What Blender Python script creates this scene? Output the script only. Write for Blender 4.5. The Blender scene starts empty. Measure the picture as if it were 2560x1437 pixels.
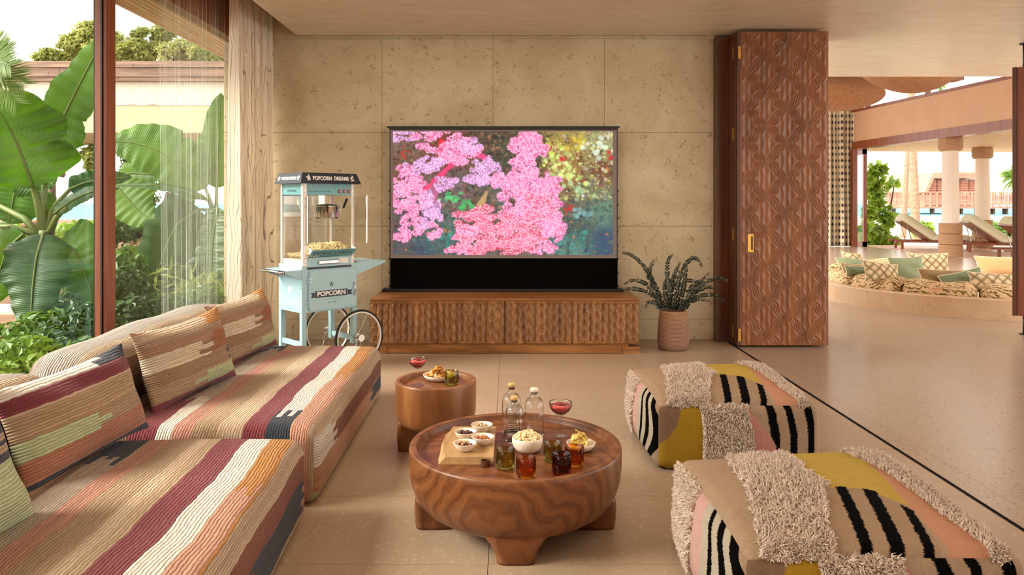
import bpy, bmesh, math, random
import numpy as np
from mathutils import Vector, Matrix

random.seed(7)
rng = np.random.default_rng(7)
scene = bpy.context.scene
COL = scene.collection
PI = math.pi

# ------------------------------------------------------------------ camera
# level camera with a shifted lens (verticals stay vertical); room axis = +Y
FPX, VX, VY, EYE = 1850.0, 1272.0, 505.0, 1.4
cam_d = bpy.data.cameras.new('camera')
cam = bpy.data.objects.new('camera', cam_d)
COL.objects.link(cam)
cam.location = (0, 0, EYE)
cam.rotation_euler = (PI / 2, 0, 0)
cam_d.sensor_width = 36.0
cam_d.lens = FPX / 2560.0 * 36.0
cam_d.shift_x = (1280.0 - VX) / 2560.0
cam_d.shift_y = (VY - 718.5) / 2560.0
cam_d.clip_end = 900
scene.camera = cam

# ------------------------------------------------------------------ light
world = bpy.data.worlds.new('hazy_sky')
scene.world = world
world.use_nodes = True
wn = world.node_tree
bg = wn.nodes['Background']
bg.inputs['Color'].default_value = (1.0, 0.955, 0.885, 1)
bg.inputs['Strength'].default_value = 2.2

def add_light(name, kind, loc, rot, energy, color, **kw):
    d = bpy.data.lights.new(name, kind)
    d.energy = energy
    d.color = color
    for k, v in kw.items():
        setattr(d, k, v)
    o = bpy.data.objects.new(name, d)
    o.location = loc
    o.rotation_euler = rot
    COL.objects.link(o)
    return o

# soft hazy sun from the garden side, coming in under the eave
add_light('sun', 'SUN', (-12, 2, 9), (0, math.radians(-53), math.radians(18)), 5.2, (1.0, 0.945, 0.835), angle=math.radians(24))
# warm fill lights added out of view under the ceiling, not real lamps
add_light('fill_light_wide', 'AREA', (0.9, 1.0, 3.0), (0, 0, 0), 14, (1.0, 0.80, 0.60), shape='RECTANGLE', size=2.4, size_y=1.2)
add_light('fill_light_front', 'AREA', (0.2, 4.6, 3.05), (0, 0, 0), 26, (1.0, 0.80, 0.60), shape='RECTANGLE', size=2.4, size_y=1.2)

vs = scene.view_settings
vs.view_transform = 'Standard'
vs.look = 'None'
vs.exposure = 0.70
vs.gamma = 1.0
vs.use_curve_mapping = False
scene.cycles.max_bounces = 8
scene.cycles.diffuse_bounces = 4
scene.cycles.glossy_bounces = 3
scene.cycles.transmission_bounces = 9
scene.cycles.use_adaptive_sampling = True
scene.cycles.adaptive_threshold = 0.1
scene.cycles.sample_clamp_indirect = 6.0
scene.cycles.transparent_max_bounces = 16
scene.cycles.use_denoising = True

# ------------------------------------------------------------------ helpers
def at(px, py, Y):
    """photo pixel + real depth -> point of the place"""
    return Vector(((px - VX) / FPX * Y, Y, EYE - (py - VY) / FPX * Y))

def onz(px, py, z=0.0):
    Y = FPX * (EYE - z) / (py - VY)
    return Vector(((px - VX) / FPX * Y, Y, z))

def lin(c):
    c = c / 255.0
    return c / 12.92 if c <= 0.04045 else ((c + 0.055) / 1.055) ** 2.4

def C(r, g, b, k=1.0):
    return (lin(r) * k, lin(g) * k, lin(b) * k, 1.0)

class G:
    """small wrapper round a node material"""
    def __init__(s, name):
        s.m = bpy.data.materials.new(name)
        s.m.use_nodes = True
        s.nt = s.m.node_tree
        s.b = s.nt.nodes['Principled BSDF']
        s.out = s.nt.nodes['Material Output']
    def put(s, sock, v):
        if v is None:
            return
        if isinstance(v, bpy.types.NodeSocket):
            s.nt.links.new(v, sock)
        else:
            try:
                sock.default_value = v
            except Exception:
                sock.default_value = v[:3]
    def n(s, typ, attrs=None, **ins):
        nd = s.nt.nodes.new('ShaderNode' + typ)
        for k, v in (attrs or {}).items():
            setattr(nd, k, v)
        for k, v in ins.items():
            s.put(nd.inputs[k.replace('_', ' ')], v)
        return nd
    def co(s, kind='Object', scale=(1, 1, 1), rot=(0, 0, 0), loc=(0, 0, 0)):
        t = s.n('TexCoord')
        mp = s.n('Mapping')
        s.nt.links.new(t.outputs[kind], mp.inputs['Vector'])
        mp.inputs['Scale'].default_value = scale
        mp.inputs['Rotation'].default_value = rot
        mp.inputs['Location'].default_value = loc
        return mp.outputs[0]
    def noise(s, vec, scale=5, detail=3, rough=0.5, dist=0.0, col=False):
        nd = s.n('TexNoise', Vector=vec, Scale=scale, Detail=detail, Roughness=rough, Distortion=dist)
        return nd.outputs['Color' if col else 'Fac']
    def vor(s, vec, scale=5, feature='F1', rnd=1.0, out='Distance'):
        nd = s.n('TexVoronoi', {'feature': feature}, Vector=vec, Scale=scale, Randomness=rnd)
        return nd.outputs[out]
    def wave(s, vec, scale=5, dist=0, detail=2, dscale=1, typ='BANDS', dir='X', prof='SIN'):
        a = {'wave_type': typ, 'wave_profile': prof}
        a['bands_direction' if typ == 'BANDS' else 'rings_direction'] = dir
        nd = s.n('TexWave', a, Vector=vec, Scale=scale, Distortion=dist, Detail=detail)
        nd.inputs['Detail Scale'].default_value = dscale
        return nd.outputs['Fac']
    def ramp(s, fac, stops, interp='LINEAR'):
        nd = s.n('ValToRGB')
        s.put(nd.inputs['Fac'], fac)
        r = nd.color_ramp
        r.interpolation = interp
        while len(r.elements) > 1:
            r.elements.remove(r.elements[-1])
        r.elements[0].position = stops[0][0]
        r.elements[0].color = stops[0][1]
        for p, c in stops[1:]:
            e = r.elements.new(p)
            e.color = c
        return nd.outputs['Color']
    def fr(s, fac, a, b):
        """float ramp 0..1 between a and b"""
        nd = s.n('MapRange', {'clamp': True})
        s.put(nd.inputs['Value'], fac)
        nd.inputs['From Min'].default_value = a
        nd.inputs['From Max'].default_value = b
        return nd.outputs[0]
    def mix(s, f, a, b, blend='MIX'):
        nd = s.n('Mix', {'data_type': 'RGBA', 'blend_type': blend})
        s.put(nd.inputs[0], f)
        s.put(nd.inputs[6], a)
        s.put(nd.inputs[7], b)
        return nd.outputs[2]
    def math(s, op, a, b=None, c=None):
        nd = s.n('Math', {'operation': op})
        s.put(nd.inputs[0], a)
        s.put(nd.inputs[1], b)
        s.put(nd.inputs[2], c)
        return nd.outputs[0]
    def comb(s, x, y, z):
        nd = s.n('CombineXYZ')
        s.put(nd.inputs[0], x); s.put(nd.inputs[1], y); s.put(nd.inputs[2], z)
        return nd.outputs[0]
    def sep(s, v):
        nd = s.n('SeparateXYZ')
        s.put(nd.inputs[0], v)
        return nd.outputs
    def bump(s, h, strength=0.5, dist=0.01):
        nd = s.n('Bump', Strength=strength, Distance=dist)
        s.put(nd.inputs['Height'], h)
        s.nt.links.new(nd.outputs[0], s.b.inputs['Normal'])
    def set(s, col=None, rough=None, metal=None, spec=None, trans=None, ior=None, coat=None, sheen=None, alpha=None, emit=None, es=None):
        for k, v in (('Base Color', col), ('Roughness', rough), ('Metallic', metal), ('Specular IOR Level', spec),
                     ('Transmission Weight', trans), ('IOR', ior), ('Coat Weight', coat), ('Sheen Weight', sheen),
                     ('Alpha', alpha), ('Emission Color', emit), ('Emission Strength', es)):
            s.put(s.b.inputs[k], v)
        return s.m

def plain(name, col, rough=0.5, metal=0.0, var=0.08, scale=30, spec=0.5, bump=0.0, **kw):
    g = G(name)
    c = g.noise(g.co(), scale, 3)
    dark = tuple(x * (1 - var * 2.2) for x in col[:3]) + (1,)
    light = tuple(min(1, x * (1 + var)) for x in col[:3]) + (1,)
    g.set(g.ramp(c, [(0.3, dark), (0.7, light)]), rough, metal, spec, **kw)
    if bump:
        g.bump(c, bump, 0.004)
    return g.m

class MB:
    """collects geometry, then links it as ONE mesh object"""
    def __init__(s):
        s.v = []
        s.f = []
        s.uv = None
    def add(s, verts, faces):
        o = len(s.v)
        s.v.extend([tuple(p) for p in verts])
        s.f.extend([tuple(i + o for i in f) for f in faces])
        return s
    def box(s, x0, x1, y0, y1, z0, z1, m=None):
        vs = [Vector(p) for p in ((x0, y0, z0), (x1, y0, z0), (x1, y1, z0), (x0, y1, z0), (x0, y0, z1), (x1, y0, z1), (x1, y1, z1), (x0, y1, z1))]
        if m is not None:
            vs = [m @ p for p in vs]
        return s.add(vs, [(0, 3, 2, 1), (4, 5, 6, 7), (0, 1, 5, 4), (1, 2, 6, 5), (2, 3, 7, 6), (3, 0, 4, 7)])
    def prism(s, pts, y0, y1, m=None):
        """polygon in x,z extruded along y"""
        n = len(pts)
        vs = [Vector((p[0], y0, p[1])) for p in pts] + [Vector((p[0], y1, p[1])) for p in pts]
        if m is not None:
            vs = [m @ p for p in vs]
        fs = [tuple(range(n)), tuple(range(2 * n - 1, n - 1, -1))]
        fs += [(i, i + n, (i + 1) % n + n, (i + 1) % n) for i in range(n)]
        return s.add(vs, fs)
    def lathe(s, prof, seg=48, c=(0, 0, 0), rad=None, closed=False):
        """prof: (r, z) list; rad(angle, r, z) may modulate the radius"""
        n = len(prof)
        vs = []
        for j in range(seg):
            a = 2 * PI * j / seg
            for r, z in prof:
                q = rad(a, r, z) if rad else r
                vs.append((c[0] + q * math.cos(a), c[1] + q * math.sin(a), c[2] + z))
        fs = []
        for j in range(seg):
            k = (j + 1) % seg
            for i in range(n - 1):
                fs.append((j * n + i, k * n + i, k * n + i + 1, j * n + i + 1))
        o = len(vs)
        if prof[0][0] > 1e-5 and not closed:
            fs.append(tuple(j * n for j in range(seg))[::-1])
        if prof[-1][0] > 1e-5 and not closed:
            fs.append(tuple(j * n + n - 1 for j in range(seg)))
        return s.add(vs, fs)
    def tube(s, pts, r, seg=8, cap=True):
        pts = [Vector(p) for p in pts]
        n = len(pts)
        rs = r if isinstance(r, (list, tuple)) else [r] * n
        up = None
        vs = []
        for i, p in enumerate(pts):
            d = (pts[min(i + 1, n - 1)] - pts[max(i - 1, 0)])
            d = d.normalized() if d.length > 1e-9 else Vector((0, 0, 1))
            if up is None:
                up = d.orthogonal().normalized()
            up = (up - d * up.dot(d))
            up = up.normalized() if up.length > 1e-6 else d.orthogonal().normalized()
            w = d.cross(up)
            for k in range(seg):
                a = 2 * PI * k / seg
                vs.append(p + (up * math.cos(a) + w * math.sin(a)) * rs[i])
        fs = []
        for i in range(n - 1):
            for k in range(seg):
                q = (k + 1) % seg
                fs.append((i * seg + k, i * seg + q, (i + 1) * seg + q, (i + 1) * seg + k))
        if cap:
            fs.append(tuple(range(seg))[::-1])
            fs.append(tuple(range((n - 1) * seg, n * seg)))
        return s.add(vs, fs)
    def grid(s, fn, nu, nv, wrap=False):
        vs = [fn(i / nu, j / nv) for j in range(nv + 1) for i in range(nu + 1)]
        fs = [(j * (nu + 1) + i, j * (nu + 1) + i + 1, (j + 1) * (nu + 1) + i + 1, (j + 1) * (nu + 1) + i) for j in range(nv) for i in range(nu)]
        return s.add(vs, fs)
    def mesh(s, name='mesh', smooth=False):
        me = bpy.data.meshes.new(name)
        me.from_pydata([tuple(p) for p in s.v], [], s.f)
        if smooth:
            me.polygons.foreach_set('use_smooth', [True] * len(me.polygons))
        me.update()
        return me
    def build(s, name, mat, parent=None, smooth=False, bevel=0, seg=2, loc=None, rot=None, sub=0, solid=0):
        return obj(name, s.mesh(name, smooth), mat, parent, bevel, seg, loc, rot, sub, solid)

def obj(name, me, mat, parent=None, bevel=0, seg=2, loc=None, rot=None, sub=0, solid=0):
    o = bpy.data.objects.new(name, me)
    COL.objects.link(o)
    if mat is not None and len(me.materials) == 0:
        me.materials.append(mat)
    if parent is not None:
        o.parent = parent
    if loc is not None:
        o.location = loc
    if rot is not None:
        o.rotation_euler = rot
    if solid:
        md = o.modifiers.new('thick', 'SOLIDIFY')
        md.thickness = solid
        md.offset = 0
    if bevel:
        md = o.modifiers.new('bevel', 'BEVEL')
        md.width = bevel
        md.segments = seg
        md.limit_method = 'ANGLE'
        md.angle_limit = math.radians(40)
        md.harden_normals = False
    if sub:
        md = o.modifiers.new('sub', 'SUBSURF')
        md.levels = sub
        md.render_levels = sub
    return o

def np_mesh(name, verts, quads, smooth=True, cols=None):
    me = bpy.data.meshes.new(name)
    verts = np.ascontiguousarray(verts, dtype=np.float32)
    quads = np.ascontiguousarray(quads, dtype=np.int32)
    nq, k = quads.shape
    me.vertices.add(len(verts))
    me.vertices.foreach_set('co', verts.ravel())
    me.loops.add(nq * k)
    me.loops.foreach_set('vertex_index', quads.ravel())
    me.polygons.add(nq)
    me.polygons.foreach_set('loop_start', np.arange(0, nq * k, k, dtype=np.int32))
    me.polygons.foreach_set('use_smooth', np.full(nq, smooth))
    if cols is not None:
        ca = me.color_attributes.new('Col', 'FLOAT_COLOR', 'POINT')
        c4 = np.ones((len(verts), 4), dtype=np.float32)
        c4[:, :3] = cols
        ca.data.foreach_set('color', c4.ravel())
    me.update(calc_edges=True)
    me.validate()
    return me

def set_uv(me, uvfn):
    """uvfn(vertex index) -> (u, v)"""
    lay = me.uv_layers.new(name='UVMap')
    arr = np.zeros(len(me.loops) * 2, dtype=np.float32)
    for i, l in enumerate(me.loops):
        arr[2 * i:2 * i + 2] = uvfn(l.vertex_index)
    lay.data.foreach_set('uv', arr)

def tag(o, label, cat, group=None, kind=None):
    o['label'] = label
    o['category'] = cat
    if group:
        o['group'] = group
    if kind:
        o['kind'] = kind
    return o

def thing(name, label, cat, loc=(0, 0, 0), rz=0.0, group=None):
    o = bpy.data.objects.new(name, None)
    COL.objects.link(o)
    o.empty_display_size = 0.1
    o.location = loc
    o.rotation_euler = (0, 0, rz)
    return tag(o, label, cat, group)

def struct(o, label=None):
    o['kind'] = 'structure'
    if label:
        o['label'] = label
    return o

def stuff(o):
    o['kind'] = 'stuff'
    return o

def dup(root, loc=None, rz=None, label=None, group=None):
    r = root.copy()
    COL.objects.link(r)
    if loc is not None:
        r.location = loc
    if rz is not None:
        r.rotation_euler = (0, 0, rz)
    if label:
        r['label'] = label
    if group:
        r['group'] = group
    for ch in list(root.children):
        c = ch.copy()
        COL.objects.link(c)
        c.parent = r
        for g in list(ch.children):
            d = g.copy()
            COL.objects.link(d)
            d.parent = c
    return r

def text(name, body, mat, parent, size, loc, rot, bold=0.0, extrude=0.0006, align='CENTER', sx=1.0, space=1.0):
    cu = bpy.data.curves.new(name, 'FONT')
    cu.body = body
    cu.size = size
    cu.align_x = align
    cu.align_y = 'CENTER'
    cu.extrude = extrude
    cu.offset = bold
    cu.space_character = space
    cu.resolution_u = 3
    tmp = bpy.data.objects.new('tmp', cu)
    me = bpy.data.meshes.new_from_object(tmp)
    bpy.data.objects.remove(tmp)
    me.name = name
    me.materials.clear()
    me.materials.append(mat)
    o = bpy.data.objects.new(name, me)
    COL.objects.link(o)
    o.parent = parent
    o.location = loc
    o.rotation_euler = rot
    o.scale = (sx, 1, 1)
    return o

def star(name, mat, parent, r, loc, rot, hole=0.42, th=0.001):
    mb = MB()
    pts = []
    for i in range(10):
        a = PI / 2 + i * PI / 5
        q = r if i % 2 == 0 else r * hole
        pts.append((q * math.cos(a), q * math.sin(a)))
    n = 10
    vs = [(p[0], p[1], 0) for p in pts] + [(p[0], p[1], th) for p in pts] + [(0, 0, th)]
    fs = [(n + i, n + (i + 1) % n, 2 * n) for i in range(n)] + [(i, (i + 1) % n, n + (i + 1) % n, n + i) for i in range(n)]
    mb.add(vs, fs)
    return mb.build(name, mat, parent, loc=loc, rot=rot)

def rbox_mesh(name, sx, sy, sz, r, n=(20, 20, 12), bulge=None, uvf=None, skip_bottom=False):
    """rounded box from a gridded cube: x 0..sx, y 0..sy, z 0..sz; bulge(p, nrm)->offset vector"""
    verts, quads, uvs = [], [], []
    lo = np.array([r, r, r]); hi = np.array([sx - r, sy - r, sz - r])
    S = np.array([sx, sy, sz])
    def arc(num, L):
        # denser sampling near the rounded ends
        k = max(4, num // 5)
        a = np.linspace(0, r, k, endpoint=False)
        b = np.linspace(r, L - r, max(2, num - 2 * k), endpoint=False)
        c = np.linspace(L - r, L, k + 1)
        return np.concatenate([a, b, c])
    faces = [('top', 0, 1, 2, 1), ('front', 0, 2, 1, 0), ('back', 0, 2, 1, 1), ('left', 1, 2, 0, 0), ('right', 1, 2, 0, 1)]
    if not skip_bottom:
        faces.append(('bottom', 0, 1, 2, 0))
    for nm, a, b, c, side in faces:
        ga, gb = arc(n[a], S[a]), arc(n[b], S[b])
        A, B = np.meshgrid(ga, gb, indexing='ij')
        P = np.zeros(A.shape + (3,))
        P[..., a] = A; P[..., b] = B; P[..., c] = S[c] * side
        Q = np.clip(P, lo, hi)
        D = P - Q
        L = np.linalg.norm(D, axis=-1, keepdims=True)
        N = D / np.maximum(L, 1e-9)
        pos = Q + N * r
        if bulge is not None:
            pos = pos + bulge(P / S, N)
        o = len(verts) and sum(len(v) for v in verts)
        o = int(o)
        na, nb = A.shape
        idx = np.arange(na * nb).reshape(na, nb) + o
        q = np.stack([idx[:-1, :-1], idx[1:, :-1], idx[1:, 1:], idx[:-1, 1:]], -1).reshape(-1, 4)
        # orientation
        flip = (nm in ('back', 'left', 'bottom'))
        if flip:
            q = q[:, ::-1]
        verts.append(pos.reshape(-1, 3)); quads.append(q)
        if uvf is not None:
            uvs.append(uvf(nm, P.reshape(-1, 3)))
    V = np.concatenate(verts); Q4 = np.concatenate(quads)
    me = np_mesh(name, V, Q4, True)
    if uvf is not None:
        U = np.concatenate(uvs).astype(np.float32)
        lay = me.uv_layers.new(name='UVMap')
        li = np.zeros(len(me.loops), dtype=np.int32)
        me.loops.foreach_get('vertex_index', li)
        lay.data.foreach_set('uv', U[li].ravel())
    return me
# ------------------------------------------------------------------ materials
M = {}

def wood_mat(name, c_dark, c_mid, c_light, stretch=(12, 12, 1), scale=2.0, rough=0.4, fine=0.5, coat=0.0, rings=None):
    g = G(name)
    v = g.co('Object', stretch)
    w = g.noise(g.co('Object', tuple(s * 0.25 for s in stretch)), scale * 1.3, 3, 0.5, 1.2)
    n1 = g.noise(v, scale, 5, 0.55, 0.8)
    n2 = g.noise(g.co('Object', tuple(s * 6 for s in stretch)), scale, 2, 0.6)
    f = g.math('ADD', g.math('MULTIPLY', n1, 0.6), g.math('MULTIPLY', w, 0.4))
    col = g.ramp(f, [(0.32, c_dark), (0.5, c_mid), (0.68, c_light)])
    col = g.mix(g.math('MULTIPLY', g.fr(n2, 0.35, 0.7), fine * 0.35), col, c_dark)
    g.set(col, rough, coat=coat)
    g.bump(n2, 0.12, 0.002)
    return g.m

# walnut / teak tones
M['teak'] = wood_mat('teak', C(94, 56, 25), C(136, 89, 45), C(172, 120, 67), (14, 14, 1.2), 2.2, 0.42)
M['teak_h'] = wood_mat('teak_horizontal', C(108, 66, 32), C(146, 94, 48), C(170, 116, 64), (1.2, 14, 14), 2.2, 0.4)
M['door_wood'] = wood_mat('door_wood', C(100, 54, 22), C(130, 75, 35), C(152, 92, 47), (10, 10, 1), 1.6, 0.36)
M['dark_wood'] = wood_mat('dark_wood', C(62, 30, 12), C(86, 44, 20), C(104, 56, 28), (16, 16, 0.8), 2.0, 0.35)
M['red_wood'] = wood_mat('red_wood', C(98, 48, 24), C(130, 66, 36), C(152, 84, 48), (16, 16, 0.8), 2.0, 0.35)
M['roof_wood'] = wood_mat('roof_wood', C(92, 66, 54), C(136, 104, 86), C(176, 146, 122), (0.5, 6, 9), 2.4, 0.5, 0.7)
M['slat_wood'] = wood_mat('slat_wood', C(140, 100, 62), C(186, 146, 98), C(206, 170, 122), (20, 0.7, 20), 2.0, 0.5)

def stone(name, base, dark, light, rough=0.6, scale=1.0, fleck=1.0):
    g = G(name)
    v = g.co('Object')
    big = g.noise(v, 1.7 * scale, 4, 0.6, 0.6)
    mid = g.noise(v, 9 * scale, 5, 0.65, 1.4)
    col = g.mix(g.fr(big, 0.35, 0.68), base, light)
    col = g.mix(g.math('MULTIPLY', g.fr(mid, 0.56, 0.72), 0.5), col, light)
    warp = g.n('VectorMath', {'operation': 'ADD'})
    nz = g.noise(v, 22 * scale, 3, 0.6, 0, True)
    sc = g.n('VectorMath', {'operation': 'SCALE'})
    g.put(sc.inputs[0], nz); sc.inputs['Scale'].default_value = 0.10
    g.put(warp.inputs[0], v); g.put(warp.inputs[1], sc.outputs[0])
    # shell fossils: short thin dark strokes and pits
    f1 = g.vor(warp.outputs[0], 17 * scale, 'F1')
    pits = g.math('MULTIPLY', g.fr(f1, 0.19, 0.12), g.fr(g.noise(v, 3.1 * scale, 2), 0.46, 0.58))
    edge = g.vor(warp.outputs[0], 16 * scale, 'DISTANCE_TO_EDGE')
    strokes = g.math('MULTIPLY', g.fr(edge, 0.05, 0.012), g.fr(g.noise(v, 12 * scale, 2, 0.5), 0.56, 0.64))
    both = g.math('MULTIPLY', g.math('MAXIMUM', pits, strokes), fleck)
    col = g.mix(both, col, dark)
    g.set(col, rough)
    g.bump(g.math('SUBTRACT', g.math('MULTIPLY', mid, 0.25), both), 0.35, 0.004)
    return g.m

M['coral_stone'] = stone('coral_stone', C(186, 166, 132), C(104, 80, 54), C(208, 192, 160), 0.65, 1.0, 0.72)
M['curb_stone'] = stone('curb_stone', C(196, 160, 124), C(140, 96, 62), C(208, 176, 142), 0.5, 1.0, 0.4)

def terrazzo(name, base, light, dark, rough, fl=0.8, dk=0.5, sc=1.0, spec=0.6):
    g = G(name)
    v = g.co('Object')
    big = g.noise(v, 1.3, 3, 0.5)
    col = g.mix(g.fr(big, 0.3, 0.7), tuple(c * 0.93 for c in base[:3]) + (1,), base)
    nz = g.noise(v, 60, 2, 0.5, 0, True)
    sc_ = g.n('VectorMath', {'operation': 'SCALE'}); g.put(sc_.inputs[0], nz); sc_.inputs['Scale'].default_value = 0.03
    ad = g.n('VectorMath', {'operation': 'ADD'}); g.put(ad.inputs[0], v); g.put(ad.inputs[1], sc_.outputs[0])
    a = g.n('TexVoronoi', {'feature': 'F1'}, Vector=ad.outputs[0], Scale=34 * sc)
    on = g.math('MULTIPLY', g.fr(a.outputs['Distance'], 0.42, 0.3), g.fr(g.sep(a.outputs['Color'])[0], 0.72, 0.74))
    col = g.mix(g.math('MULTIPLY', on, fl), col, light)
    b = g.n('TexVoronoi', {'feature': 'F1'}, Vector=ad.outputs[0], Scale=52 * sc)
    on2 = g.math('MULTIPLY', g.fr(b.outputs['Distance'], 0.36, 0.26), g.fr(g.sep(b.outputs['Color'])[1], 0.80, 0.82))
    col = g.mix(g.math('MULTIPLY', on2, dk), col, dark)
    g.set(col, rough, spec=spec)
    g.bump(on2, -0.12, 0.001)
    return g.m

M['terrazzo_in'] = terrazzo('terrazzo_room', C(168, 144, 120), C(198, 178, 154), C(128, 98, 74), 0.30, 0.5, 0.4, 1.5)
M['terrazzo_out'] = terrazzo('terrazzo_hall', C(166, 144, 124), C(190, 172, 152), C(76, 58, 46), 0.24, 0.3, 0.9, 1.3, 1.0)

g = G('polished_plaster')
v = g.co('Object', (1.0, 3.2, 1.0))
n1 = g.noise(v, 2.2, 5, 0.6, 1.5)
n2 = g.noise(g.co('Object', (2.0, 9, 1)), 3.0, 4, 0.6, 2.0)
col = g.mix(g.fr(n1, 0.3, 0.72), C(206, 188, 162), C(226, 212, 190))
g.set(col, 0.30, spec=0.5)
g.bump(n2, 0.5, 0.014)
M['ceiling'] = g.m
M['plaster_pink'] = plain('plaster_pink', C(198, 156, 122), 0.7, var=0.03, scale=2)
M['black'] = plain('black_metal', C(20, 16, 14), 0.45, var=0.1)
M['black_fabric'] = plain('black_fabric', C(8, 5, 5), 0.95, var=0.1, scale=60, spec=0.05)
M['brass'] = plain('brass', C(190, 140, 70), 0.3, 1.0)
M['chrome'] = plain('chrome', C(205, 200, 195), 0.14, 1.0, var=0.02)
M['white_gloss'] = plain('white_enamel', C(232, 226, 216), 0.3, var=0.01)
M['cart_blue'] = plain('cart_blue', C(156, 188, 196), 0.42, var=0.015, scale=4)
M['panel_blue'] = plain('panel_blue', C(104, 158, 162), 0.42, var=0.015, scale=4)
M['navy'] = plain('navy', C(16, 22, 40), 0.45, var=0.03)
M['rubber'] = plain('rubber', C(24, 20, 20), 0.7)
M['white_ink'] = plain('white_ink', C(225, 220, 212), 0.5, var=0.01)
M['grey_ink'] = plain('grey_ink', C(176, 200, 204), 0.5, var=0.01)
M['red_switch'] = plain('red_switch', C(150, 14, 20), 0.3)
M['ceramic'] = plain('ceramic', C(232, 218, 200), 0.35, var=0.02)
M['cork'] = plain('cork', C(206, 172, 112), 0.6, var=0.1, scale=60)
M['leather'] = plain('leather', C(84, 44, 26), 0.5)
M['sand'] = plain('sand', C(196, 182, 164), 0.9, var=0.05, scale=2)
M['soil'] = plain('soil', C(126, 92, 66), 0.95, var=0.2, scale=3)
M['ribbed_white'] = plain('ribbed_white', C(226, 216, 200), 0.7, var=0.02)
M['beige_band'] = plain('beige_band', C(196, 178, 144), 0.7, var=0.04, scale=1)
M['bark'] = plain('bark', C(120, 92, 70), 0.9, var=0.25, scale=14, bump=0.6)
M['palm_bark'] = plain('palm_bark', C(150, 120, 98), 0.9, var=0.15, scale=10, bump=0.5)
M['column_white'] = plain('column_white', C(222, 206, 188), 0.7, var=0.02)

def rope_mat(name, c, sc=60):
    g = G(name)
    w = g.wave(g.co('Object', (1, 1, 1)), sc, 2.0, 2, 3, 'BANDS', 'Z')
    n = g.noise(g.co(), 60, 2)
    g.set(g.mix(g.math('MULTIPLY', g.math('ADD', w, n), 0.5), tuple(x * 0.55 for x in c[:3]) + (1,), c), 0.85)
    g.bump(w, 0.8, 0.01)
    return g.m
M['rope'] = rope_mat('rope', C(196, 152, 112), 12)

def weave_mat(name, c1, c2, sc=26, trans=False):
    g = G(name)
    u = g.co('UV')
    a = g.wave(u, sc, 0.6, 2, 2, 'BANDS', 'X')
    b = g.wave(u, sc, 0.6, 2, 2, 'BANDS', 'Y')
    n = g.noise(u, 9, 4)
    h = g.math('MULTIPLY', g.math('ADD', a, b), 0.5)
    f = g.math('ADD', g.math('MULTIPLY', h, 0.6), g.math('MULTIPLY', n, 0.5))
    g.set(g.ramp(f, [(0.3, c2), (0.7, c1)]), 0.85)
    g.bump(h, 0.6, 0.02)
    return g.m
M['basket'] = weave_mat('basket_weave', C(178, 122, 76), C(104, 64, 34), 14)

# glass
def glass_mat(name, col, ior=1.45, rough=0.0):
    g = G(name)
    g.set(col, rough, trans=1.0, ior=ior)
    return g.m
M['glass'] = glass_mat('clear_glass', (0.985, 0.985, 0.98, 1), 1.32)

def pane_mat(name, tint, refl=0.06):
    g = G(name)
    tr = g.n('BsdfTransparent'); tr.inputs[0].default_value = tint
    gl = g.n('BsdfGlossy'); gl.inputs['Roughness'].default_value = 0.02
    fz = g.n('LayerWeight'); fz.inputs['Blend'].default_value = 0.12
    f = g.math('MULTIPLY', fz.outputs['Fresnel'], refl * 2.2)
    f = g.math('ADD', f, refl * 0.2)
    mx = g.n('MixShader')
    g.nt.links.new(f, mx.inputs[0]); g.nt.links.new(tr.outputs[0], mx.inputs[1]); g.nt.links.new(gl.outputs[0], mx.inputs[2])
    g.nt.links.new(mx.outputs[0], g.out.inputs['Surface'])
    return g.m
def thin_glass(name, tint, lo=0.03, hi=0.75):
    g = G(name)
    tr = g.n('BsdfTransparent'); tr.inputs[0].default_value = tint
    gl = g.n('BsdfGlossy'); gl.inputs['Roughness'].default_value = 0.03
    fz = g.n('LayerWeight'); fz.inputs['Blend'].default_value = 0.18
    f = g.math('ADD', lo, g.math('MULTIPLY', fz.outputs['Fresnel'], hi))
    mx = g.n('MixShader')
    g.put(mx.inputs[0], f); g.nt.links.new(tr.outputs[0], mx.inputs[1]); g.nt.links.new(gl.outputs[0], mx.inputs[2])
    g.nt.links.new(mx.outputs[0], g.out.inputs['Surface'])
    return g.m
M['coupe'] = thin_glass('coupe_crystal', (0.97, 0.97, 0.96, 1))
M['glass_amber'] = thin_glass('amber_glass', (0.86, 0.52, 0.14, 1))
M['glass_red'] = thin_glass('wine_glass', (0.52, 0.20, 0.17, 1))
M['pane'] = pane_mat('window_pane', (0.97, 0.985, 0.975, 1))
M['acrylic'] = pane_mat('acrylic_pane', (0.95, 0.95, 0.93, 1), 0.12)

def leaf_mat(name, c1, c2, c3=None, rough=0.42, tr=0.35, scale=1.5, veins=None):
    g = G(name)
    n = g.noise(g.co(), scale, 4, 0.6)
    col = g.ramp(n, [(0.3, c1), (0.6, c2), (0.8, c3 or c2)])
    if veins:
        w = g.wave(g.co('UV', (1, 1, 1)), veins, 1.0, 2, 2, 'BANDS', 'Y')
        col = g.mix(g.math('MULTIPLY', w, 0.25), col, tuple(x * 0.55 for x in c1[:3]) + (1,))
        g.bump(w, 0.25, 0.01)
    g.set(col, rough)
    t = g.n('BsdfTranslucent')
    g.put(t.inputs[0], col)
    mx = g.n('MixShader'); mx.inputs[0].default_value = tr
    g.nt.links.new(g.b.outputs[0], mx.inputs[1]); g.nt.links.new(t.outputs[0], mx.inputs[2])
    g.nt.links.new(mx.outputs[0], g.out.inputs['Surface'])
    return g.m
M['banana'] = leaf_mat('banana_leaf', C(58, 100, 10), C(88, 136, 18), C(116, 156, 34), 0.4, 0.45, 2.0, 22)
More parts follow.
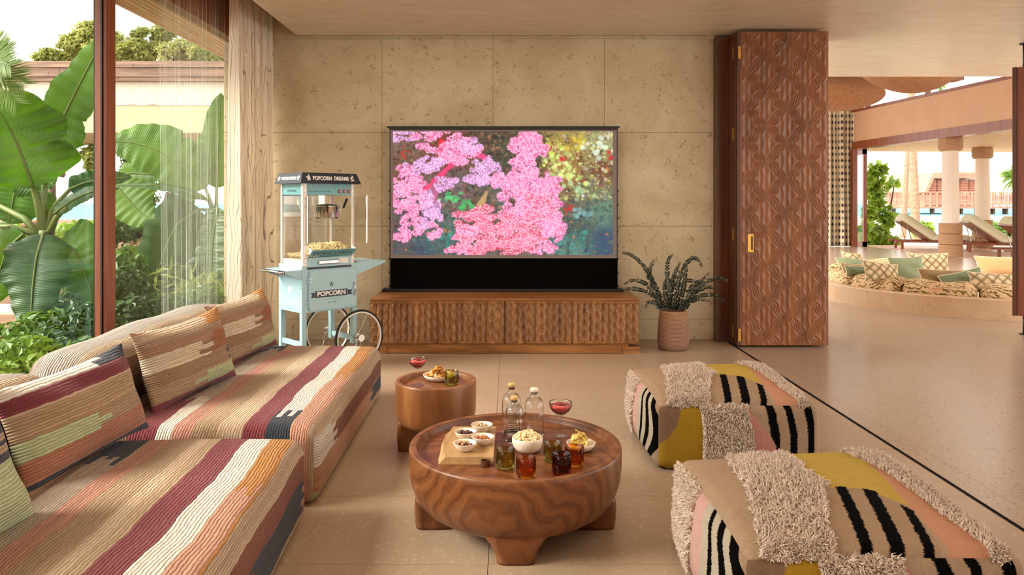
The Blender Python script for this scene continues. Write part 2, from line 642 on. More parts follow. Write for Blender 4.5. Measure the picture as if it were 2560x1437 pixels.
M['banana_dark'] = leaf_mat('banana_leaf_dark', C(36, 72, 16), C(54, 98, 28), C(76, 116, 44), 0.33, 0.35, 2.0, 22)
M['rib'] = leaf_mat('leaf_rib', C(84, 104, 36), C(112, 128, 56), None, 0.5, 0.1)
M['leaf_tree'] = leaf_mat('tree_leaf', C(118, 130, 54), C(170, 172, 92), C(206, 200, 136), 0.5, 0.55, 1.2)
M['leaf_dark'] = leaf_mat('dark_leaf', C(34, 62, 12), C(62, 102, 24), C(104, 142, 48), 0.32, 0.35, 2.5)
M['leaf_mid'] = leaf_mat('mid_leaf', C(60, 96, 18), C(98, 136, 36), C(142, 168, 66), 0.36, 0.4, 2.5)
M['leaf_light'] = leaf_mat('light_leaf', C(92, 126, 26), C(136, 164, 48), C(172, 188, 80), 0.42, 0.45, 2.5)
M['leaf_red'] = leaf_mat('red_leaf', C(150, 30, 40), C(200, 60, 66), None, 0.4, 0.3)
M['leaf_rust'] = leaf_mat('rust_leaf', C(112, 80, 58), C(158, 118, 92), C(150, 150, 96), 0.5, 0.3, 4)
M['palm'] = leaf_mat('palm_leaf', C(74, 110, 30), C(122, 150, 52), None, 0.45, 0.3)
M['grass'] = leaf_mat('grass_leaf', C(110, 136, 60), C(170, 180, 104), None, 0.5, 0.3, 5)
M['eucalyptus'] = leaf_mat('eucalyptus_leaf', C(22, 30, 18), C(42, 52, 32), C(78, 86, 64), 0.4, 0.1, 9)

g = G('sea_water')
v = g.co('Object', (0.2, 1.0, 1))
n = g.noise(v, 0.6, 4, 0.6)
sy = g.sep(g.co('Object'))[1]
g.set(g.mix(g.fr(sy, 40, 95), C(120, 176, 176), C(84, 148, 166)), 0.6, spec=0.1)
g.bump(n, 0.3, 0.2)
M['sea'] = g.m

# ------------------------------------------------------------------ the room shell
CEIL = 3.077
WALL_Y = 7.53

# floor: slab with recessed joints, every tile its own piece
fb = MB()
fb.box(-3.0, 2.185, -2.4, 7.9, -0.16, -0.010)
fb.box(2.215, 17.0, -2.4, 24.0, -0.16, -0.010)
g = G('grout')
g.set(C(140, 116, 94), 0.8)
M['grout'] = g.m
floor = struct(fb.build('floor', M['grout']), 'pale terrazzo tile floor running through room and hall')
tile_cache = {}
def tile(x0, x1, y0, y1, mat, key):
    w, d = round(x1 - x0, 4), round(y1 - y0, 4)
    k = (w, d, key)
    if k not in tile_cache:
        me = MB().box(0, w, 0, d, -0.010, 0.0).mesh('tile')
        me.materials.append(mat)
        tile_cache[k] = me
    o = obj('tile', tile_cache[k], None, floor)
    o.location = (x0, y0, 0)
JY = [2.86 + 0.6667 * k for k in range(-8, 20)]
gap = 0.0012
xin = [-2.95, -2.48, -1.28, -0.08, 1.12, 2.186]
for i in range(len(xin) - 1):
    for j in range(len(JY) - 1):
        y0, y1 = JY[j], min(JY[j + 1], 7.6)
        if y0 < 7.55 and y1 > -2.4:
            tile(xin[i] + gap, xin[i + 1] - gap, max(y0, -2.4) + gap, y1 - gap, M['terrazzo_in'], 'in')
xout = [2.210, 2.343] + [2.343 + 1.2 * k for k in range(1, 13)]
for i in range(len(xout) - 1):
    for j in range(len(JY) - 1):
        y0, y1 = JY[j], JY[j + 1]
        if y1 < 15.6 and y0 > -0.5:
            tile(xout[i] + gap, xout[i + 1] - gap, y0 + gap, y1 - gap, M['terrazzo_out'], 'out')
far_floor = MB().box(2.211, 16.9, JY[[j for j in range(len(JY)) if JY[j] < 15.6][-1]] + 0.002, 23.9, -0.010, 0.0)
far_floor.build('far_tiles', M['terrazzo_out'], floor)
# door track let into the floor
tr = MB().box(2.187, 2.191, -2.4, 7.5, -0.012, 0.001).box(2.205, 2.209, -2.4, 7.5, -0.012, 0.001).box(2.187, 2.209, -2.4, 7.5, -0.014, -0.005)
struct(tr.build('trim_1', M['black']), 'black sliding door track let into the floor')

# back wall of coral stone slabs
wb = MB().box(-2.9, 2.13, WALL_Y + 0.012, WALL_Y + 0.25, 0, 3.5)
wall = struct(wb.build('wall_back', M['grout']), 'beige coral stone wall behind the projection screen')
xs = [-2.9, -2.42, -1.29, -0.16, 0.973, 2.10]
zs = [0.0, 0.21, 1.155, 2.11, 3.06, 3.5]
for i in range(len(xs) - 1):
    for j in range(len(zs) - 1):
        o = MB().box(xs[i] + 0.0012, xs[i + 1] - 0.0012, 0, 0.014, zs[j] + 0.0014, zs[j + 1] - 0.0014).build('slab', M['coral_stone'], wall, bevel=0.0012, seg=1)
        o.location = (0, WALL_Y, 0)
# return of the wall behind the folded doors
struct(MB().box(2.13, 3.27, 7.60, 7.80, 0, 3.4).build('wall_right', M['plaster_pink']), 'plain plaster wall end behind the folded doors')

# ceiling: one polished plaster plane, edges above the curtain pocket and towards the hall
cb = MB().box(-2.13, 5.5, -2.4, 5.8, CEIL, CEIL + 0.2).box(-2.13, 7.6, 5.8, 7.44, CEIL, CEIL + 0.2).box(3.0, 7.6, 7.44, 9.9, CEIL, CEIL + 0.2)  # near right cut back out of view to let more sky light in
cb.box(2.0, 3.0, 7.44, 7.8, CEIL, CEIL + 0.2)
struct(cb.build('ceiling', M['ceiling']), 'polished plaster ceiling')
struct(MB().box(-3.0, -2.0, -2.4, 7.9, 3.42, 3.6).build('ceiling_pocket', M['ceiling']), 'recessed curtain pocket along the window')
struct(MB().box(-2.135, -2.10, -2.4, 7.5, CEIL + 0.001, 3.42).build('trim_2', M['plaster_pink']))

struct(MB().box(-2.9, 4.7, -2.6, -2.4, 0, 3.5).build('wall_rear_blocker', M['plaster_pink']), 'unseen plaster wall added behind the camera to cut the fill light')  # added out of view, closes the open back against flat fill light
# roof above all of it, so that only the openings and the added gap let the sky in
struct(MB().box(-2.9, 5.5, -2.6, 5.8, 3.62, 3.75).box(-2.9, 7.7, 5.8, 9.95, 3.62, 3.75).build('roof', M['ribbed_white']))

# window wall along the garden side
WX = -2.745
win = struct(MB().box(-2.80, -2.72, 5.0, 5.12, 0.0, 3.05).build('window_1', M['red_wood'], bevel=0.003), 'full-height garden window with red-brown timber frame')
MB().box(-2.80, -2.72, 1.0, 1.12, 0.0, 3.05).build('mullion', M['red_wood'], win, bevel=0.003)
MB().box(-2.80, -2.72, -2.4, -2.28, 0.0, 3.05).build('mullion', M['red_wood'], win, bevel=0.003)
MB().box(-2.82, -2.70, -2.4, 7.6, 3.0, 3.23).build('header', M['red_wood'], win, bevel=0.003)
MB().box(-2.82, -2.70, -2.4, 7.6, 3.23, 3.42).build('upper_panel', M['red_wood'], win)
MB().box(-2.80, -2.72, -2.4, 7.6, 0.0, 0.06).build('sill', M['red_wood'], win, bevel=0.003)
MB().box(-2.752, -2.742, 4.985, 4.999, 0.06, 3.0).build('gasket', M['black'], win)
MB().box(-2.806, -2.801, 5.0, 5.12, 0.06, 3.0).build('gasket', M['black'], win)
for y0, y1 in ((5.12, 7.5), (1.12, 5.0), (-2.28, 1.0)):
    MB().box(-2.748, -2.742, y0, y1, 0.06, 3.0).build('pane', M['pane'], win)

# timber door post at the end of the stone wall
struct(MB().box(2.08, 2.205, 7.42, 7.53, 0, 3.06).build('trim_3', M['dark_wood'], bevel=0.003), 'dark timber door post beside the stone wall')
# ------------------------------------------------------------------ woven rag-rug upholstery
def rug_mat(name, L, stops, patches=(), row=0.0125, jag=1.0, bump=0.9):
    """stripes run along v; stops = [(u, colour)], patches = [(u0,u1,v0,v1,colour,teeth)]"""
    g = G(name)
    t = g.n('TexCoord')
    u, v, _ = g.sep(t.outputs['UV'])
    uv = t.outputs['UV']
    wob = g.noise(g.comb(g.math('MULTIPLY', u, 2.0), g.math('MULTIPLY', v, 2.6), 0), 1.0, 2)
    fine = g.noise(g.comb(g.math('MULTIPLY', u, 20), g.math('MULTIPLY', v, 9), 0), 3.0, 2)
    uw = g.math('ADD', u, g.math('ADD', g.math('MULTIPLY', g.math('SUBTRACT', wob, 0.5), 0.05 * jag),
                                 g.math('MULTIPLY', g.math('SUBTRACT', fine, 0.5), 0.010)))
    rowid = g.math('FLOOR', g.math('DIVIDE', uw, row))
    wn_ = g.n('TexWhiteNoise', {'noise_dimensions': '1D'})
    g.put(wn_.inputs['W'], rowid)
    rnd = wn_.outputs['Value']
    # snap the stripe look-up to whole rows so that edges follow the yarn
    us = g.math('MULTIPLY', g.math('ADD', rowid, 0.5), row)
    col = g.ramp(g.math('DIVIDE', us, L), [(max(0.0, a / L), c) for a, c in stops], 'CONSTANT')
    rid2 = g.math('FLOOR', g.math('DIVIDE', uw, row * 2))
    wn2 = g.n('TexWhiteNoise', {'noise_dimensions': '1D'})
    g.put(wn2.inputs['W'], g.math('ADD', rid2, 31.7))
    for (u0, u1, v0, v1, c, teeth) in patches:
        tv = g.math('ADD', v, g.math('MULTIPLY', g.math('SUBTRACT', g.math('MODULO', g.math('ADD', rid2, 400), 2), 0.5), teeth))
        tv = g.math('ADD', tv, g.math('MULTIPLY', g.math('SUBTRACT', wn2.outputs['Value'], 0.5), teeth * 0.9))
        a = g.math('MULTIPLY', g.math('GREATER_THAN', us, u0), g.math('LESS_THAN', us, u1))
        b = g.math('MULTIPLY', g.math('GREATER_THAN', tv, v0), g.math('LESS_THAN', tv, v1))
        col = g.mix(g.math('MULTIPLY', a, b), col, c)
    # yarn to yarn variation, rubbed patches
    streak = g.noise(g.comb(g.math('MULTIPLY', u, 85), g.math('MULTIPLY', v, 3.2), 0), 1.0, 3, 0.6)
    k = g.math('ADD', 0.84, g.math('ADD', g.math('MULTIPLY', rnd, 0.14), g.math('MULTIPLY', g.math('SUBTRACT', streak, 0.5), 0.55)))
    kk = g.n('CombineColor')
    for i in range(3):
        g.put(kk.inputs[i], k)
    col = g.mix(1.0, col, kk.outputs[0], 'MULTIPLY')
    fr_ = g.math('FRACT', g.math('DIVIDE', uw, row))
    round_ = g.math('SINE', g.math('MULTIPLY', fr_, PI))
    knots = g.noise(g.comb(g.math('MULTIPLY', u, 60), g.math('MULTIPLY', v, 24), 0), 1.6, 3, 0.65)
    weft = g.noise(g.comb(g.math('MULTIPLY', u, 70), g.math('MULTIPLY', v, 120), 0), 1.0, 1)
    h = g.math('ADD', g.math('POWER', round_, 0.6), g.math('ADD', g.math('MULTIPLY', knots, 0.9), g.math('MULTIPLY', weft, 0.35)))
    groove = g.fr(round_, 0.0, 0.32)
    g.set(col, 0.92, spec=0.15, sheen=0.15)
    g.bump(h, bump, 0.006)
    return g.m

BROWN, TAUPE, PINK = C(122, 92, 70), C(166, 148, 130), C(180, 128, 110)
TAN, TAN2, BURG = C(170, 142, 112), C(188, 162, 134), C(122, 54, 60)
WHITE, ORANGE, SALMON = C(210, 198, 184), C(172, 116, 56), C(182, 132, 108)
BEIGE, RUST, NAVY = C(184, 158, 130), C(124, 68, 46), C(48, 52, 62)
GREEN = C(176, 182, 138)
W_S, H_S = 1.36, 0.38
STOPS_N = [(0, BROWN), (0.59, TAUPE), (0.705, PINK), (0.76, SALMON), (0.80, TAN), (0.91, TAN2), (0.96, TAN), (1.01, BURG), (1.125, WHITE), (1.225, ORANGE),
           (1.315, BEIGE), (1.44, RUST), (1.56, SALMON), (1.68, GREEN)]
near_rug = rug_mat('striped_rag_rug_near', 1.76, STOPS_N, [
    (1.225, 1.315, -9, 1.30, SALMON, 0.10), (0.56, 0.705, 1.66, 9, NAVY, 0.10), (1.54, 1.68, 1.00, 1.85, NAVY, 0.10),
    (0.0, 0.56, 1.2, 1.5, C(160, 118, 88), 0.1)])
STOPS_F = [(0, BROWN), (0.59, TAUPE), (0.70, PINK), (0.79, TAN), (0.90, TAN2), (1.01, BURG), (1.115, WHITE), (1.225, ORANGE),
           (1.32, BEIGE), (1.46, RUST), (1.56, C(176, 128, 96)), (1.68, GREEN)]
far_rug = rug_mat('striped_rag_rug_far', 1.76, STOPS_F, [
    (1.115, 1.225, -9, 0.22, NAVY, 0.09), (1.225, 1.32, -9, 0.98, SALMON, 0.12), (0.58, 0.70, 1.80, 9, NAVY, 0.10),
    (0.50, 0.62, -9, 0.45, BURG, 0.05), (0.62, 0.70, -9, 0.5, WHITE, 0.05), (1.42, 1.56, -9, 0.36, WHITE, 0.08),
    (1.58, 1.66, 1.5, 1.95, NAVY, 0.1)])
back_rug = rug_mat('pale_rag_rug_back', 0.9, [(0, BROWN), (0.2, C(160, 148, 138)), (0.28, C(180, 168, 156)), (0.34, C(164, 154, 146)), (0.40, C(158, 146, 134)), (0.46, TAN2), (0.52, C(178, 160, 142)),
                                      (0.60, TAUPE), (0.68, BROWN)], [])

def sofa(name, label, L, origin, rz, mat, backmat):
    t = thing(name, label, 'sofa', origin, rz)
    def uvf(nm, P):
        x, y, z = P[:, 0], P[:, 1], P[:, 2]
        if nm == 'top' or nm == 'bottom':
            return np.stack([x, y], 1)
        if nm == 'right':
            return np.stack([W_S + (H_S - z), y], 1)
        if nm == 'left':
            return np.stack([-(H_S - z), y], 1)
        if nm == 'front':
            return np.stack([x, -(H_S - z)], 1)
        return np.stack([x, L + (H_S - z)], 1)
    def bulge(q, N):
        d = np.zeros_like(q)
        w = np.sin(PI * q[..., 0]) ** 0.5 * np.sin(PI * q[..., 1]) ** 0.5
        d[..., 2] = np.where(q[..., 2] > 0.99, 0.018 * w, 0)
        d[..., 2] += np.where(q[..., 2] > 0.5, 0.004 * np.sin(q[..., 1] * 23 + q[..., 0] * 7), 0)
        return d
    me = rbox_mesh('seat', W_S, L, H_S - 0.012, 0.075, (40, 56, 22), bulge, uvf)
    s = obj('seat', me, mat, t, loc=(0, 0, 0.0))
    # backrest bolster
    BW, BH = 0.36, 0.355
    def uvb(nm, P):
        x, y, z = P[:, 0], P[:, 1], P[:, 2]
        if nm == 'left':
            return np.stack([z * 0.6, y], 1)
        if nm == 'right':
            return np.stack([0.62 + (BH - z), y], 1)
        if nm == 'front':
            return np.stack([0.2 + x, -(BH - z)], 1)
        if nm == 'back':
            return np.stack([0.2 + x, L + (BH - z)], 1)
        return np.stack([0.2 + x, y], 1)
    def bulb(q, N):
        d = np.zeros_like(q)
        d[..., 2] = np.where(q[..., 2] > 0.6, 0.02 * np.sin(PI * q[..., 1]) + 0.006 * np.sin(q[..., 1] * 17), 0)
        return d
    mb = rbox_mesh('backrest', BW, L - 0.04, BH, 0.125, (24, 40, 18), bulb, uvb)
    obj('backrest', mb, backmat, t, loc=(-0.02, 0.02, H_S - 0.050))
    MB().box(0.06, W_S - 0.06, 0.06, L - 0.06, -0.0, 0.02).build('base', M['black_fabric'], t)
    return t

a1 = math.radians(3.7)
def corner(P, rz, lx, ly):
    """origin so that local (lx,ly) lands on world P"""
    c, s_ = math.cos(rz), math.sin(rz)
    return (P[0] - (c * lx - s_ * ly), P[1] - (s_ * lx + c * ly), 0)
sofa('daybed_sofa', 'striped rag-rug daybed sofa in the foreground, nearest the camera', 1.95, corner((-0.895, 3.29), a1, W_S, 1.95), a1, near_rug, back_rug)
a2 = math.radians(1.2)
sofa('daybed_sofa', 'striped rag-rug daybed sofa farther back, ending before the popcorn cart', 1.97, corner((-0.875, 3.385), a2, W_S, 0), a2, far_rug, back_rug)

# ------------------------------------------------------------------ scatter cushions
def pillow_mesh(name, W, H, T, n=36, ear=0.08, sag=0.0, seed=0):
    s = np.sin(np.linspace(-PI / 2, PI / 2, n + 1))
    S, Tt = np.meshgrid(s, s, indexing='ij')
    a = S * W / 2 * (1 - ear * (1 - Tt ** 2))
    b = Tt * H / 2 * (1 - ear * 1.2 * (1 - S ** 2)) 
    r = np.random.default_rng(seed)
    wr = sum(0.06 * np.sin(S * r.uniform(2, 6) + Tt * r.uniform(2, 6) + r.uniform(0, 6)) for _ in range(4))
    th = T / 2 * ((1 - np.abs(S) ** 2.6) ** 0.62) * ((1 - np.abs(Tt) ** 2.6) ** 0.62) * (1 + wr) + 0.004
    b = b - sag * (1 - Tt) * 0
    def side(sgn):
        return np.stack([a, b, sgn * th], -1).reshape(-1, 3)
    V = np.concatenate([side(1), side(-1)])
    idx = np.arange((n + 1) ** 2).reshape(n + 1, n + 1)
    q = np.stack([idx[:-1, :-1], idx[1:, :-1], idx[1:, 1:], idx[:-1, 1:]], -1).reshape(-1, 4)
    o = (n + 1) ** 2
    rim = []
    ring = list(idx[:, 0]) + list(idx[-1, 1:]) + list(idx[-2::-1, -1]) + list(idx[0, -2:0:-1])
    for i in range(len(ring)):
        j = (i + 1) % len(ring)
        rim.append((ring[j], ring[i], ring[i] + o, ring[j] + o))
    Q = np.concatenate([q, q[:, ::-1] + o, np.array(rim)])
    me = np_mesh(name, V, Q, True)
    uv1 = np.stack([(b + H / 2).ravel(), (a + W / 2).ravel()], 1)
    U = np.concatenate([uv1, uv1]).astype(np.float32)
    lay = me.uv_layers.new(name='UVMap')
    li = np.zeros(len(me.loops), dtype=np.int32)
    me.loops.foreach_get('vertex_index', li)
    lay.data.foreach_set('uv', U[li].ravel())
    return me, [tuple(V[i]) for i in ring]

def frame(yaw, lean, roll=0.0):
    """pillow axes: width, height, normal; yaw 0 = facing -Y (camera), yaw 90 deg = facing +X"""
    n = Vector((math.sin(yaw) * math.cos(lean), -math.cos(yaw) * math.cos(lean), math.sin(lean)))
    a = Vector((math.cos(yaw), math.sin(yaw), 0))
    b = n.cross(a)
    m = Matrix((a, b, n)).transposed().to_4x4()
    return m @ Matrix.Rotation(roll, 4, 'Z')

def place_pillow(o, foot, yaw, lean, H, roll=0.0):
    """foot: the point under the middle of the lower edge"""
    m = frame(yaw, lean, roll)
    b = m.to_3x3() @ Vector((0, 1, 0))
    c = Vector(foot) + b * (H / 2 * 0.92)
    m.translation = c
    o.matrix_world = m

cush_c = rug_mat('cushion_rug_burgundy', 0.5, [(0, NAVY), (0.035, C(166, 108, 82)), (0.13, C(160, 130, 100)), (0.20, C(172, 142, 108)), (0.27, TAN2), (0.285, BURG), (0.345, WHITE), (0.385, SALMON)],
                 [(0.11, 0.185, -9, 0.34, GREEN, 0.10), (0.345, 0.6, 0.52, 9, NAVY, 0.09)], 0.0115, 0.5)
cush_b = rug_mat('cushion_rug_rust', 0.5, [(0, BURG), (0.05, C(166, 136, 104)), (0.12, C(150, 118, 90)), (0.19, C(140, 106, 80)), (0.26, C(156, 120, 92)), (0.32, C(160, 132, 106)), (0.36, BEIGE), (0.40, SALMON)],
                 [(0.05, 0.12, 0.30, 9, GREEN, 0.12), (0.19, 0.28, -9, 0.38, C(204, 184, 158), 0.10), (0.21, 0.30, 0.46, 9, C(150, 90, 54), 0.05), (0.13, 0.20, 0.62, 9, NAVY, 0.07), (0.35, 0.6, 0.54, 9, ORANGE, 0.05)], 0.0115, 0.5)
cush_d = rug_mat('cushion_rug_green', 0.5, [(0, GREEN), (0.22, NAVY), (0.24, TAN), (0.26, NAVY), (0.28, TAN), (0.30, NAVY), (0.33, C(190, 130, 80)), (0.45, RUST)], [], 0.0115, 0.6)
CW, CH, CT = 0.78, 0.47, 0.22
Z0 = H_S + 0.006
def rug_cushion(label, mat, foot, yaw, lean, W=CW, H=CH, roll=0.0, seed=0):
    me, _ = pillow_mesh('scatter_cushion', W, H, CT, 40, 0.10, seed=seed)
    o = obj('scatter_cushion', me, mat)
    tag(o, label, 'cushion', 'rag-rug cushions along the sofas')
    place_pillow(o, foot, yaw, lean, H, roll)
    return o
D2R = math.radians
rug_cushion('rag-rug cushion with burgundy and white bands and a pale green patch', cush_c, (-1.665, 2.96, Z0), D2R(84), D2R(18), 0.76, 0.40, D2R(2), 1)
rug_cushion('rust and cream rag-rug cushion with burgundy lower corner, middle of the row', cush_b, (-1.665, 3.96, Z0), D2R(80), D2R(16), 0.76, 0.42, D2R(2), 2)
rug_cushion('rust and cream rag-rug cushion at the far end, before the curtain', cush_b, (-1.71, 4.90, Z0), D2R(80), D2R(14), 0.72, 0.42, D2R(3), 3)
rug_cushion('pale green and navy barred rag-rug cushion cut off by the left edge', cush_d, (-1.55, 2.06, Z0), D2R(92), D2R(20), 0.74, 0.40, 0, 4)

# ------------------------------------------------------------------ round timber tables
def round_wood(name, knot):
    g = G(name)
    v = g.co('Object', (1, 1, 1), (0, 0, 0), tuple(-k for k in knot))
    nz = g.noise(v, 3.0, 3, 0.55, 0, True)
    sc = g.n('VectorMath', {'operation': 'SCALE'}); g.put(sc.inputs[0], nz); sc.inputs['Scale'].default_value = 0.34
    ad = g.n('VectorMath', {'operation': 'ADD'}); g.put(ad.inputs[0], v); g.put(ad.inputs[1], sc.outputs[0])
    w = g.wave(ad.outputs[0], 4.2, 2.2, 3, 1.6, 'RINGS', 'SPHERICAL')
    w2 = g.wave(ad.outputs[0], 11, 4.0, 3, 2.0, 'RINGS', 'SPHERICAL')
    fine = g.noise(g.co('Object', (9, 9, 2)), 9, 3, 0.6)
    f = g.math('ADD', g.math('MULTIPLY', w, 0.45), g.math('ADD', g.math('MULTIPLY', w2, 0.16), g.math('MULTIPLY', fine, 0.3)))
    col = g.ramp(f, [(0.12, C(92, 50, 25)), (0.45, C(114, 67, 36)), (0.9, C(134, 84, 47))])
    g.set(col, 0.36, spec=0.45)
    g.bump(fine, 0.08, 0.002)
    return g.m

def wood_table(name, label, loc, prof, legs, mat, rz=0):
    t = thing(name, label, 'table', loc, rz)
    MB().lathe(prof, 96).build('body', mat, t, smooth=True)
    for a, r_in, r_out, w_top, w_bot, ztop in legs:
        mb = MB()
        ca, sa = math.cos(a), math.sin(a)
        def P(r, s_, z):
            return (ca * r - sa * s_, sa * r + ca * s_, z)
        rows = []
        N = 10
        for i in range(N + 1):
            q = i / N
            z = ztop * q
            k = q ** 2.2
            w = w_bot + (w_top - w_bot) * k
            ri = r_in - 0.05 * k
            ro = r_out - 0.01 + 0.03 * q * (1 - q)
            ring = []
            for j in range(16):
                th = 2 * PI * j / 16
                cx = abs(math.cos(th)) ** 0.45 * (1 if math.cos(th) >= 0 else -1)
                sx = abs(math.sin(th)) ** 0.45 * (1 if math.sin(th) >= 0 else -1)
                ring.append(P((ri + ro) / 2 + cx * (ro - ri) / 2, sx * w / 2, z))
            rows.append(ring)
        vs = [p for r_ in rows for p in r_]
        fs = [(i * 16 + j, i * 16 + (j + 1) % 16, (i + 1) * 16 + (j + 1) % 16, (i + 1) * 16 + j) for i in range(N) for j in range(16)]
        fs.append(tuple(range(16))[::-1])
        fs.append(tuple(range(N * 16, N * 16 + 16)))
        mb.add(vs, fs)
        mb.build('leg', mat, t, smooth=True)
    return t

CT_Z, CT_T = 0.350, 0.318          # rim and tray heights of the coffee table
prof = [(0.0, 0.060), (0.20, 0.060), (0.30, 0.068), (0.36, 0.085), (0.405, 0.115), (0.437, 0.160), (0.455, 0.215), (0.461, 0.27), (0.461, 0.325), (0.4605, 0.342), (0.457, 0.3495), (0.452, 0.351),
        (0.433, 0.351), (0.428, 0.3485), (0.426, 0.343), (0.424, 0.326), (0.420, 0.320), (0.412, 0.318), (0.2, 0.318), (0.0, 0.318)]
COFFEE = (0.028, 3.237)
wood_table('coffee_table', 'low round carved timber coffee table holding the drinks and snacks', (COFFEE[0], COFFEE[1], 0), prof,
           [(-PI / 2, 0.24, 0.40, 0.34, 0.155, 0.13), (PI + 0.04, 0.25, 0.44, 0.30, 0.13, 0.15), (-0.04, 0.25, 0.44, 0.30, 0.13, 0.15), (PI / 2, 0.25, 0.40, 0.30, 0.14, 0.15)],
           round_wood('coffee_table_wood', (0.055, -0.44, 0.135)))
ST_Z, ST_T = 0.395, 0.368
prof2 = [(0.0, 0.135), (0.12, 0.135), (0.17, 0.14), (0.20, 0.155), (0.218, 0.18), (0.226, 0.22), (0.228, 0.30), (0.228, 0.385), (0.2265, 0.392), (0.223, 0.3955),
         (0.203, 0.3955), (0.2, 0.392), (0.198, 0.376), (0.194, 0.369), (0.185, 0.368), (0.0, 0.368)]
SIDE = (-0.413, 4.2)
side_wood = wood_mat('side_table_wood', C(90, 50, 24), C(126, 77, 41), C(162, 112, 67), (5, 5, 0.8), 1.3, 0.36)
wood_table('side_table', 'small round timber side table beside the sofa', (SIDE[0], SIDE[1], 0), prof2,
           [(PI + 0.1, 0.10, 0.222, 0.15, 0.075, 0.17), (-PI / 2 + 0.9, 0.10, 0.21, 0.15, 0.08, 0.17), (PI / 2 - 0.6, 0.10, 0.21, 0.15, 0.08, 0.17)], side_wood)

# ------------------------------------------------------------------ media console
con = thing('media_console', 'long low teak media console with carved fluted doors', 'cabinet', (0, 0, 0))
CX0, CX1, CY0, CY1, CZ0, CZ1 = -1.285, 1.207, 6.83, 7.50, 0.092, 0.507
MB().box(CX0, CX1, CY0 + 0.012, CY1, CZ0 + 0.004, CZ1 - 0.02).build('body', M['teak'], con, bevel=0.002)
MB().box(CX0, CX1, CY0, CY1, CZ1 - 0.018, CZ1).build('top', M['teak_h'], con, bevel=0.002)
MB().box(CX0 + 0.10, CX1 - 0.10, CY0 + 0.008, CY1 - 0.05, 0.004, CZ0).build('plinth', M['teak_h'], con, bevel=0.002)
for x0, x1 in ((CX0, CX0 + 0.155), (CX1 - 0.155, CX1)):
    MB().box(x0, x1, CY0 - 0.004, CY0 + 0.09, 0.0, 0.066).build('foot', M['teak_h'], con, bevel=0.002)
    MB().box(x0, x1, CY1 - 0.12, CY1 - 0.03, 0.0, CZ0).build('foot', M['teak_h'], con, bevel=0.002)
dw = (CX1 - CX0) / 4
def flute_door(x0, x1, seed):
    z0, z1 = CZ0 + 0.004, CZ1 - 0.021
    nx, nz = 132, 90
    W, Hh = x1 - x0, z1 - z0
    X, Z = np.meshgrid(np.linspace(0, W, nx + 1), np.linspace(0, Hh, nz + 1), indexing='ij')
    NF = 11
    ph = X / W * NF
    k = np.floor(ph)
    fr_ = ph - k
    r = np.random.default_rng(seed)
    off = r.uniform(0, 1, NF + 2)[k.astype(int)]
    # each flute has a ridge that swings left and right in blunt scallops
    sc = np.sin((Z / 0.105 + off) * 2 * PI)
    ridge = 0.46 + 0.15 * np.sign(sc) * np.abs(sc) ** 0.5
    d = np.where(fr_ < ridge, fr_ / ridge, (1 - fr_) / (1 - ridge))
    h = 0.019 * d
    m = (Z > 0.022) & (Z < Hh - 0.022)
    h = np.where(m, h, 0.017)
    h[(X < 0.002) | (X > W - 0.002)] = 0.006
    V = np.stack([X + x0, CY0 + 0.010 - h, Z + z0], -1).reshape(-1, 3)
    idx = np.arange((nx + 1) * (nz + 1)).reshape(nx + 1, nz + 1)
    q = np.stack([idx[:-1, :-1], idx[1:, :-1], idx[1:, 1:], idx[:-1, 1:]], -1).reshape(-1, 4)
    back = np.array([[x0, CY0 + 0.0118, z0], [x1, CY0 + 0.0118, z0], [x1, CY0 + 0.0118, z1], [x0, CY0 + 0.0118, z1]])
    o = len(V)
    V = np.concatenate([V, back])
    q = np.concatenate([q, [[o + 3, o + 2, o + 1, o]]])
    obj('door', np_mesh('door', V, q, False), M['teak'], con)
for i in range(4):
    flute_door(CX0 + dw * i + 0.0025, CX0 + dw * (i + 1) - 0.0025, i)

# ------------------------------------------------------------------ projection screen
SY = 7.35
scr = thing('projection_screen', 'floor-rising projection screen showing pink coral, standing on the console', 'screen', (0.0, SY, CZ1))
k = SY / FPX
def sx(px): return (px - VX) * k
def sz(py): return EYE - (py - VY) * k - CZ1
MB().box(sx(955), sx(1560), 0.0, 0.12, 0.0, 0.03).build('housing', M['black'], scr, bevel=0.004)
MB().box(sx(976), sx(1545), 0.03, 0.036, 0.03, sz(646)).build('black_drop', M['black_fabric'], scr)
g = G('screen_border')
g.set(C(112, 98, 92), 0.6, emit=C(96, 82, 78), es=0.25)
MB().box(sx(975), sx(1543), 0.028, 0.034, sz(646), sz(319)).build('screen_fabric', g.m, scr)
mb = MB()
mb.prism([(sx(966), sz(315)), (sx(1550), sz(315)), (sx(1550), sz(318)), (sx(1541), sz(324)), (sx(976), sz(324)), (sx(966), sz(318))], 0.012, 0.044)
mb.build('top_bar', M['black'], scr)
for px in (974, 1544):
    MB().box(sx(px) - 0.006, sx(px) + 0.006, 0.036, 0.048, 0.03, sz(319)).build('side_strut', M['black'], scr)
    for py in range(480, 730, 34):
        MB().box(sx(px) - (0.014 if px < 1000 else 0), sx(px) + (0.014 if px > 1000 else 0), 0.034, 0.044, sz(py), sz(py) + 0.02).build('tension_tab', M['black'], scr)

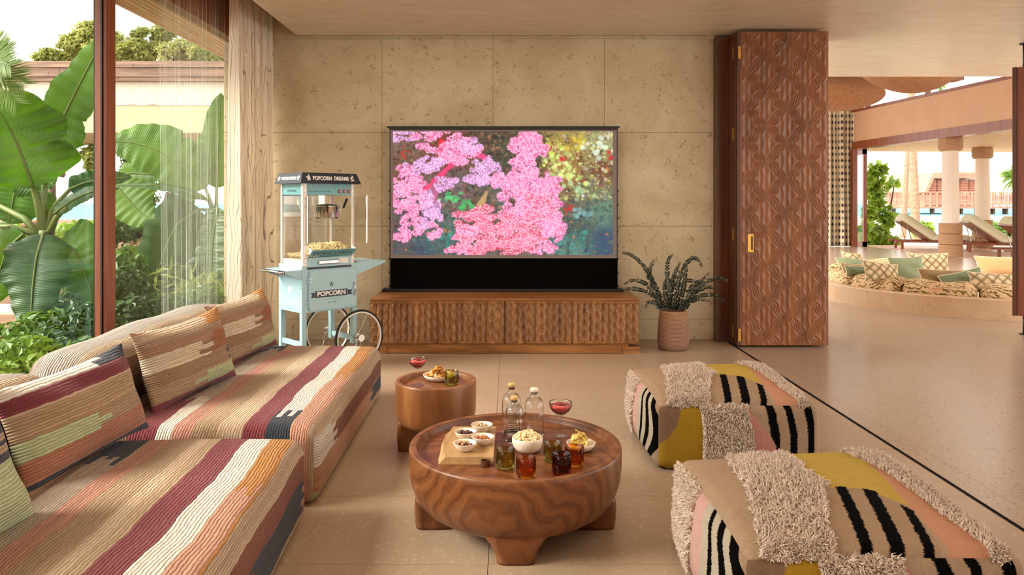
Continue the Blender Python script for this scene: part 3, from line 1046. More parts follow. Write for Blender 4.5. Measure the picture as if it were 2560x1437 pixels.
# the projected picture, painted per point: soft corals over a dark reef
def coral_picture(w, h):
    r = np.random.default_rng(3)
    yy, xx = np.mgrid[0:h, 0:w]
    u, v = xx / w, yy / h
    def L3(c): return np.array([lin(c[0]), lin(c[1]), lin(c[2])])
    keys = [((.05, .1), (120, 90, 80)), ((.25, .12), (120, 60, 50)), ((.45, .12), (70, 62, 48)), ((.62, .3), (76, 60, 50)), ((.8, .1), (150, 130, 70)), ((.95, .1), (150, 150, 110)),
            ((.78, .3), (150, 110, 60)), ((.95, .3), (110, 66, 50)), ((.9, .5), (110, 110, 88)), ((.8, .6), (110, 96, 78)), ((.95, .65), (96, 128, 108)), ((.85, .8), (70, 86, 76)),
            ((.96, .88), (50, 76, 104)), ((.8, .95), (84, 130, 120)), ((.05, .95), (90, 80, 82)), ((.18, .9), (76, 96, 96)), ((.25, .82), (70, 104, 98)), ((.05, .3), (110, 80, 60)),
            ((.3, .5), (110, 96, 100)), ((.1, .6), (90, 80, 84)), ((.4, .6), (100, 80, 70)), ((.47, .55), (86, 96, 90)), ((.62, .75), (120, 90, 90)), ((.5, .2), (70, 74, 60)), ((.14, .98), (60, 72, 96))]
    num = np.zeros((h, w, 3)); den = np.zeros((h, w, 1))
    for (a, b), c in keys:
        d2 = (u - a) ** 2 + ((v - b) * .56) ** 2
        wgt = 1 / (d2 + 0.0012) ** 2
        num += wgt[..., None] * L3(c); den += wgt[..., None]
    img = num / den
    def blob(cx, cy, rad, c, a=1.0, hard=0.7):
        x0, x1 = int(max(0, cx - rad - 1)), int(min(w, cx + rad + 2))
        y0, y1 = int(max(0, cy - rad - 1)), int(min(h, cy + rad + 2))
        if x1 <= x0 or y1 <= y0:
            return
        d = np.sqrt((xx[y0:y1, x0:x1] - cx) ** 2 + (yy[y0:y1, x0:x1] - cy) ** 2) / rad
        m = np.clip((1 - d) / (1 - hard + 1e-6), 0, 1)[..., None] * a
        img[y0:y1, x0:x1] = img[y0:y1, x0:x1] * (1 - m) + np.asarray(c) * m
    # reef rubble in the background
    pal = [(60, 34, 28), (40, 30, 26), (130, 70, 60), (160, 120, 90), (90, 100, 80), (46, 60, 54)]
    palr = [(190, 190, 110), (206, 214, 150), (150, 120, 50), (150, 40, 36), (214, 200, 180), (70, 46, 30), (60, 40, 30), (120, 140, 90)]
    for i in range(9000):
        cx, cy = r.uniform(0, w), r.uniform(0, h)
        a, b = cx / w, cy / h
        dark = r.random() < 0.45
        if a > 0.66 and b < 0.55 and a + b * .3 > .74:
            c = L3(palr[r.integers(len(palr))])
        elif a > .7 and b >= .5 or b > .85 and a < .3:
            c = L3([(60, 76, 68), (84, 120, 108), (44, 92, 96), (100, 92, 80), (40, 60, 90)][r.integers(5)])
        else:
            c = L3(pal[r.integers(len(pal))])
        blob(cx, cy, r.uniform(0.9, 3.6) if r.random() < .8 else r.uniform(4, 8), c * r.uniform(.5, 1.2), r.uniform(.25, .8), .3)
    # bright yellow-green crusts, green sponge, tan fish shape, small red and orange fish
    for a, b, n, s, c in ((.75, .22, 26, .035, (206, 220, 130)), (.80, .36, 30, .045, (200, 216, 130)), (.72, .12, 16, .03, (190, 190, 90)), (.86, .08, 20, .03, (196, 176, 60)),
                          (.93, .12, 22, .04, (210, 222, 200)), (.83, .48, 16, .03, (170, 196, 150)), (.28, .55, 16, .025, (90, 190, 120)), (.33, .60, 14, .022, (70, 170, 100)),
                          (.23, .84, 22, .03, (50, 140, 130)), (.86, .66, 16, .02, (120, 160, 160)), (.83, .90, 16, .04, (60, 136, 130)), (.16, .47, 6, .015, (170, 166, 160))):
        for _ in range(n):
            blob((a + r.normal(0, s)) * w, (b + r.normal(0, s * 1.3)) * h, r.uniform(3, 9), L3(c) * r.uniform(.6, 1.1), .75, .5)
    for q in np.linspace(0, 1, 14):
        blob((.425 - .03 * q) * w, (.49 + .12 * q) * h, 4 + 9 * q, L3((170, 140, 96)), .8, .6)
    for a, b, n in ((.77, .23, 14), (.725, .13, 8), (.80, .62, 14), (.985, .18, 14), (.06, .18, 8)):
        for _ in range(n):
            blob((a + r.normal(0, .01)) * w, (b + r.normal(0, .022)) * h, r.uniform(2, 5), L3((180, 30, 36)), .8, .5)
    for a, b, dy in ((.237, .80, .05), (.975, .30, .04), (.58, .98, 0), (.82, .85, .03), (.97, .83, .01), (.81, .73, .01), (.06, .955, .01)):
        for q in np.linspace(-1, 1, 9):
            blob(a * w + q * 2, (b + dy * q * .5) * h, 2.4 * (1.1 - abs(q)), L3((220, 110, 50)), .9, .5)
    # soft coral masses: (u, v, ru, rv, tint)
    PK, PU, RD = (228, 120, 168), (196, 140, 190), (222, 90, 120)
    masses = [(.02, .03, .09, .05, PU), (.20, .06, .10, .11, PK), (.30, .16, .10, .10, PK), (.27, .22, .06, .07, PK), (.36, .13, .05, .07, PU), (.12, .28, .07, .07, PU), (.17, .25, .05, .07, PU),
              (.05, .38, .07, .09, PK), (.11, .43, .06, .07, PK), (.04, .55, .06, .07, PK), (.02, .47, .04, .05, PK), (.13, .55, .05, .08, PK), (.17, .60, .04, .14, PU), (.06, .63, .06, .06, PK), (.09, .75, .05, .10, PK),
              (.04, .84, .045, .05, PK), (.17, .80, .05, .08, PK), (.17, .70, .05, .08, PU), (.42, .27, .06, .08, PU), (.38, .37, .06, .07, PU), (.45, .39, .06, .07, PU), (.24, .42, .06, .06, PU),
              (.60, .06, .08, .09, PK), (.58, .17, .07, .10, PK), (.64, .10, .06, .12, PK), (.60, .28, .06, .08, PK), (.63, .36, .07, .09, PK), (.52, .42, .07, .09, PK), (.60, .48, .10, .12, PK), (.70, .45, .07, .10, PK), (.54, .55, .06, .12, PK),
              (.72, .58, .05, .12, PK), (.66, .62, .10, .12, RD), (.56, .68, .08, .10, PK), (.42, .66, .06, .06, RD), (.36, .71, .08, .08, RD), (.45, .73, .12, .10, RD), (.33, .82, .07, .08, PK), (.42, .85, .12, .12, RD),
              (.55, .80, .12, .12, RD), (.66, .78, .10, .14, RD), (.74, .80, .05, .10, PK), (.71, .72, .06, .10, PK), (.30, .95, .06, .05, PK), (.42, .95, .14, .07, RD), (.58, .93, .12, .08, RD), (.68, .93, .06, .06, PK)]
    sub = []
    for (a, b, ru, rv, tint) in masses:
        for _ in range(18):
            th, q = r.uniform(0, 2 * PI), r.random() ** .5 * 1.0
            f_ = r.uniform(.16, .36)
            sub.append((a + ru * q * math.cos(th), b + rv * q * math.sin(th), ru * f_, rv * f_, tint))
    masses = sub
    stems = [((.27, .26), (.13, .50), (206, 60, 110)), ((.22, .08), (.22, .20), (200, 40, 60)), ((.60, .04), (.62, .36), (214, 60, 90)), ((.60, .50), (.62, .80), (190, 40, 60)), ((.34, .14), (.42, .22), (200, 70, 120)), ((.45, .95), (.62, .78), (200, 60, 80)),
             ((.20, .40), (.18, .62), (170, 90, 130))]
    for p, q, c in stems:
        for s_ in np.linspace(0, 1, 50):
            blob((p[0] + (q[0] - p[0]) * s_) * w + r.normal(0, 1.5), (p[1] + (q[1] - p[1]) * s_) * h + r.normal(0, 1.5), r.uniform(5, 10), L3(c), .7, .3)
    light = L3((252, 214, 238))
    for ci, (a, b, ru, rv, tint) in enumerate(masses):
        n = int(17000 * ru * rv * 4) + 6
        base = L3(tint)
        for _ in range(max(5, n // 3)):
            th, q = r.uniform(0, 2 * PI), math.sqrt(r.random()) * .9
            blob((a + ru * q * math.cos(th)) * w, (b + rv * q * math.sin(th)) * h, r.uniform(3, 6), base * r.uniform(.55, .9), .75, .4)
    for ci, (a, b, ru, rv, tint) in enumerate(masses):
        n = int(17000 * ru * rv * 4) + 6
        base = L3(tint)
        for _ in range(n):
            th, q = r.uniform(0, 2 * PI), r.random() ** .42 * r.uniform(.85, 1.12)
            x_, y_ = (a + ru * q * math.cos(th)) * w, (b + rv * q * math.sin(th)) * h
            kq = r.random() * .55 + .45 * min(1, q)
            c = base * .42 if kq < .2 else (base * .8 if kq < .5 else base * .5 + light * .46)
            blob(x_, y_, r.uniform(1.0, 2.3), c, .92, .45)
    return np.clip(img, 0, 1) ** 1.12
PW, PH = 560, 314
pic = coral_picture(PW, PH)
px0, px1, py0, py1 = 981.5, 1533.0, 328.0, 637.5
X, Z = np.meshgrid(np.linspace(sx(px0), sx(px1), PW), np.linspace(sz(py0), sz(py1), PH))
V = np.stack([X, np.full_like(X, 0.0265), Z], -1).reshape(-1, 3)
idx = np.arange(PW * PH).reshape(PH, PW)
q = np.stack([idx[:-1, :-1], idx[1:, :-1], idx[1:, 1:], idx[:-1, 1:]], -1).reshape(-1, 4)
g = G('projected_picture')
vc = g.n('VertexColor', {'layer_name': 'Col'})
g.set(C(30, 30, 30), 0.7, emit=vc.outputs[0], es=1.0)
obj('projected_image', np_mesh('projected_image', V, q, False, pic.reshape(-1, 3)), g.m, scr)
# ------------------------------------------------------------------ folding door stack with carved front leaf
DY = 7.13
dr = thing('folding_door', 'stack of folded timber door leaves with a carved front leaf', 'door', (2.2, DY, 0))
DX0, DX1, DZ0, DZ1 = 0.03, 0.880, 0.018, 3.045
def carved_leaf():
    nx, nz = 330, 620
    W, Hh = DX1 - DX0, DZ1 - DZ0
    X, Z = np.meshgrid(np.linspace(0, W, nx + 1), np.linspace(0, Hh, nz + 1), indexing='ij')
    Px, Pz = 0.394, 0.336
    x = X - 0.245
    z = Z - 0.10
    a = 2 * PI * x / Px
    b = 2 * PI * z / Pz
    f = x / (Px / 12) + 1.30 * np.sin(a) * np.cos(b) + 0.62 * np.sin(2 * a) * np.cos(2 * b) + 0.30 * np.sin(a) * np.cos(3 * b)
    rid = np.abs(np.sin(PI * f))
    h = 0.0095 * rid ** 0.7
    # finer cuts inside the lozenges
    f2 = x / (Px / 16) + 3.0 * np.sin(a) * np.cos(b)
    h -= 0.0
    e = np.minimum(np.minimum(X, W - X) - 0.014, np.minimum(Z, Hh - Z) - 0.004)
    h = np.where(e > 0, h, 0.004)
    # flat patch under the pull
    hp = (X > 0.062) & (X < 0.135) & (Z > 0.88) & (Z < 1.085)
    h[hp] = 0.004
    V = np.stack([X + DX0, 0.0065 - h, Z + DZ0], -1).reshape(-1, 3)
    idx = np.arange((nx + 1) * (nz + 1)).reshape(nx + 1, nz + 1)
    q = np.stack([idx[:-1, :-1], idx[1:, :-1], idx[1:, 1:], idx[:-1, 1:]], -1).reshape(-1, 4)
    return np_mesh('carved_face', V, q, True)
MB().box(DX0, DX1, 0.0066, 0.045, DZ0, DZ1).build('leaf', M['door_wood'], dr)
obj('carved_face', carved_leaf(), M['door_wood'], dr)
MB().box(0.004, DX0 - 0.002, 0.004, 0.045, DZ0, DZ1).build('stile', M['dark_wood'], dr, bevel=0.002)
for i in range(5):
    y = 0.055 + i * 0.062
    MB().box(0.0 + 0.004 * (i % 2), DX1 - 0.02, y, y + 0.05, DZ0, DZ1).build('leaf', M['dark_wood'], dr, bevel=0.003)
for z in (0.06, 1.0, 1.98, 2.78):
    mb = MB()
    mb.tube([(0.012, -0.004, z), (0.012, -0.004, z + 0.12)], 0.006, 10).box(0.012, 0.036, -0.0022, 0.0035, z, z + 0.12)
    if z in (0.06, 2.78):
        mb.build('hinge', M['brass'], dr)
    mb2 = MB().tube([(-0.004, 0.116, z + .02), (-0.004, 0.116, z + 0.14)], 0.006, 10)
    mb2.build('hinge', M['brass'], dr)
ph = MB().box(DX0 + 0.070, DX0 + 0.127, -0.0025, 0.004, 0.915, 1.095)
pl = ph.build('pull_plate', M['brass'], dr, bevel=0.002)
MB().box(DX0 + 0.104, DX0 + 0.120, -0.0040, -0.0024, 0.94, 1.07).build('pull_slot', M['black'], pl)

# pivot door further right in the hall opening, on black pivots
pv = thing('pivot_door', 'tall red-brown pivot door on black pivots at the right edge', 'door', (5.44, 7.85, 0), D2R(-62))
MB().box(-0.03, 0.70, -0.03, 0.03, 0.195, 2.83).build('leaf', M['red_wood'], pv, bevel=0.004)
MB().box(-0.075, -0.032, -0.036, 0.036, 0.19, 2.835).build('stile', M['dark_wood'], pv, bevel=0.004)
MB().tube([(0.03, 0, 0.012), (0.03, 0, 0.195)], 0.018, 16).build('pivot', M['black'], pv, smooth=True)
MB().tube([(0.03, 0, 2.83), (0.03, 0, CEIL - 0.012)], 0.018, 16).build('pivot', M['black'], pv, smooth=True)
MB().lathe([(0.05, 0), (0.05, 0.012)], 24, (0.03, 0, 0.0)).build('floor_plate', M['black'], pv)
MB().lathe([(0.05, 0), (0.05, 0.012)], 24, (0.03, 0, CEIL - 0.0122)).build('ceiling_plate', M['black'], pv)

# ------------------------------------------------------------------ curtains
def drape(name, mat, path, z0, z1, folds, amp, label, cat, pinch=0.0, seed=0, nv=40, group=None, solid=0.0):
    """path: 2 points (x,y); folded cloth between them"""
    p0, p1 = Vector(path[0]), Vector(path[1])
    d = p1 - p0
    L = d.length
    d = d / L
    nrm = Vector((d.y, -d.x))
    r = np.random.default_rng(seed)
    nu = folds * 14
    ph = r.uniform(0, 6, 6)
    V, U = [], []
    s_acc = 0
    prev = None
    arc = []
    for i in range(nu + 1):
        s = i / nu
        w = s * folds * 2 * PI
        o = amp * (math.sin(w + 0.8 * math.sin(w * 0.37 + ph[0])) + 0.35 * math.sin(w * 0.53 + ph[1]))
        p = (s * L, o)
        if prev:
            s_acc += math.hypot(p[0] - prev[0], p[1] - prev[1])
        arc.append(s_acc)
        prev = p
    for j in range(nv + 1):
        t = j / nv
        z = z0 + (z1 - z0) * t
        k = 1 + pinch * math.sin(PI * t)
        for i in range(nu + 1):
            s = i / nu
            w = s * folds * 2 * PI
            o = amp * (math.sin(w + 0.8 * math.sin(w * 0.37 + ph[0])) + 0.35 * math.sin(w * 0.53 + ph[1]))
            o = o * (0.75 + 0.35 * (1 - t)) + 0.006 * math.sin(w * 2.3 + t * 5 + ph[2])
            q = p0 + d * (L * (0.5 + (s - 0.5) * k) + 0.01 * math.sin(t * 4 + w * .2)) + nrm * o
            V.append((q.x, q.y, z))
            U.append((arc[i], z))
    idx = np.arange((nu + 1) * (nv + 1)).reshape(nv + 1, nu + 1)
    q = np.stack([idx[:-1, :-1], idx[:-1, 1:], idx[1:, 1:], idx[1:, :-1]], -1).reshape(-1, 4)
    me = np_mesh(name, np.array(V), q, True)
    U = np.array(U, dtype=np.float32)
    lay = me.uv_layers.new(name='UVMap')
    li = np.zeros(len(me.loops), dtype=np.int32)
    me.loops.foreach_get('vertex_index', li)
    lay.data.foreach_set('uv', U[li].ravel())
    o = obj(name, me, mat, solid=solid)
    tag(o, label, cat, group)
    return o

g = G('woodgrain_curtain')
v = g.co('UV', (1, 0.16, 1))
nz = g.noise(g.co('UV', (2.2, 0.55, 1)), 1.5, 2, 0.5, 1.0)
f = g.math('ADD', g.math('MULTIPLY', g.sep(g.co('UV'))[0], 24), g.math('MULTIPLY', nz, 6.5))
fr2 = g.math('FRACT', f)
line = g.math('MULTIPLY', g.fr(g.math('ABSOLUTE', g.math('SUBTRACT', fr2, 0.5)), 0.075, 0.035), 0.6)
tone = g.noise(g.co('UV', (5, 0.4, 1)), 1.5, 3)
base = g.mix(tone, C(238, 224, 204), C(250, 242, 228))
col = g.mix(line, base, C(128, 92, 62))
g.set(col, 0.9, spec=0.1)
t_ = g.n('BsdfTranslucent'); g.put(t_.inputs[0], col)
mx = g.n('MixShader'); mx.inputs[0].default_value = 0.35
g.nt.links.new(g.b.outputs[0], mx.inputs[1]); g.nt.links.new(t_.outputs[0], mx.inputs[2]); g.nt.links.new(mx.outputs[0], g.out.inputs['Surface'])
drape('curtain', g.m, ((-2.47, 6.62), (-2.43, 7.47)), 0.01, 3.40, 10, 0.058, 'cream curtain with brown wood-grain lines gathered beside the stone wall', 'curtain', seed=2, solid=0.003)

g = G('sheer_voile')
t1 = g.n('BsdfTransparent'); t1.inputs[0].default_value = (1, 1, 1, 1)
d1 = g.n('BsdfDiffuse'); d1.inputs[0].default_value = C(226, 232, 222)
d2 = g.n('BsdfTranslucent'); d2.inputs[0].default_value = C(226, 232, 222)
m1 = g.n('MixShader'); m1.inputs[0].default_value = 0.5
g.nt.links.new(d1.outputs[0], m1.inputs[1]); g.nt.links.new(d2.outputs[0], m1.inputs[2])
m2 = g.n('MixShader')
fz = g.n('LayerWeight'); fz.inputs['Blend'].default_value = 0.35
fac = g.math('ADD', 0.02, g.math('MULTIPLY', g.math('POWER', fz.outputs['Facing'], 2.6), 0.5))
g.put(m2.inputs[0], fac)
g.nt.links.new(t1.outputs[0], m2.inputs[1]); g.nt.links.new(m1.outputs[0], m2.inputs[2]); g.nt.links.new(m2.outputs[0], g.out.inputs['Surface'])
drape('sheer_curtain', g.m, ((-2.62, 5.55), (-2.61, 6.75)), 0.01, 3.40, 11, 0.045, 'thin see-through white sheer curtain hanging before the garden window', 'curtain', seed=5)

# ------------------------------------------------------------------ potted eucalyptus
PX, PYY = 1.568, 7.06
g = G('woven_pot')
w = g.wave(g.co('Object', (1, 1, 1)), 26, 1.5, 2, 3, 'BANDS', 'Z')
n = g.noise(g.co('Object', (1, 1, 4)), 14, 4, 0.6)
zc = g.sep(g.co('Object'))[2]
col = g.mix(g.fr(zc, 0.22, 0.32), C(158, 120, 102), C(172, 132, 98))
col = g.mix(g.math('MULTIPLY', n, 0.6), col, C(140, 92, 70))
g.set(col, 0.9)
g.bump(g.math('ADD', w, n), 0.7, 0.006)
pot = thing('potted_plant', 'eucalyptus fronds in a pinkish woven pot beside the console', 'plant', (PX, PYY, 0))
MB().lathe([(0.0, 0.0), (0.118, 0.0), (0.138, 0.012), (0.147, 0.05), (0.150, 0.11), (0.146, 0.19), (0.139, 0.27), (0.131, 0.34), (0.128, 0.365), (0.122, 0.369), (0.116, 0.362), (0.112, 0.30), (0.0, 0.30)], 64,
           rad=lambda a, r, z: r * (1 + 0.012 * math.sin(5 * a + 9 * z))).build('pot', g.m, pot, smooth=True)
MB().lathe([(0.0, 0.298), (0.112, 0.302), (0.112, 0.296)], 32).build('soil', M['soil'], pot)
def frond(pts, leaf, mat, seed, yoff):
    """pts in photo pixels; depth runs from the pot by yoff"""
    r = np.random.default_rng(seed)
    P = []
    n = len(pts)
    for i, (px, py) in enumerate(pts):
        w = at(px, py, PYY + yoff * i / (n - 1))
        P.append(np.array(w) - np.array([PX, PYY, 0]))
    P = np.array(P)
    # Catmull-like resample
    tt = np.linspace(0, n - 1, 46)
    Q = np.stack([np.interp(tt, range(n), P[:, k]) for k in range(3)], 1)
    for _ in range(3):
        Q[1:-1] = (Q[:-2] + 2 * Q[1:-1] + Q[2:]) / 4
    mb = MB().tube([tuple(p) for p in Q], [0.0035 * (1 - 0.7 * i / 45) for i in range(46)], 5)
    Lseg = np.linalg.norm(np.diff(Q, axis=0), axis=1).sum()
    k = max(10, int(Lseg / 0.015))
    for i in range(k):
        s = (i + 1.5) / (k + 1)
        f_ = s * 45
        a = int(min(44, f_))
        p = Q[a] + (Q[a + 1] - Q[a]) * (f_ - a)
        d = Q[a + 1] - Q[a]
        d = d / (np.linalg.norm(d) + 1e-9)
        sz_ = leaf * (1.0 - 0.62 * s ** 2) * r.uniform(0.8, 1.15)
        ang = r.uniform(0, 2 * PI) if i % 2 else r.uniform(-0.5, 0.5) + PI * (i // 2 % 2)
        side = np.cross(d, [0, 1, 0.001]); side /= np.linalg.norm(side) + 1e-9
        up = np.cross(side, d)
        for sg in (1, -1):
            o_ = (side * math.cos(ang) + up * math.sin(ang)) * sg + d * 0.25
            o_ /= np.linalg.norm(o_)
            wv = np.cross(o_, d) * 0.3 + d * 0.9
            wv /= np.linalg.norm(wv)
            c = p + o_ * 0.002
            vs = [c]
            for (l, ww) in ((0.3, 0.42), (0.72, 0.46), (1.0, 0.0), (0.72, -0.46), (0.3, -0.42)):
                vs.append(c + o_ * sz_ * l + wv * sz_ * ww)
            mb.add(vs, [(0, 1, 2, 3), (0, 3, 4, 5)])
    mb.build('frond', mat, pot)
E = M['eucalyptus']
fr_list = [([(1662, 776), (1645, 730), (1625, 690), (1610, 665), (1590, 645), (1572, 634), (1556, 632)], .05),
           ([(1660, 776), (1645, 740), (1620, 712), (1600, 702), (1580, 700), (1560, 710)], -.06),
           ([(1658, 776), (1640, 742), (1615, 728), (1590, 722), (1570, 722), (1545, 724)], .03),
           ([(1655, 776), (1640, 758), (1622, 752), (1613, 768)], -.1), ([(1640, 720), (1622, 690), (1624, 672), (1636, 648)], .05),
           ([(1676, 778), (1672, 730), (1668, 690), (1668, 660), (1672, 645), (1682, 636)], -.05), ([(1680, 778), (1680, 720), (1688, 680), (1700, 656)], .08),
           ([(1690, 778), (1692, 720), (1702, 680), (1718, 655), (1732, 643), (1746, 648), (1756, 668)], .02),
           ([(1688, 778), (1700, 730), (1712, 690), (1718, 668)], -.1),
           ([(1705, 776), (1722, 738), (1748, 715), (1775, 700), (1800, 694), (1820, 702)], -.05),
           ([(1708, 776), (1730, 748), (1755, 738), (1780, 736), (1800, 744), (1812, 752)], -.12),
           ([(1700, 776), (1720, 752), (1748, 748), (1775, 752)], .06), ([(1715, 735), (1735, 712), (1755, 700), (1773, 682)], .08),
           ([(1695, 776), (1706, 740), (1712, 700), (1730, 702), (1750, 705)], .1), ([(1668, 778), (1664, 740), (1660, 715), (1664, 700)], .0),
           ([(1684, 778), (1690, 742), (1698, 712)], -.15), ([(1672, 778), (1676, 740), (1680, 705), (1684, 684)], -.12), ([(1712, 770), (1738, 728), (1770, 716), (1784, 720)], .05)]
for i, (p, yo) in enumerate(fr_list):
    frond(p, 0.027, E, i, yo)

# ------------------------------------------------------------------ patchwork shag poufs
PF_W, PF_D, PF_H, PF_R = 0.86, 0.88, 0.355, 0.055
FX0, FY0 = 0.765, 3.845               # far pouf, near-left corner
def zt(zx, zy):                        # reading of one detail view of the photo
    return 1540 + zx / 4.74, 880 + zy / 4.74
def topq(zx, zy):
    p = onz(*zt(zx, zy), 0.385)
    return (p.x - FX0, p.y - FY0)
def frontq(zx, zy):
    px, py = zt(zx, zy)
    p = at(px, py, FY0)
    return (p.x - FX0, p.z)
GREIGE, SHAGC, MUST = C(164, 138, 114), C(196, 174, 154), C(178, 150, 74)
BLK, PEACH, PNK = C(7, 6, 6), C(184, 134, 106), C(176, 122, 112)
BRN, MUST2, STONEC = C(118, 92, 72), C(152, 118, 36), C(154, 128, 104)
CREAM, LPINK = C(176, 164, 146), C(194, 154, 144)
top_polys = [
    (STONEC, [(1080, 300), (1720, 385), (1960, 670), (1050, 690)]),
    (MUST, [(900, 40), (1360, 100), (1600, 210), (1725, 388), (1420, 342), (1200, 350), (1050, 330), (980, 200)]),
    (PEACH, [(1560, 190), (1725, 385), (1890, 530), (1960, 700), (2420, 720), (2400, 600), (2000, 400), (1700, 240)]),
    (BLK, [(1225, 345), (1305, 340), (1420, 645), (1330, 645)]), (BLK, [(1420, 340), (1520, 345), (1645, 655), (1530, 640)]),
    (BLK, [(1662, 385), (1740, 400), (1862, 680), (1780, 680)]), (BLK, [(1080, 550), (1190, 552), (1200, 610), (1090, 618)]),
    (LPINK, [(470, 600), (610, 560), (660, 690), (500, 690)]),
    (SHAGC, [(1330, 60), (1640, 110), (1900, 190), (2130, 380), (2330, 590), (2250, 570), (2080, 465), (1700, 250), (1520, 175)]),
    (SHAGC, [(560, 60), (920, 30), (1070, 270), (1125, 312), (1205, 330), (1130, 375), (1110, 430), (1095, 590), (1060, 660), (640, 660), (610, 560), (600, 330), (545, 205)])]
front_polys = [
    (BRN, [(480, 620), (800, 620), (720, 870), (610, 1020), (480, 1110)]),
    (MUST2, [(795, 600), (990, 600), (1020, 900), (1020, 1450), (480, 1450), (480, 1110), (610, 1020), (720, 870)]),
    (PNK, [(1540, 620), (1700, 850), (1810, 1000), (1900, 1150), (1900, 1450), (1580, 1450), (1590, 960)]),
    (BLK, [(1768, 600), (1868, 600), (1925, 950), (1925, 1450), (1890, 1450), (1885, 1110), (1815, 970)]),
    (BLK, [(1983, 600), (2070, 600), (2140, 950), (2140, 1450), (2050, 1450), (2050, 950)]),
    (BLK, [(2208, 600), (2308, 600), (2350, 850), (2355, 1450), (2272, 1450), (2268, 900)]),
    (SHAGC, [(990, 600), (1545, 600), (1600, 960), (1600, 1450), (1020, 1450), (1020, 900)])]
def in_poly(x, y, poly):
    c = np.zeros(x.shape, bool)
    n = len(poly)
    for i in range(n):
        x1, y1 = poly[i]; x2, y2 = poly[(i + 1) % n]
        cond = ((y1 > y) != (y2 > y)) & (x < (x2 - x1) * (y - y1) / (y2 - y1 + 1e-12) + x1)
        c ^= cond
    return c
TOPP = [(c, [topq(*p) for p in poly]) for c, poly in top_polys]
FRTP = [(c, [frontq(*p) for p in poly]) for c, poly in front_polys]
def pouf_paint(nm, P):
    """colour and shag mask for points of the unrounded block"""
    n = len(P)
    x, y, z = P[:, 0], P[:, 1], P[:, 2]
    jx = x + 0.0012 * np.sin(y * 130) + rng.normal(0, 0.0012, n)
    jy = y + 0.0012 * np.sin(x * 140) + rng.normal(0, 0.0012, n)
    jz = z + rng.normal(0, 0.0012, n)
    col = np.tile(np.array(GREIGE[:3]), (n, 1))
    shag = np.zeros(n, bool)
    if nm == 'top':
        for c, poly in TOPP:
            m = in_poly(jx, jy, poly)
            col[m] = c[:3]
            shag = np.where(m, c is SHAGC, shag)
    elif nm == 'front':
        col[:] = STONEC[:3]
        for c, poly in FRTP:
            m = in_poly(jx, jz, poly)
            col[m] = c[:3]
            shag = np.where(m, c is SHAGC, shag)
    elif nm == 'left':
        q = jy + 0.16 * np.sin(PI * np.clip(z / PF_H, 0, 1)) - 0.10 + 0.10 * (z / PF_H)
        bands = [(-9, STONEC), (0.075, BLK), (0.155, CREAM), (0.21, BLK), (0.262, CREAM), (0.315, BLK), (0.348, CREAM), (0.41, LPINK), (0.52, SHAGC), (0.86, MUST)]
        for b0, c in bands:
            m = q > b0
            col[m] = c[:3]
            shag = np.where(m, c is SHAGC, shag)
    elif nm == 'right':
        m = in_poly(jy, jz, [(0.2, -0.1), (0.6, -0.1), (0.5, 0.5), (0.25, 0.5)])
        col[m] = MUST[:3]
    else:
        m = (np.floor(jx / 0.06) % 2 == 0)
        col[m] = BLK[:3]
    return col, shag
def pouf_bulge(q, N):
    d = np.zeros_like(q)
    mid = np.sin(PI * np.clip(q[..., 0], 0, 1)) * np.sin(PI * np.clip(q[..., 1], 0, 1))
    d[..., 2] = np.where(q[..., 2] > 0.99, 0.070 * mid ** 0.8, 0) + np.where(q[..., 2] > 0.5, 0.014 * np.sin(q[..., 0] * 4 + 1) * np.sin(q[..., 1] * 5), 0)
    sv = np.sin(PI * np.clip(q[..., 2], 0, 1)) * np.sin(PI * np.clip(q[..., 1], 0, 1))
    d[..., 0] += np.where(q[..., 0] < 0.01, -0.055 * sv, 0) + np.where(q[..., 0] > 0.99, 0.055 * sv, 0)
    sv = np.sin(PI * np.clip(q[..., 2], 0, 1)) * np.sin(PI * np.clip(q[..., 0], 0, 1))
    d[..., 1] += np.where(q[..., 1] < 0.01, -0.030 * sv, 0) + np.where(q[..., 1] > 0.99, 0.05 * sv, 0)
    # slight inward taper to the floor
    return d
def pouf_meshes():
    paint, pts, shg = [], [], []
    def uvf(nm, P):
        c, s_ = pouf_paint(nm, P)
        paint.append(c); shg.append(s_)
        return P[:, :2]
    me = rbox_mesh('cover', PF_W, PF_D, PF_H, PF_R, (250, 250, 110), pouf_bulge, uvf)
    cols = np.concatenate(paint)
    ca = me.color_attributes.new('Col', 'FLOAT_COLOR', 'POINT')
    c4 = np.ones((len(me.vertices), 4), dtype=np.float32); c4[:, :3] = cols
    ca.data.foreach_set('color', c4.ravel())
    V = np.zeros(len(me.vertices) * 3, dtype=np.float32); me.vertices.foreach_get('co', V); V = V.reshape(-1, 3)
    Nn = np.zeros(len(me.vertices) * 3, dtype=np.float32); me.vertices.foreach_get('normal', Nn); Nn = Nn.reshape(-1, 3)
    sm = np.concatenate(shg)
    return me, V, Nn, sm
pouf_me, PV, PN, PS = pouf_meshes()
g = G('patchwork_pile')
vc = g.n('VertexColor', {'layer_name': 'Col'})
n1 = g.noise(g.co(), 260, 2, 0.6)
n2 = g.noise(g.co('Object', (1, 1, 1)), 30, 3)
k_ = g.math('ADD', 0.66, g.math('ADD', g.math('MULTIPLY', n1, 0.42), g.math('MULTIPLY', n2, 0.26)))
kk = g.n('CombineColor')
for i in range(3):
    g.put(kk.inputs[i], k_)
g.set(g.mix(1.0, vc.outputs[0], kk.outputs[0], 'MULTIPLY'), 0.95, spec=0.03)
g.bump(n1, 0.9, 0.006)
PILE = g.m
g = G('shag_wool')
n1 = g.noise(g.co(), 40, 3)
g.set(g.mix(n1, C(192, 168, 148), C(230, 212, 196)), 0.95, spec=0.05, sheen=0.2)
SHAG = g.m
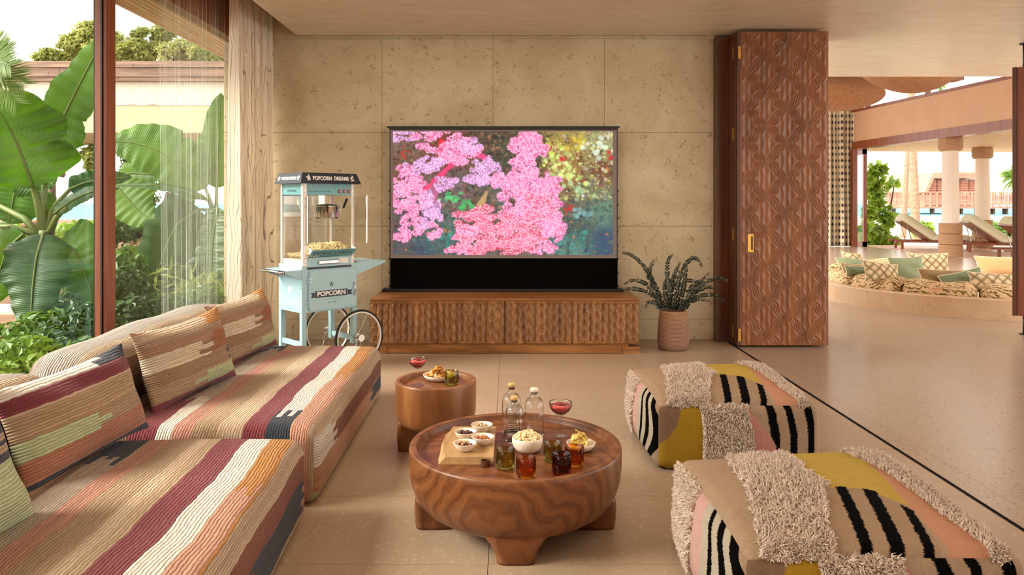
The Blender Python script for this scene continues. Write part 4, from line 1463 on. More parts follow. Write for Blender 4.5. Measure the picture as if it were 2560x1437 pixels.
# tufts of the long-pile patches: thin bent cones
def tufts(count=30000, ln=0.021):
    ids = np.where(PS)[0]
    pick = rng.choice(ids, count)
    p = PV[pick] + rng.normal(0, 0.002, (count, 3))
    n = PN[pick]
    clump = np.stack([np.sin(p[:, 0] * 95 + np.sin(p[:, 1] * 70) * 2), np.sin(p[:, 1] * 88 + np.sin(p[:, 0] * 60 + p[:, 2] * 50) * 2), -0.4 + np.sin(p[:, 2] * 90 + p[:, 0] * 40)], 1)
    d = n + clump * 0.55 + rng.normal(0, 0.28, (count, 3))
    d -= np.array([0, 0, 0.25]) * (1 - np.clip(n[:, 2:3], 0, 1))
    d /= np.linalg.norm(d, axis=1, keepdims=True)
    bend = d + rng.normal(0, 0.45, (count, 3)) - np.array([0, 0, 0.25])
    bend /= np.linalg.norm(bend, axis=1, keepdims=True)
    L = ln * rng.uniform(0.7, 1.25, (count, 1))
    a = np.cross(d, rng.normal(0, 1, (count, 3))); a /= np.linalg.norm(a, axis=1, keepdims=True)
    b = np.cross(d, a)
    w = 0.0029
    rings = []
    for (q, ww) in ((0.0, 1.0), (0.55, 1.05), (1.0, 0.35)):
        c = p + d * L * min(q, 0.55) + bend * L * max(0, q - 0.55) - n * 0.003 * (q == 0)
        for k3 in range(3):
            th = 2 * PI * k3 / 3
            rings.append(c + (a * math.cos(th) + b * math.sin(th)) * w * ww)
    V = np.stack(rings, 1).reshape(-1, 3)
    base = (np.arange(count) * 9)[:, None]
    qs = []
    for r_ in (0, 3):
        for k3 in range(3):
            k4 = (k3 + 1) % 3
            qs.append(np.concatenate([base + r_ + k3, base + r_ + k4, base + r_ + 3 + k4, base + r_ + 3 + k3], 1))
    return np_mesh('shag_patch', V, np.concatenate(qs), True)
shag_me = tufts()
def pouf(label, loc):
    t = thing('pouf', label, 'pouf', loc, 0, 'patchwork shag poufs')
    obj('cover', pouf_me, PILE, t)
    stuff(obj('shag_patch', shag_me, SHAG, t))
    # piping round the near vertical corner and upper edge
    return t
pouf('patchwork pouf with shag wool patches, the farther one behind the other', (FX0, FY0, 0.0))
pouf('patchwork pouf with shag wool patches, nearest the camera at lower right', (0.69, 2.19, 0.0))
# ------------------------------------------------------------------ things on the coffee table
def lathe_obj(name, prof, mat, parent=None, loc=None, seg=40, closed=False, rad=None):
    return MB().lathe(prof, seg, closed=closed, rad=rad).build(name, mat, parent, smooth=True, loc=loc)

# serving board with one natural edge and a leather loop
bd = thing('serving_board', 'pale timber serving board with a leather loop under the nut bowls', 'board', (0, 0, CT_T))
BZ = 0.030
mb = MB()
left = [(-0.262, 3.470), (-0.268, 3.41), (-0.285, 3.35), (-0.287, 3.28), (-0.280, 3.20), (-0.276, 3.12), (-0.262, 3.055)]
lob = [(-0.268, 3.472), (-0.280, 3.41), (-0.297, 3.35), (-0.300, 3.28), (-0.296, 3.20), (-0.297, 3.12), (-0.290, 3.050)]
top = [(-0.0605, 3.470)] + left + [(-0.0640, 3.055)]
bot = [(-0.0600, 3.472)] + lob + [(-0.0635, 3.050)]
n = len(top)
vs = [(x, y, BZ) for x, y in top] + [(x, y, 0.0005) for x, y in bot]
fs = [tuple(range(n)), tuple(range(2 * n - 1, n - 1, -1))] + [(i, i + n, (i + 1) % n + n, (i + 1) % n)[::-1] for i in range(n)]
mb.add(vs, [f[::-1] for f in fs])
board_wood = wood_mat('board_wood', C(146, 108, 66), C(176, 138, 92), C(192, 158, 112), (9, 1, 9), 2.0, 0.5)
mb.build('plank', board_wood, bd)
pts = []
lp = MB()
NL = 16
for i in range(NL + 1):
    a = PI * 2 * i / NL
    pts.append((-0.108 + 0.018 * math.sin(a * 0.5) * math.cos(a * .5) * 2 + 0.012, 3.046 - 0.030 * (1 - math.cos(a)) / 2 - 0.001, 0))
for i in range(NL):
    p, q = pts[i], pts[i + 1]
    lp.add([(p[0], p[1], 0.002), (q[0], q[1], 0.002), (q[0], q[1], 0.026), (p[0], p[1], 0.026)], [(0, 1, 2, 3)])
lp.build('leather_loop', M['leather'], bd, solid=0.003)

# small snack bowls
bowl_prof = [(0.0, 0.0), (0.020, 0.0), (0.030, 0.006), (0.041, 0.020), (0.0485, 0.033), (0.0495, 0.0355), (0.0475, 0.0358), (0.0455, 0.033), (0.037, 0.018), (0.026, 0.009), (0.0, 0.007)]
BT = CT_T + BZ
def nut_mesh(kind):
    bm = bmesh.new()
    bmesh.ops.create_icosphere(bm, subdivisions=2, radius=1.0)
    for v in bm.verts:
        x, y, z = v.co
        if kind == 'almond':
            k = 1 - 0.35 * max(0, x)
            v.co = Vector((x * 0.0088, y * 0.0052 * k, z * 0.0046 * k))
        elif kind == 'pistachio':
            v.co = Vector((x * 0.0092, y * 0.0058 * (1 - 0.25 * x), z * 0.0052))
        elif kind == 'choc':
            q = 1 + 0.18 * math.sin(7 * x + 3 * y) + 0.12 * math.sin(9 * z)
            v.co = Vector((x * 0.0095 * q, y * 0.006 * q, z * 0.0050 * q))
        else:
            q = 1 + 0.08 * math.sin(6 * x + 5 * z)
            v.co = Vector((x * 0.0060 * q, y * 0.0060 * q, z * 0.0054 * q))
    me = bpy.data.meshes.new(kind)
    bm.to_mesh(me); bm.free()
    me.polygons.foreach_set('use_smooth', [True] * len(me.polygons))
    return me
nutm = {'almond': plain('almond_skin', C(190, 118, 62), 0.5, var=0.2, scale=40), 'pistachio': plain('pistachio_shell', C(206, 180, 132), 0.5, var=0.2, scale=60),
        'choc': plain('chocolate_nut', C(92, 46, 30), 0.5, var=0.3, scale=60), 'hazel': plain('hazel_nut', C(200, 150, 96), 0.5, var=0.15, scale=40), 'raisin': plain('raisin', C(72, 30, 26), 0.5, var=0.3)}
nutd = {k: nut_mesh(k) for k in ('almond', 'pistachio', 'choc', 'hazel', 'raisin')}
for k in nutd:
    nutd[k].materials.append(nutm[k])
def snack_bowl(label, x, y, kinds, nlabel, ngroup, cnt, seed):
    o = lathe_obj('snack_bowl', bowl_prof, M['ceramic'], loc=(x, y, BT))
    tag(o, label, 'bowl', 'small cream bowls on the board')
    r = np.random.default_rng(seed)
    placed = []
    for i in range(cnt):
        kd = kinds[i % len(kinds)]
        for _ in range(40):
            lay = 0 if i < cnt * 0.55 else 1
            rr = math.sqrt(r.random()) * (0.031 if lay == 0 else 0.020)
            a = r.uniform(0, 2 * PI)
            q = (rr * math.cos(a) - (0.003 if lay else 0), rr * math.sin(a), 0.0195 + (rr / 0.037) ** 2 * 0.008 + lay * 0.0085 + r.uniform(0, 0.002))
            if all((q[0] - p[0]) ** 2 + (q[1] - p[1]) ** 2 + (q[2] - p[2]) ** 2 > 0.0098 ** 2 for p in placed):
                break
        placed.append(q)
        n_ = obj('nut', nutd[kd], None)
        n_.name = {'almond': 'almond', 'pistachio': 'pistachio', 'choc': 'chocolate_almond', 'hazel': 'hazelnut', 'raisin': 'raisin'}[kd]
        n_.location = (x + q[0], y + q[1], BT + q[2])
        n_.rotation_euler = (r.uniform(-.5, .5), r.uniform(-.5, .5), r.uniform(0, 6))
        tag(n_, nlabel, 'nut', ngroup)
snack_bowl('small cream bowl filled with dark chocolate nuts', -0.193, 3.287, ['choc'], 'dark chocolate nut in a small bowl', 'dark chocolate nuts in their bowl', 24, 1)
snack_bowl('small cream bowl filled with pale pistachios', -0.123, 3.388, ['pistachio'], 'pale pistachio in a small bowl', 'pistachios in their bowl', 22, 2)
snack_bowl('small cream bowl filled with brown almonds', -0.113, 3.215, ['almond'], 'brown almond in a small bowl', 'almonds in their bowl', 24, 3)
snack_bowl('small cream bowl with mixed nuts and raisins, nearest of the four', -0.186, 3.132, ['hazel', 'raisin', 'hazel'], 'round nut or raisin of the mixed bowl', 'mixed nuts in their bowl', 30, 4)

# spirit bottles
M['print_grey'] = plain('print_grey', C(200, 184, 168), 0.5, var=0.01)
def bottle(x, y, R, Hh, neck, cork, label, word, ang, seed):
    t = thing('bottle', label, 'bottle', (x, y, CT_T + 0.0008), 0, 'clear bottles on the coffee table')
    sh = Hh * 0.62
    ht = Hh - 0.018
    o = [(0.0, 0.001), (R * 0.9, 0.001), (R, 0.008), (R, sh), (R * 0.94, sh + 0.018), (R * 0.74, sh + 0.034), (R * 0.46, sh + 0.044), (neck, sh + 0.052), (neck, ht - 0.006), (neck * 1.15, ht - 0.004), (neck * 1.15, ht)]
    i = [(neck * 0.8, ht), (neck * 0.8, sh + 0.050), (R * 0.42, sh + 0.041), (R * 0.70, sh + 0.031), (R * 0.89, sh + 0.016), (R * 0.945, sh), (R * 0.945, 0.020), (R * 0.85, 0.013), (0.0, 0.012)]
    lathe_obj('bottle_glass', o + i, M['glass'], t, seg=48)
    lathe_obj('stopper', [(0.0, ht - 0.012), (neck * 0.78, ht - 0.012), (neck * 0.78, ht + 0.0005), (neck * 1.25, ht + 0.0005), (neck * 1.25, ht + 0.015), (neck * 1.1, ht + 0.018), (0.0, ht + 0.018)], cork, t, seg=24)
    # printed word and small print wrapped on the glass
    mb_ = MB()
    r = np.random.default_rng(seed)
    for l in range(8):
        z = sh * (0.76 - l * 0.066)
        a0 = ang - 1.25 + (0.5 if l < 1 else 0)
        a1_ = ang + r.uniform(0.0, 0.25)
        a = a0
        while a < a1_:
            w = r.uniform(0.05, 0.16)
            mb_.add([((R + .0004) * math.cos(q), (R + .0004) * math.sin(q), zz) for zz in (z, z + 0.0009) for q in (a, a + w)], [(0, 1, 3, 2)])
            a += w + 0.04
    mb_.build('small_print', M['print_grey'], t)
    for i_, ch in enumerate(word):
        q = ang + 0.05 + i_ * 0.30
        text('lettering', ch, M['white_ink'], t, 0.030, ((R + .0006) * math.cos(q), (R + .0006) * math.sin(q), sh * 0.80), (PI / 2, 0, q + PI / 2), 0.0, 0.0)
    return t
bottle(0.013, 3.463, 0.0445, 0.234, 0.0145, M['cork'], 'clear spirit bottle at the back left of the three bottles', 'Hen', -1.15, 1)
bottle(0.0255, 3.337, 0.0405, 0.207, 0.0135, M['cork'], 'shorter clear spirit bottle in front of the other two', 'Her', -1.15, 2)
bottle(0.1176, 3.415, 0.0450, 0.224, 0.0155, M['ceramic'], 'clear spirit bottle with a pale stopper, rightmost of the three bottles', 'ler', -1.15, 3)

# popcorn
def popcorn_mesh(n, sampler, size, seed):
    bm = bmesh.new()
    bmesh.ops.create_icosphere(bm, subdivisions=1, radius=1.0)
    base = np.array([v.co[:] for v in bm.verts]); fc = np.array([[v.index for v in f.verts] for f in bm.faces])
    bm.free()
    r = np.random.default_rng(seed)
    V, F, o = [], [], 0
    for i in range(n):
        c = np.array(sampler(r))
        s_ = size * r.uniform(0.8, 1.2)
        for k in range(4):
            d = r.normal(0, 1, 3); d /= np.linalg.norm(d)
            V.append(base * s_ * r.uniform(0.45, 0.75) + c + d * s_ * 0.6)
            F.append(fc + o); o += len(base)
    return np_mesh('popcorn', np.concatenate(V), np.concatenate(F), True)
g = G('popcorn')
n = g.noise(g.co(), 120, 3, 0.7)
g.set(g.ramp(n, [(0.34, C(196, 152, 80)), (0.5, C(236, 216, 168)), (0.75, C(246, 236, 212))]), 0.8)
POP = g.m
pb = thing('popcorn_bowl', 'white bowl heaped with popcorn on the coffee table', 'bowl', (0.081, 3.222, CT_T))
lathe_obj('bowl', [(0.0, 0.0), (0.034, 0.0), (0.050, 0.005), (0.0625, 0.022), (0.0672, 0.042), (0.0665, 0.060), (0.0650, 0.0615), (0.0630, 0.060), (0.0635, 0.042), (0.058, 0.024), (0.046, 0.010), (0.0, 0.008)], M['ceramic'], pb)
def smp(r):
    q = math.sqrt(r.random()) * 0.056
    a = r.uniform(0, 2 * PI)
    return (q * math.cos(a), q * math.sin(a), 0.050 + 0.032 * (1 - (q / 0.06) ** 2) * r.uniform(0.6, 1.0) + 0.002)
stuff(obj('popcorn', popcorn_mesh(190, smp, 0.0082, 5), POP, pb))

# coupe glasses with pink drinks
def coupe(x, y, z, label):
    t = thing('coupe_glass', label, 'glass', (x, y, z + 0.0012), 0, 'coupe glasses with pink drinks')
    o = [(0.0, 0.0), (0.030, 0.0), (0.032, 0.0015), (0.028, 0.004), (0.010, 0.008), (0.0048, 0.016), (0.0042, 0.05), (0.0050, 0.085), (0.008, 0.092), (0.024, 0.102), (0.041, 0.116), (0.0505, 0.130), (0.0540, 0.146), (0.0545, 0.156)]
    i = [(0.0532, 0.156), (0.0527, 0.146), (0.0492, 0.131), (0.040, 0.1176), (0.023, 0.1036), (0.006, 0.0955), (0.0, 0.095)]
    lathe_obj('glass', o + i, M['coupe'], t, seg=56)
    g_ = bpy.data.materials.get('pink_drink')
    lathe_obj('drink', [(0.0, 0.0956), (0.0055, 0.0962), (0.0228, 0.1042), (0.0396, 0.1181), (0.0486, 0.1312), (0.0514, 0.1400), (0.0, 0.1400)], g_, t, seg=56)
    mb_ = MB()
    for k in range(5):
        a = k * 1.257
        mb_.box(0, 0.014, -0.004, 0.004, 0.1402, 0.1425, Matrix.Rotation(a, 4, 'Z') @ Matrix.Rotation(-0.1 * k, 4, 'Y'))
    mb_.build('petal_garnish', M['navy'], t)
    return t
g = G('pink_drink')
g.set(C(214, 84, 84), 0.15)
coupe(0.240, 3.427, CT_T, 'coupe glass of pink cocktail on the coffee table')
coupe(-0.510, 4.165, ST_T, 'coupe glass of pink cocktail on the side table')

# tumblers of blown coloured glass
def tumbler(x, y, z, mat, label, R=0.0395, Hh=0.080):
    prof = [(0.0, 0.0), (R * 0.62, 0.0), (R * 0.86, 0.004), (R * 0.97, 0.014), (R, 0.028), (R, Hh - 0.002), (R * 0.975, Hh), (R * 0.945, Hh - 0.001), (R * 0.93, 0.030), (R * 0.88, 0.018), (R * 0.7, 0.013), (0.0, 0.016)]
    o = lathe_obj('tumbler', prof, mat, loc=(x, y, z + 0.001), seg=48)
    return tag(o, label, 'glass', 'blown glass tumblers')
def bubbly(name, tint):
    g = G(name)
    v = g.vor(g.co(), 230, 'F1')
    spot = g.fr(v, 0.22, 0.10)
    tr = g.n('BsdfTransparent'); g.put(tr.inputs[0], g.mix(g.math('MULTIPLY', spot, 0.8), tint, (1.0, 0.97, 0.8, 1)))
    gl = g.n('BsdfGlossy'); gl.inputs['Roughness'].default_value = 0.05
    fz = g.n('LayerWeight'); fz.inputs['Blend'].default_value = 0.18
    f = g.math('ADD', 0.04, g.math('ADD', g.math('MULTIPLY', fz.outputs['Fresnel'], 0.7), g.math('MULTIPLY', spot, 0.15)))
    mx = g.n('MixShader')
    g.put(mx.inputs[0], f); g.nt.links.new(tr.outputs[0], mx.inputs[1]); g.nt.links.new(gl.outputs[0], mx.inputs[2])
    g.nt.links.new(mx.outputs[0], g.out.inputs['Surface'])
    return g.m
TG = bubbly('bubbled_green_glass', (0.76, 0.72, 0.36, 1))
tumbler(-0.0135, 3.005, CT_T, TG, 'bubbled green tumbler beside the serving board')
tumbler(0.0675, 2.908, CT_T, M['glass_amber'], 'amber tumbler at the front edge of the coffee table')
tumbler(0.183, 3.084, CT_T, TG, 'bubbled green tumbler behind the wine-red one')
tumbler(0.210, 2.945, CT_T, M['glass_red'], 'dark wine-red tumbler on the coffee table')
tumbler(0.269, 3.034, CT_T, M['glass_amber'], 'amber tumbler in front of the crisps bowl')
tumbler(-0.321, 4.175, ST_T, TG, 'bubbled green tumbler on the side table')

# crisps
def chip_mesh(seed, size):
    r = np.random.default_rng(seed)
    a, b, c = r.uniform(-9, 9, 3)
    n = 10
    vs, fs = [(0, 0, 0)], []
    def zz(x, y): return size * (0.35 * math.sin(x / size * 1.6 + a) * math.cos(y / size * 1.3 + b))
    for q in (0.55, 1.0):
        for i in range(n):
            th = 2 * PI * i / n
            rr = size * q * (1 + 0.12 * math.sin(3 * th + c))
            x, y = rr * math.cos(th), rr * 0.8 * math.sin(th)
            vs.append((x, y, zz(x, y)))
    for i in range(n):
        j = (i + 1) % n
        fs.append((0, 1 + i, 1 + j))
        fs.append((1 + i, 1 + n + i, 1 + n + j, 1 + j))
    mb_ = MB().add(vs, fs)
    return mb_.mesh('crisp', True)
cr_y = plain('pale_crisp', C(228, 200, 118), 0.5, var=0.12, scale=60)
cr_o = plain('golden_crisp', C(220, 160, 74), 0.5, var=0.2, scale=60)
def crisps(x, y, z, rx, ry, n, mat, size, label, group, seed, h0, h1):
    r = np.random.default_rng(seed)
    meshes = []
    for i in range(5):
        me = chip_mesh(seed * 10 + i, size)
        me.materials.append(mat)
        meshes.append(me)
    for i in range(n):
        q = math.sqrt(r.random())
        a = r.uniform(0, 2 * PI)
        o = obj('crisp', meshes[i % 5], None, solid=0.0012)
        lay = i / n
        o.location = (x + rx * q * (1 - .5 * lay) * math.cos(a), y + ry * q * (1 - .5 * lay) * math.sin(a), z + h0 + (h1 - h0) * lay * (1 - .5 * q))
        o.rotation_euler = (r.uniform(-1.0, 1.0), r.uniform(-1.0, 1.0), r.uniform(0, 6))
        tag(o, label, 'crisp', group)
cb_ = lathe_obj('crisp_bowl', [(0.0, 0.0), (0.026, 0.0), (0.042, 0.006), (0.056, 0.020), (0.064, 0.036), (0.062, 0.037), (0.0535, 0.021), (0.040, 0.009), (0.0, 0.006)], M['ceramic'], loc=(0.315, 3.225, CT_T))
tag(cb_, 'cream bowl of pale potato crisps on the coffee table', 'bowl')
crisps(0.312, 3.228, CT_T, 0.038, 0.038, 34, cr_y, 0.022, 'pale potato crisp heaped in the bowl on the coffee table', 'pale potato crisps', 3, 0.024, 0.088)
cd_ = lathe_obj('crisp_dish', [(0.0, 0.0), (0.050, 0.0), (0.070, 0.005), (0.086, 0.020), (0.093, 0.032), (0.090, 0.033), (0.082, 0.021), (0.066, 0.009), (0.0, 0.006)], M['ceramic'], loc=(-0.405, 4.30, ST_T))
tag(cd_, 'shallow cream dish of golden crisps on the side table', 'bowl')
crisps(-0.412, 4.302, ST_T, 0.056, 0.045, 34, cr_o, 0.019, 'golden crisp heaped in the dish on the side table', 'golden crisps', 4, 0.022, 0.085)
# ------------------------------------------------------------------ popcorn cart
ct = thing('popcorn_cart', 'pale blue vintage popcorn machine on a two-wheeled cart', 'popcorn cart', (-1.676, 6.0, 0), PI / 4)
W, D = 0.52, 0.39
BLUE, PBL, WHT, NV, CHR = M['cart_blue'], M['panel_blue'], M['white_gloss'], M['navy'], M['chrome']
FR = (PI / 2, 0, 0)                 # lettering on the front
LF = (PI / 2, 0, -PI / 2)           # lettering on the left side
cab = MB().box(0, W, 0, D, 0.495, 0.88).build('cabinet', BLUE, ct, bevel=0.002)
for x, y, z0 in ((0, 0, 0), (0, D - 0.042, 0), (W - 0.042, 0, 0.19), (W - 0.042, D - 0.042, 0.19)):
    MB().box(x, x + 0.042, y, y + 0.042, z0, 0.495).build('leg', BLUE, ct, bevel=0.002)
for x in (0.008, W - 0.034):
    MB().box(x, x + 0.026, 0.042, D - 0.042, 0.215, 0.255).build('rail', BLUE, ct, bevel=0.002)
# corner post strip and cabinet door
MB().box(-0.0025, 0.040, -0.0025, 0.0, 0.495, 0.88).build('corner_strip', BLUE, ct)
dcab = MB().box(0.062, W - 0.008, -0.010, -0.0005, 0.508, 0.835).build('door', BLUE, ct, bevel=0.002)
MB().box(0.052, 0.062, -0.013, -0.002, 0.535, 0.80).build('hinge', BLUE, dcab, bevel=0.001)
for z in (0.555, 0.580, 0.745, 0.770):
    for x in (0.042, 0.075):
        MB().tube([(x, -0.012, z), (x, -0.0005, z)], 0.004, 8).build('rivet', M['chrome'], dcab)
MB().box(0.045, W - 0.055, -0.0035, 0.0, 0.848, 0.866).build('slot', NV, ct)
hd = MB()
hd.tube([(W - 0.035, -0.011, 0.605), (W - 0.035, -0.028, 0.622), (W - 0.035, -0.036, 0.66), (W - 0.035, -0.028, 0.698), (W - 0.035, -0.011, 0.715)], 0.0055, 8)
hd.build('handle', CHR, dcab, smooth=True)
# banner
yb = -0.0108
MB().prism([(0.112, 0.612), (0.420, 0.612), (0.420, 0.668), (0.112, 0.668)], yb - 0.0006, yb).build('banner', NV, dcab)
MB().prism([(0.074, 0.616), (0.108, 0.616), (0.108, 0.656), (0.074, 0.656), (0.086, 0.636)], yb - 0.0004, yb).build('banner_tail', NV, dcab)
MB().prism([(0.424, 0.616), (0.468, 0.616), (0.456, 0.636), (0.468, 0.656), (0.424, 0.656)], yb - 0.0004, yb).build('banner_tail', NV, dcab)
text('lettering', 'POPCORN', M['white_ink'], dcab, 0.052, (0.266, yb - 0.0012, 0.640), FR, 0.0020, 0.0004, sx=1.10)
star('star', NV, dcab, 0.024, (0.266, yb, 0.716), FR)
star('star', M['white_ink'], dcab, 0.008, (0.266, yb - 0.0012, 0.716), FR)
text('lettering', 'EST. 1988', M['navy'], dcab, 0.013, (0.272, yb - 0.0004, 0.564), FR, 0.0, 0.0002, space=1.4)
text('lettering', 'DELICIOUS POPCORN SINCE', M['grey_ink'], dcab, 0.014, (0.268, yb - 0.0004, 0.592), FR, 0.0, 0.0002)
for x, z in ((0.095, 0.812), (W - 0.05, 0.812), (0.095, 0.532), (W - 0.05, 0.532)):
    star('star', M['white_ink'], dcab, 0.012, (x, yb, z), FR, 0.3)
text('lettering', 'POPCORN', M['grey_ink'], ct, 0.075, (-0.0008, D / 2, 0.575), LF, 0.0015, 0.0003, sx=1.0)
text('lettering', 'BY ROYAL', M['grey_ink'], ct, 0.02, (-0.0008, D / 2, 0.525), LF, 0.0, 0.0003)
MB().box(-0.0014, 0.0, D * 0.50 - 0.03, D * 0.5 + 0.03, 0.645, 0.70).build('rating_plate', M['white_ink'], ct)
for y in (0.02, D - 0.02):
    for z in (0.52, 0.60, 0.70, 0.80, 0.86):
        MB().tube([(-0.002, y, z), (0.001, y, z)], 0.0035, 8).build('rivet', CHR, ct)
# left push handle: two tapered plates and a chrome tube
for y in (0.002, D - 0.004):
    mb = MB().add([(0, y, 0.85), (0, y, 0.772), (-0.155, y, 0.828), (-0.165, y, 0.845), (0, y + 0.003, 0.85), (0, y + 0.003, 0.772), (-0.155, y + 0.003, 0.828), (-0.165, y + 0.003, 0.845)],
                  [(0, 1, 2, 3), (7, 6, 5, 4), (0, 4, 5, 1), (1, 5, 6, 2), (2, 6, 7, 3), (3, 7, 4, 0)])
    mb.build('bracket', BLUE, ct)
MB().box(-0.12, 0.0, 0.005, D - 0.005, 0.843, 0.848).build('shelf', BLUE, ct)
MB().tube([(-0.166, -0.006, 0.836), (-0.166, D + 0.006, 0.836)], 0.013, 16).build('push_handle', CHR, ct, smooth=True)
# right folding shelf
for y in (0.002, D - 0.004):
    mb = MB().add([(W, y, 0.878), (W, y, 0.775), (W + 0.30, y, 0.866), (W + 0.30, y, 0.878), (W, y + 0.003, 0.878), (W, y + 0.003, 0.775), (W + 0.30, y + 0.003, 0.866), (W + 0.30, y + 0.003, 0.878)],
                  [(0, 1, 2, 3), (7, 6, 5, 4), (0, 4, 5, 1), (1, 5, 6, 2), (2, 6, 7, 3), (3, 7, 4, 0)])
    mb.build('bracket', BLUE, ct)
MB().box(W, W + 0.30, 0.0, D, 0.878, 0.884).build('shelf', BLUE, ct)

# the popping machine
u0, u1, v0, v1 = 0.012, W - 0.018, 0.008, D - 0.012
P_T = 1.553
for x, y in ((u0, v0), (u0, v1 - 0.03), (u1 - 0.03, v0), (u1 - 0.03, v1 - 0.03)):
    big = (x == u0 and y == v0)
    w_ = 0.034 if big else 0.026
    mb = MB().box(x, x + w_, y, y + 0.006, 0.88, P_T).box(x if x == u0 else x + w_ - 0.006, (x + 0.006) if x == u0 else x + w_, y, y + 0.03, 0.88, P_T)
    post = mb.build('post', WHT, ct)
    for z in (0.90, 0.94, 1.05, 1.36, 1.43, 1.475, 1.515):
        MB().tube([(x + w_ / 2, y - 0.0015, z), (x + w_ / 2, y, z)], 0.003, 8).build('rivet', M['navy'], post)
MB().box(u0 + 0.006, u1 - 0.006, v0 + 0.006, v1 - 0.006, 0.8805, 0.925).build('tray_base', WHT, ct)
MB().box(u0 + 0.034, u1 - 0.026, v0 + 0.001, v0 + 0.005, 0.88, 0.945).build('front_plate', BLUE, ct)
MB().box(0.15, 0.345, v0 - 0.012, v0 + 0.001, 0.885, 0.918).build('crumb_drawer', CHR, ct, bevel=0.006)
MB().box(0.35, 0.44, v0 - 0.0015, v0 + 0.001, 0.885, 0.93).build('notice', M['white_ink'], ct)
# header with switches and bunting
hdr = MB().box(u0 + 0.004, u1 - 0.004, v0 + 0.004, v1 - 0.004, 1.458, P_T).build('header_panel', PBL, ct)
MB().box(u0 + 0.004, u0 + 0.0055, v0 + 0.034, v1 - 0.03, 1.452, 1.462).build('header_trim', NV, ct)
for i in range(3):
    sw = MB().box(0.345 + i * 0.045, 0.367 + i * 0.045, v0 - 0.004, v0 + 0.004, 1.477, 1.506).build('switch', M['red_switch'], hdr, bevel=0.002)
    MB().box(0.350 + i * 0.045, 0.362 + i * 0.045, v0 - 0.0052, v0 - 0.004, 1.492, 1.495).build('switch_mark', M['white_ink'], hdr)
text('lettering', 'DELICIOUS POPCORN', M['navy'], hdr, 0.017, (0.165, v0 + 0.0036, 1.489), FR, 0.0, 0.0003, space=1.25)
text('lettering', 'POPCORN', M['navy'], hdr, 0.026, (u0 + 0.0034, D * 0.50, 1.492), LF, 0.0004, 0.0003, space=1.25)
bt, bf = MB(), MB()
for (axis, a0, a1_, n) in (('x', 0.06, 0.49, 4), ('y', 0.05, 0.34, 3)):
    for k3 in range(n):
        s0 = a0 + (a1_ - a0) * k3 / n
        L = (a1_ - a0) / n
        pts = []
        for j in range(9):
            q = j / 8
            z = 1.539 - 0.014 * math.sin(PI * q)
            pts.append((s0 + L * q, v0 + 0.0032, z) if axis == 'x' else (u0 + 0.0032, s0 + L * q, z))
            if j in (1, 3, 5, 7):
                if axis == 'x':
                    bf.prism([(s0 + L * q - 0.005, z), (s0 + L * q + 0.005, z), (s0 + L * q, z - 0.010)], v0 + 0.0030, v0 + 0.0036)
                else:
                    y_ = s0 + L * q
                    bf.add([(u0 + 0.0032, y_ - 0.005, z), (u0 + 0.0032, y_ + 0.005, z), (u0 + 0.0032, y_, z - 0.010)], [(0, 1, 2)])
        bt.tube(pts, 0.0011, 4)
bt.build('bunting_string', M['white_ink'], hdr)
bf.build('bunting_flag', NV, hdr)
# roof sign
o_ = 0.028
zb, zt_ = 1.553, 1.642
ins = 0.030
B = [(-o_, -o_), (W + o_, -o_), (W + o_, D + o_), (-o_, D + o_)]
T = [(-o_ + ins, -o_ + ins), (W + o_ - ins, -o_ + ins), (W + o_ - ins, D + o_ - ins), (-o_ + ins, D + o_ - ins)]
mb = MB().add([(x, y, zb) for x, y in B] + [(x, y, zt_) for x, y in T], [(3, 2, 1, 0), (4, 5, 6, 7), (0, 1, 5, 4), (1, 2, 6, 5), (2, 3, 7, 6), (3, 0, 4, 7)])
rf = mb.build('roof_sign', NV, ct, bevel=0.001)
sl = math.atan2(ins, zt_ - zb)
zm = (zb + zt_) / 2
text('lettering', 'POPCORN  DREAMS', M['white_ink'], rf, 0.047, (W / 2, -o_ + ins / 2 - 0.001, zm - 0.002), (PI / 2 - sl, 0, 0), 0.0020, 0.0003, sx=0.80)
for x in (0.055, W - 0.050):
    star('star', M['white_ink'], rf, 0.034, (x, -o_ + ins / 2 - 0.0006, zm), (PI / 2 - sl, 0, 0.15), 0.5)
star('star', NV, rf, 0.012, (W - 0.050, -o_ + ins / 2 - 0.0020, zm), (PI / 2 - sl, 0, 0.15), 0.5)
side_rot = Matrix.Rotation(-PI / 2, 4, 'Z') @ Matrix.Rotation(PI / 2 - sl, 4, 'X')
text('lettering', 'POPCORN DREAMS', M['white_ink'], rf, 0.036, (-o_ + ins / 2 - 0.001, D / 2, zm - 0.002), side_rot.to_euler(), 0.0016, 0.0003, sx=0.78)
for y in (0.035, D - 0.035):
    star('star', M['white_ink'], rf, 0.028, (-o_ + ins / 2 - 0.0006, y, zm), side_rot.to_euler(), 0.5)
# acrylic panes and open doors
MB().box(u0 + 0.002, u0 + 0.005, v0 + 0.03, v1 - 0.03, 0.925, 1.452).build('side_pane', M['acrylic'], ct)
MB().box(u1 - 0.005, u1 - 0.002, v0 + 0.03, v1 - 0.03, 0.925, 1.452).build('side_pane', M['acrylic'], ct)
MB().box(u0 + 0.03, u1 - 0.03, v1 - 0.006, v1 - 0.003, 0.925, 1.452).build('rear_pane', M['acrylic'], ct)
dl = MB().box(0, 0.003, -0.235, 0.0, 1.06, 1.45).build('machine_door', M['acrylic'], ct, loc=(u0 + 0.03, v0 - 0.002, 0), rot=(0, 0, D2R(6)))
MB().box(-0.004, 0.006, -0.012, 0.0, 1.06, 1.45).build('door_hinge', CHR, dl)
dr2 = MB().box(-0.003, 0, -0.235, 0.0, 1.06, 1.45).build('machine_door', M['acrylic'], ct, loc=(u1 - 0.012, v0 - 0.002, 0), rot=(0, 0, D2R(-5)))
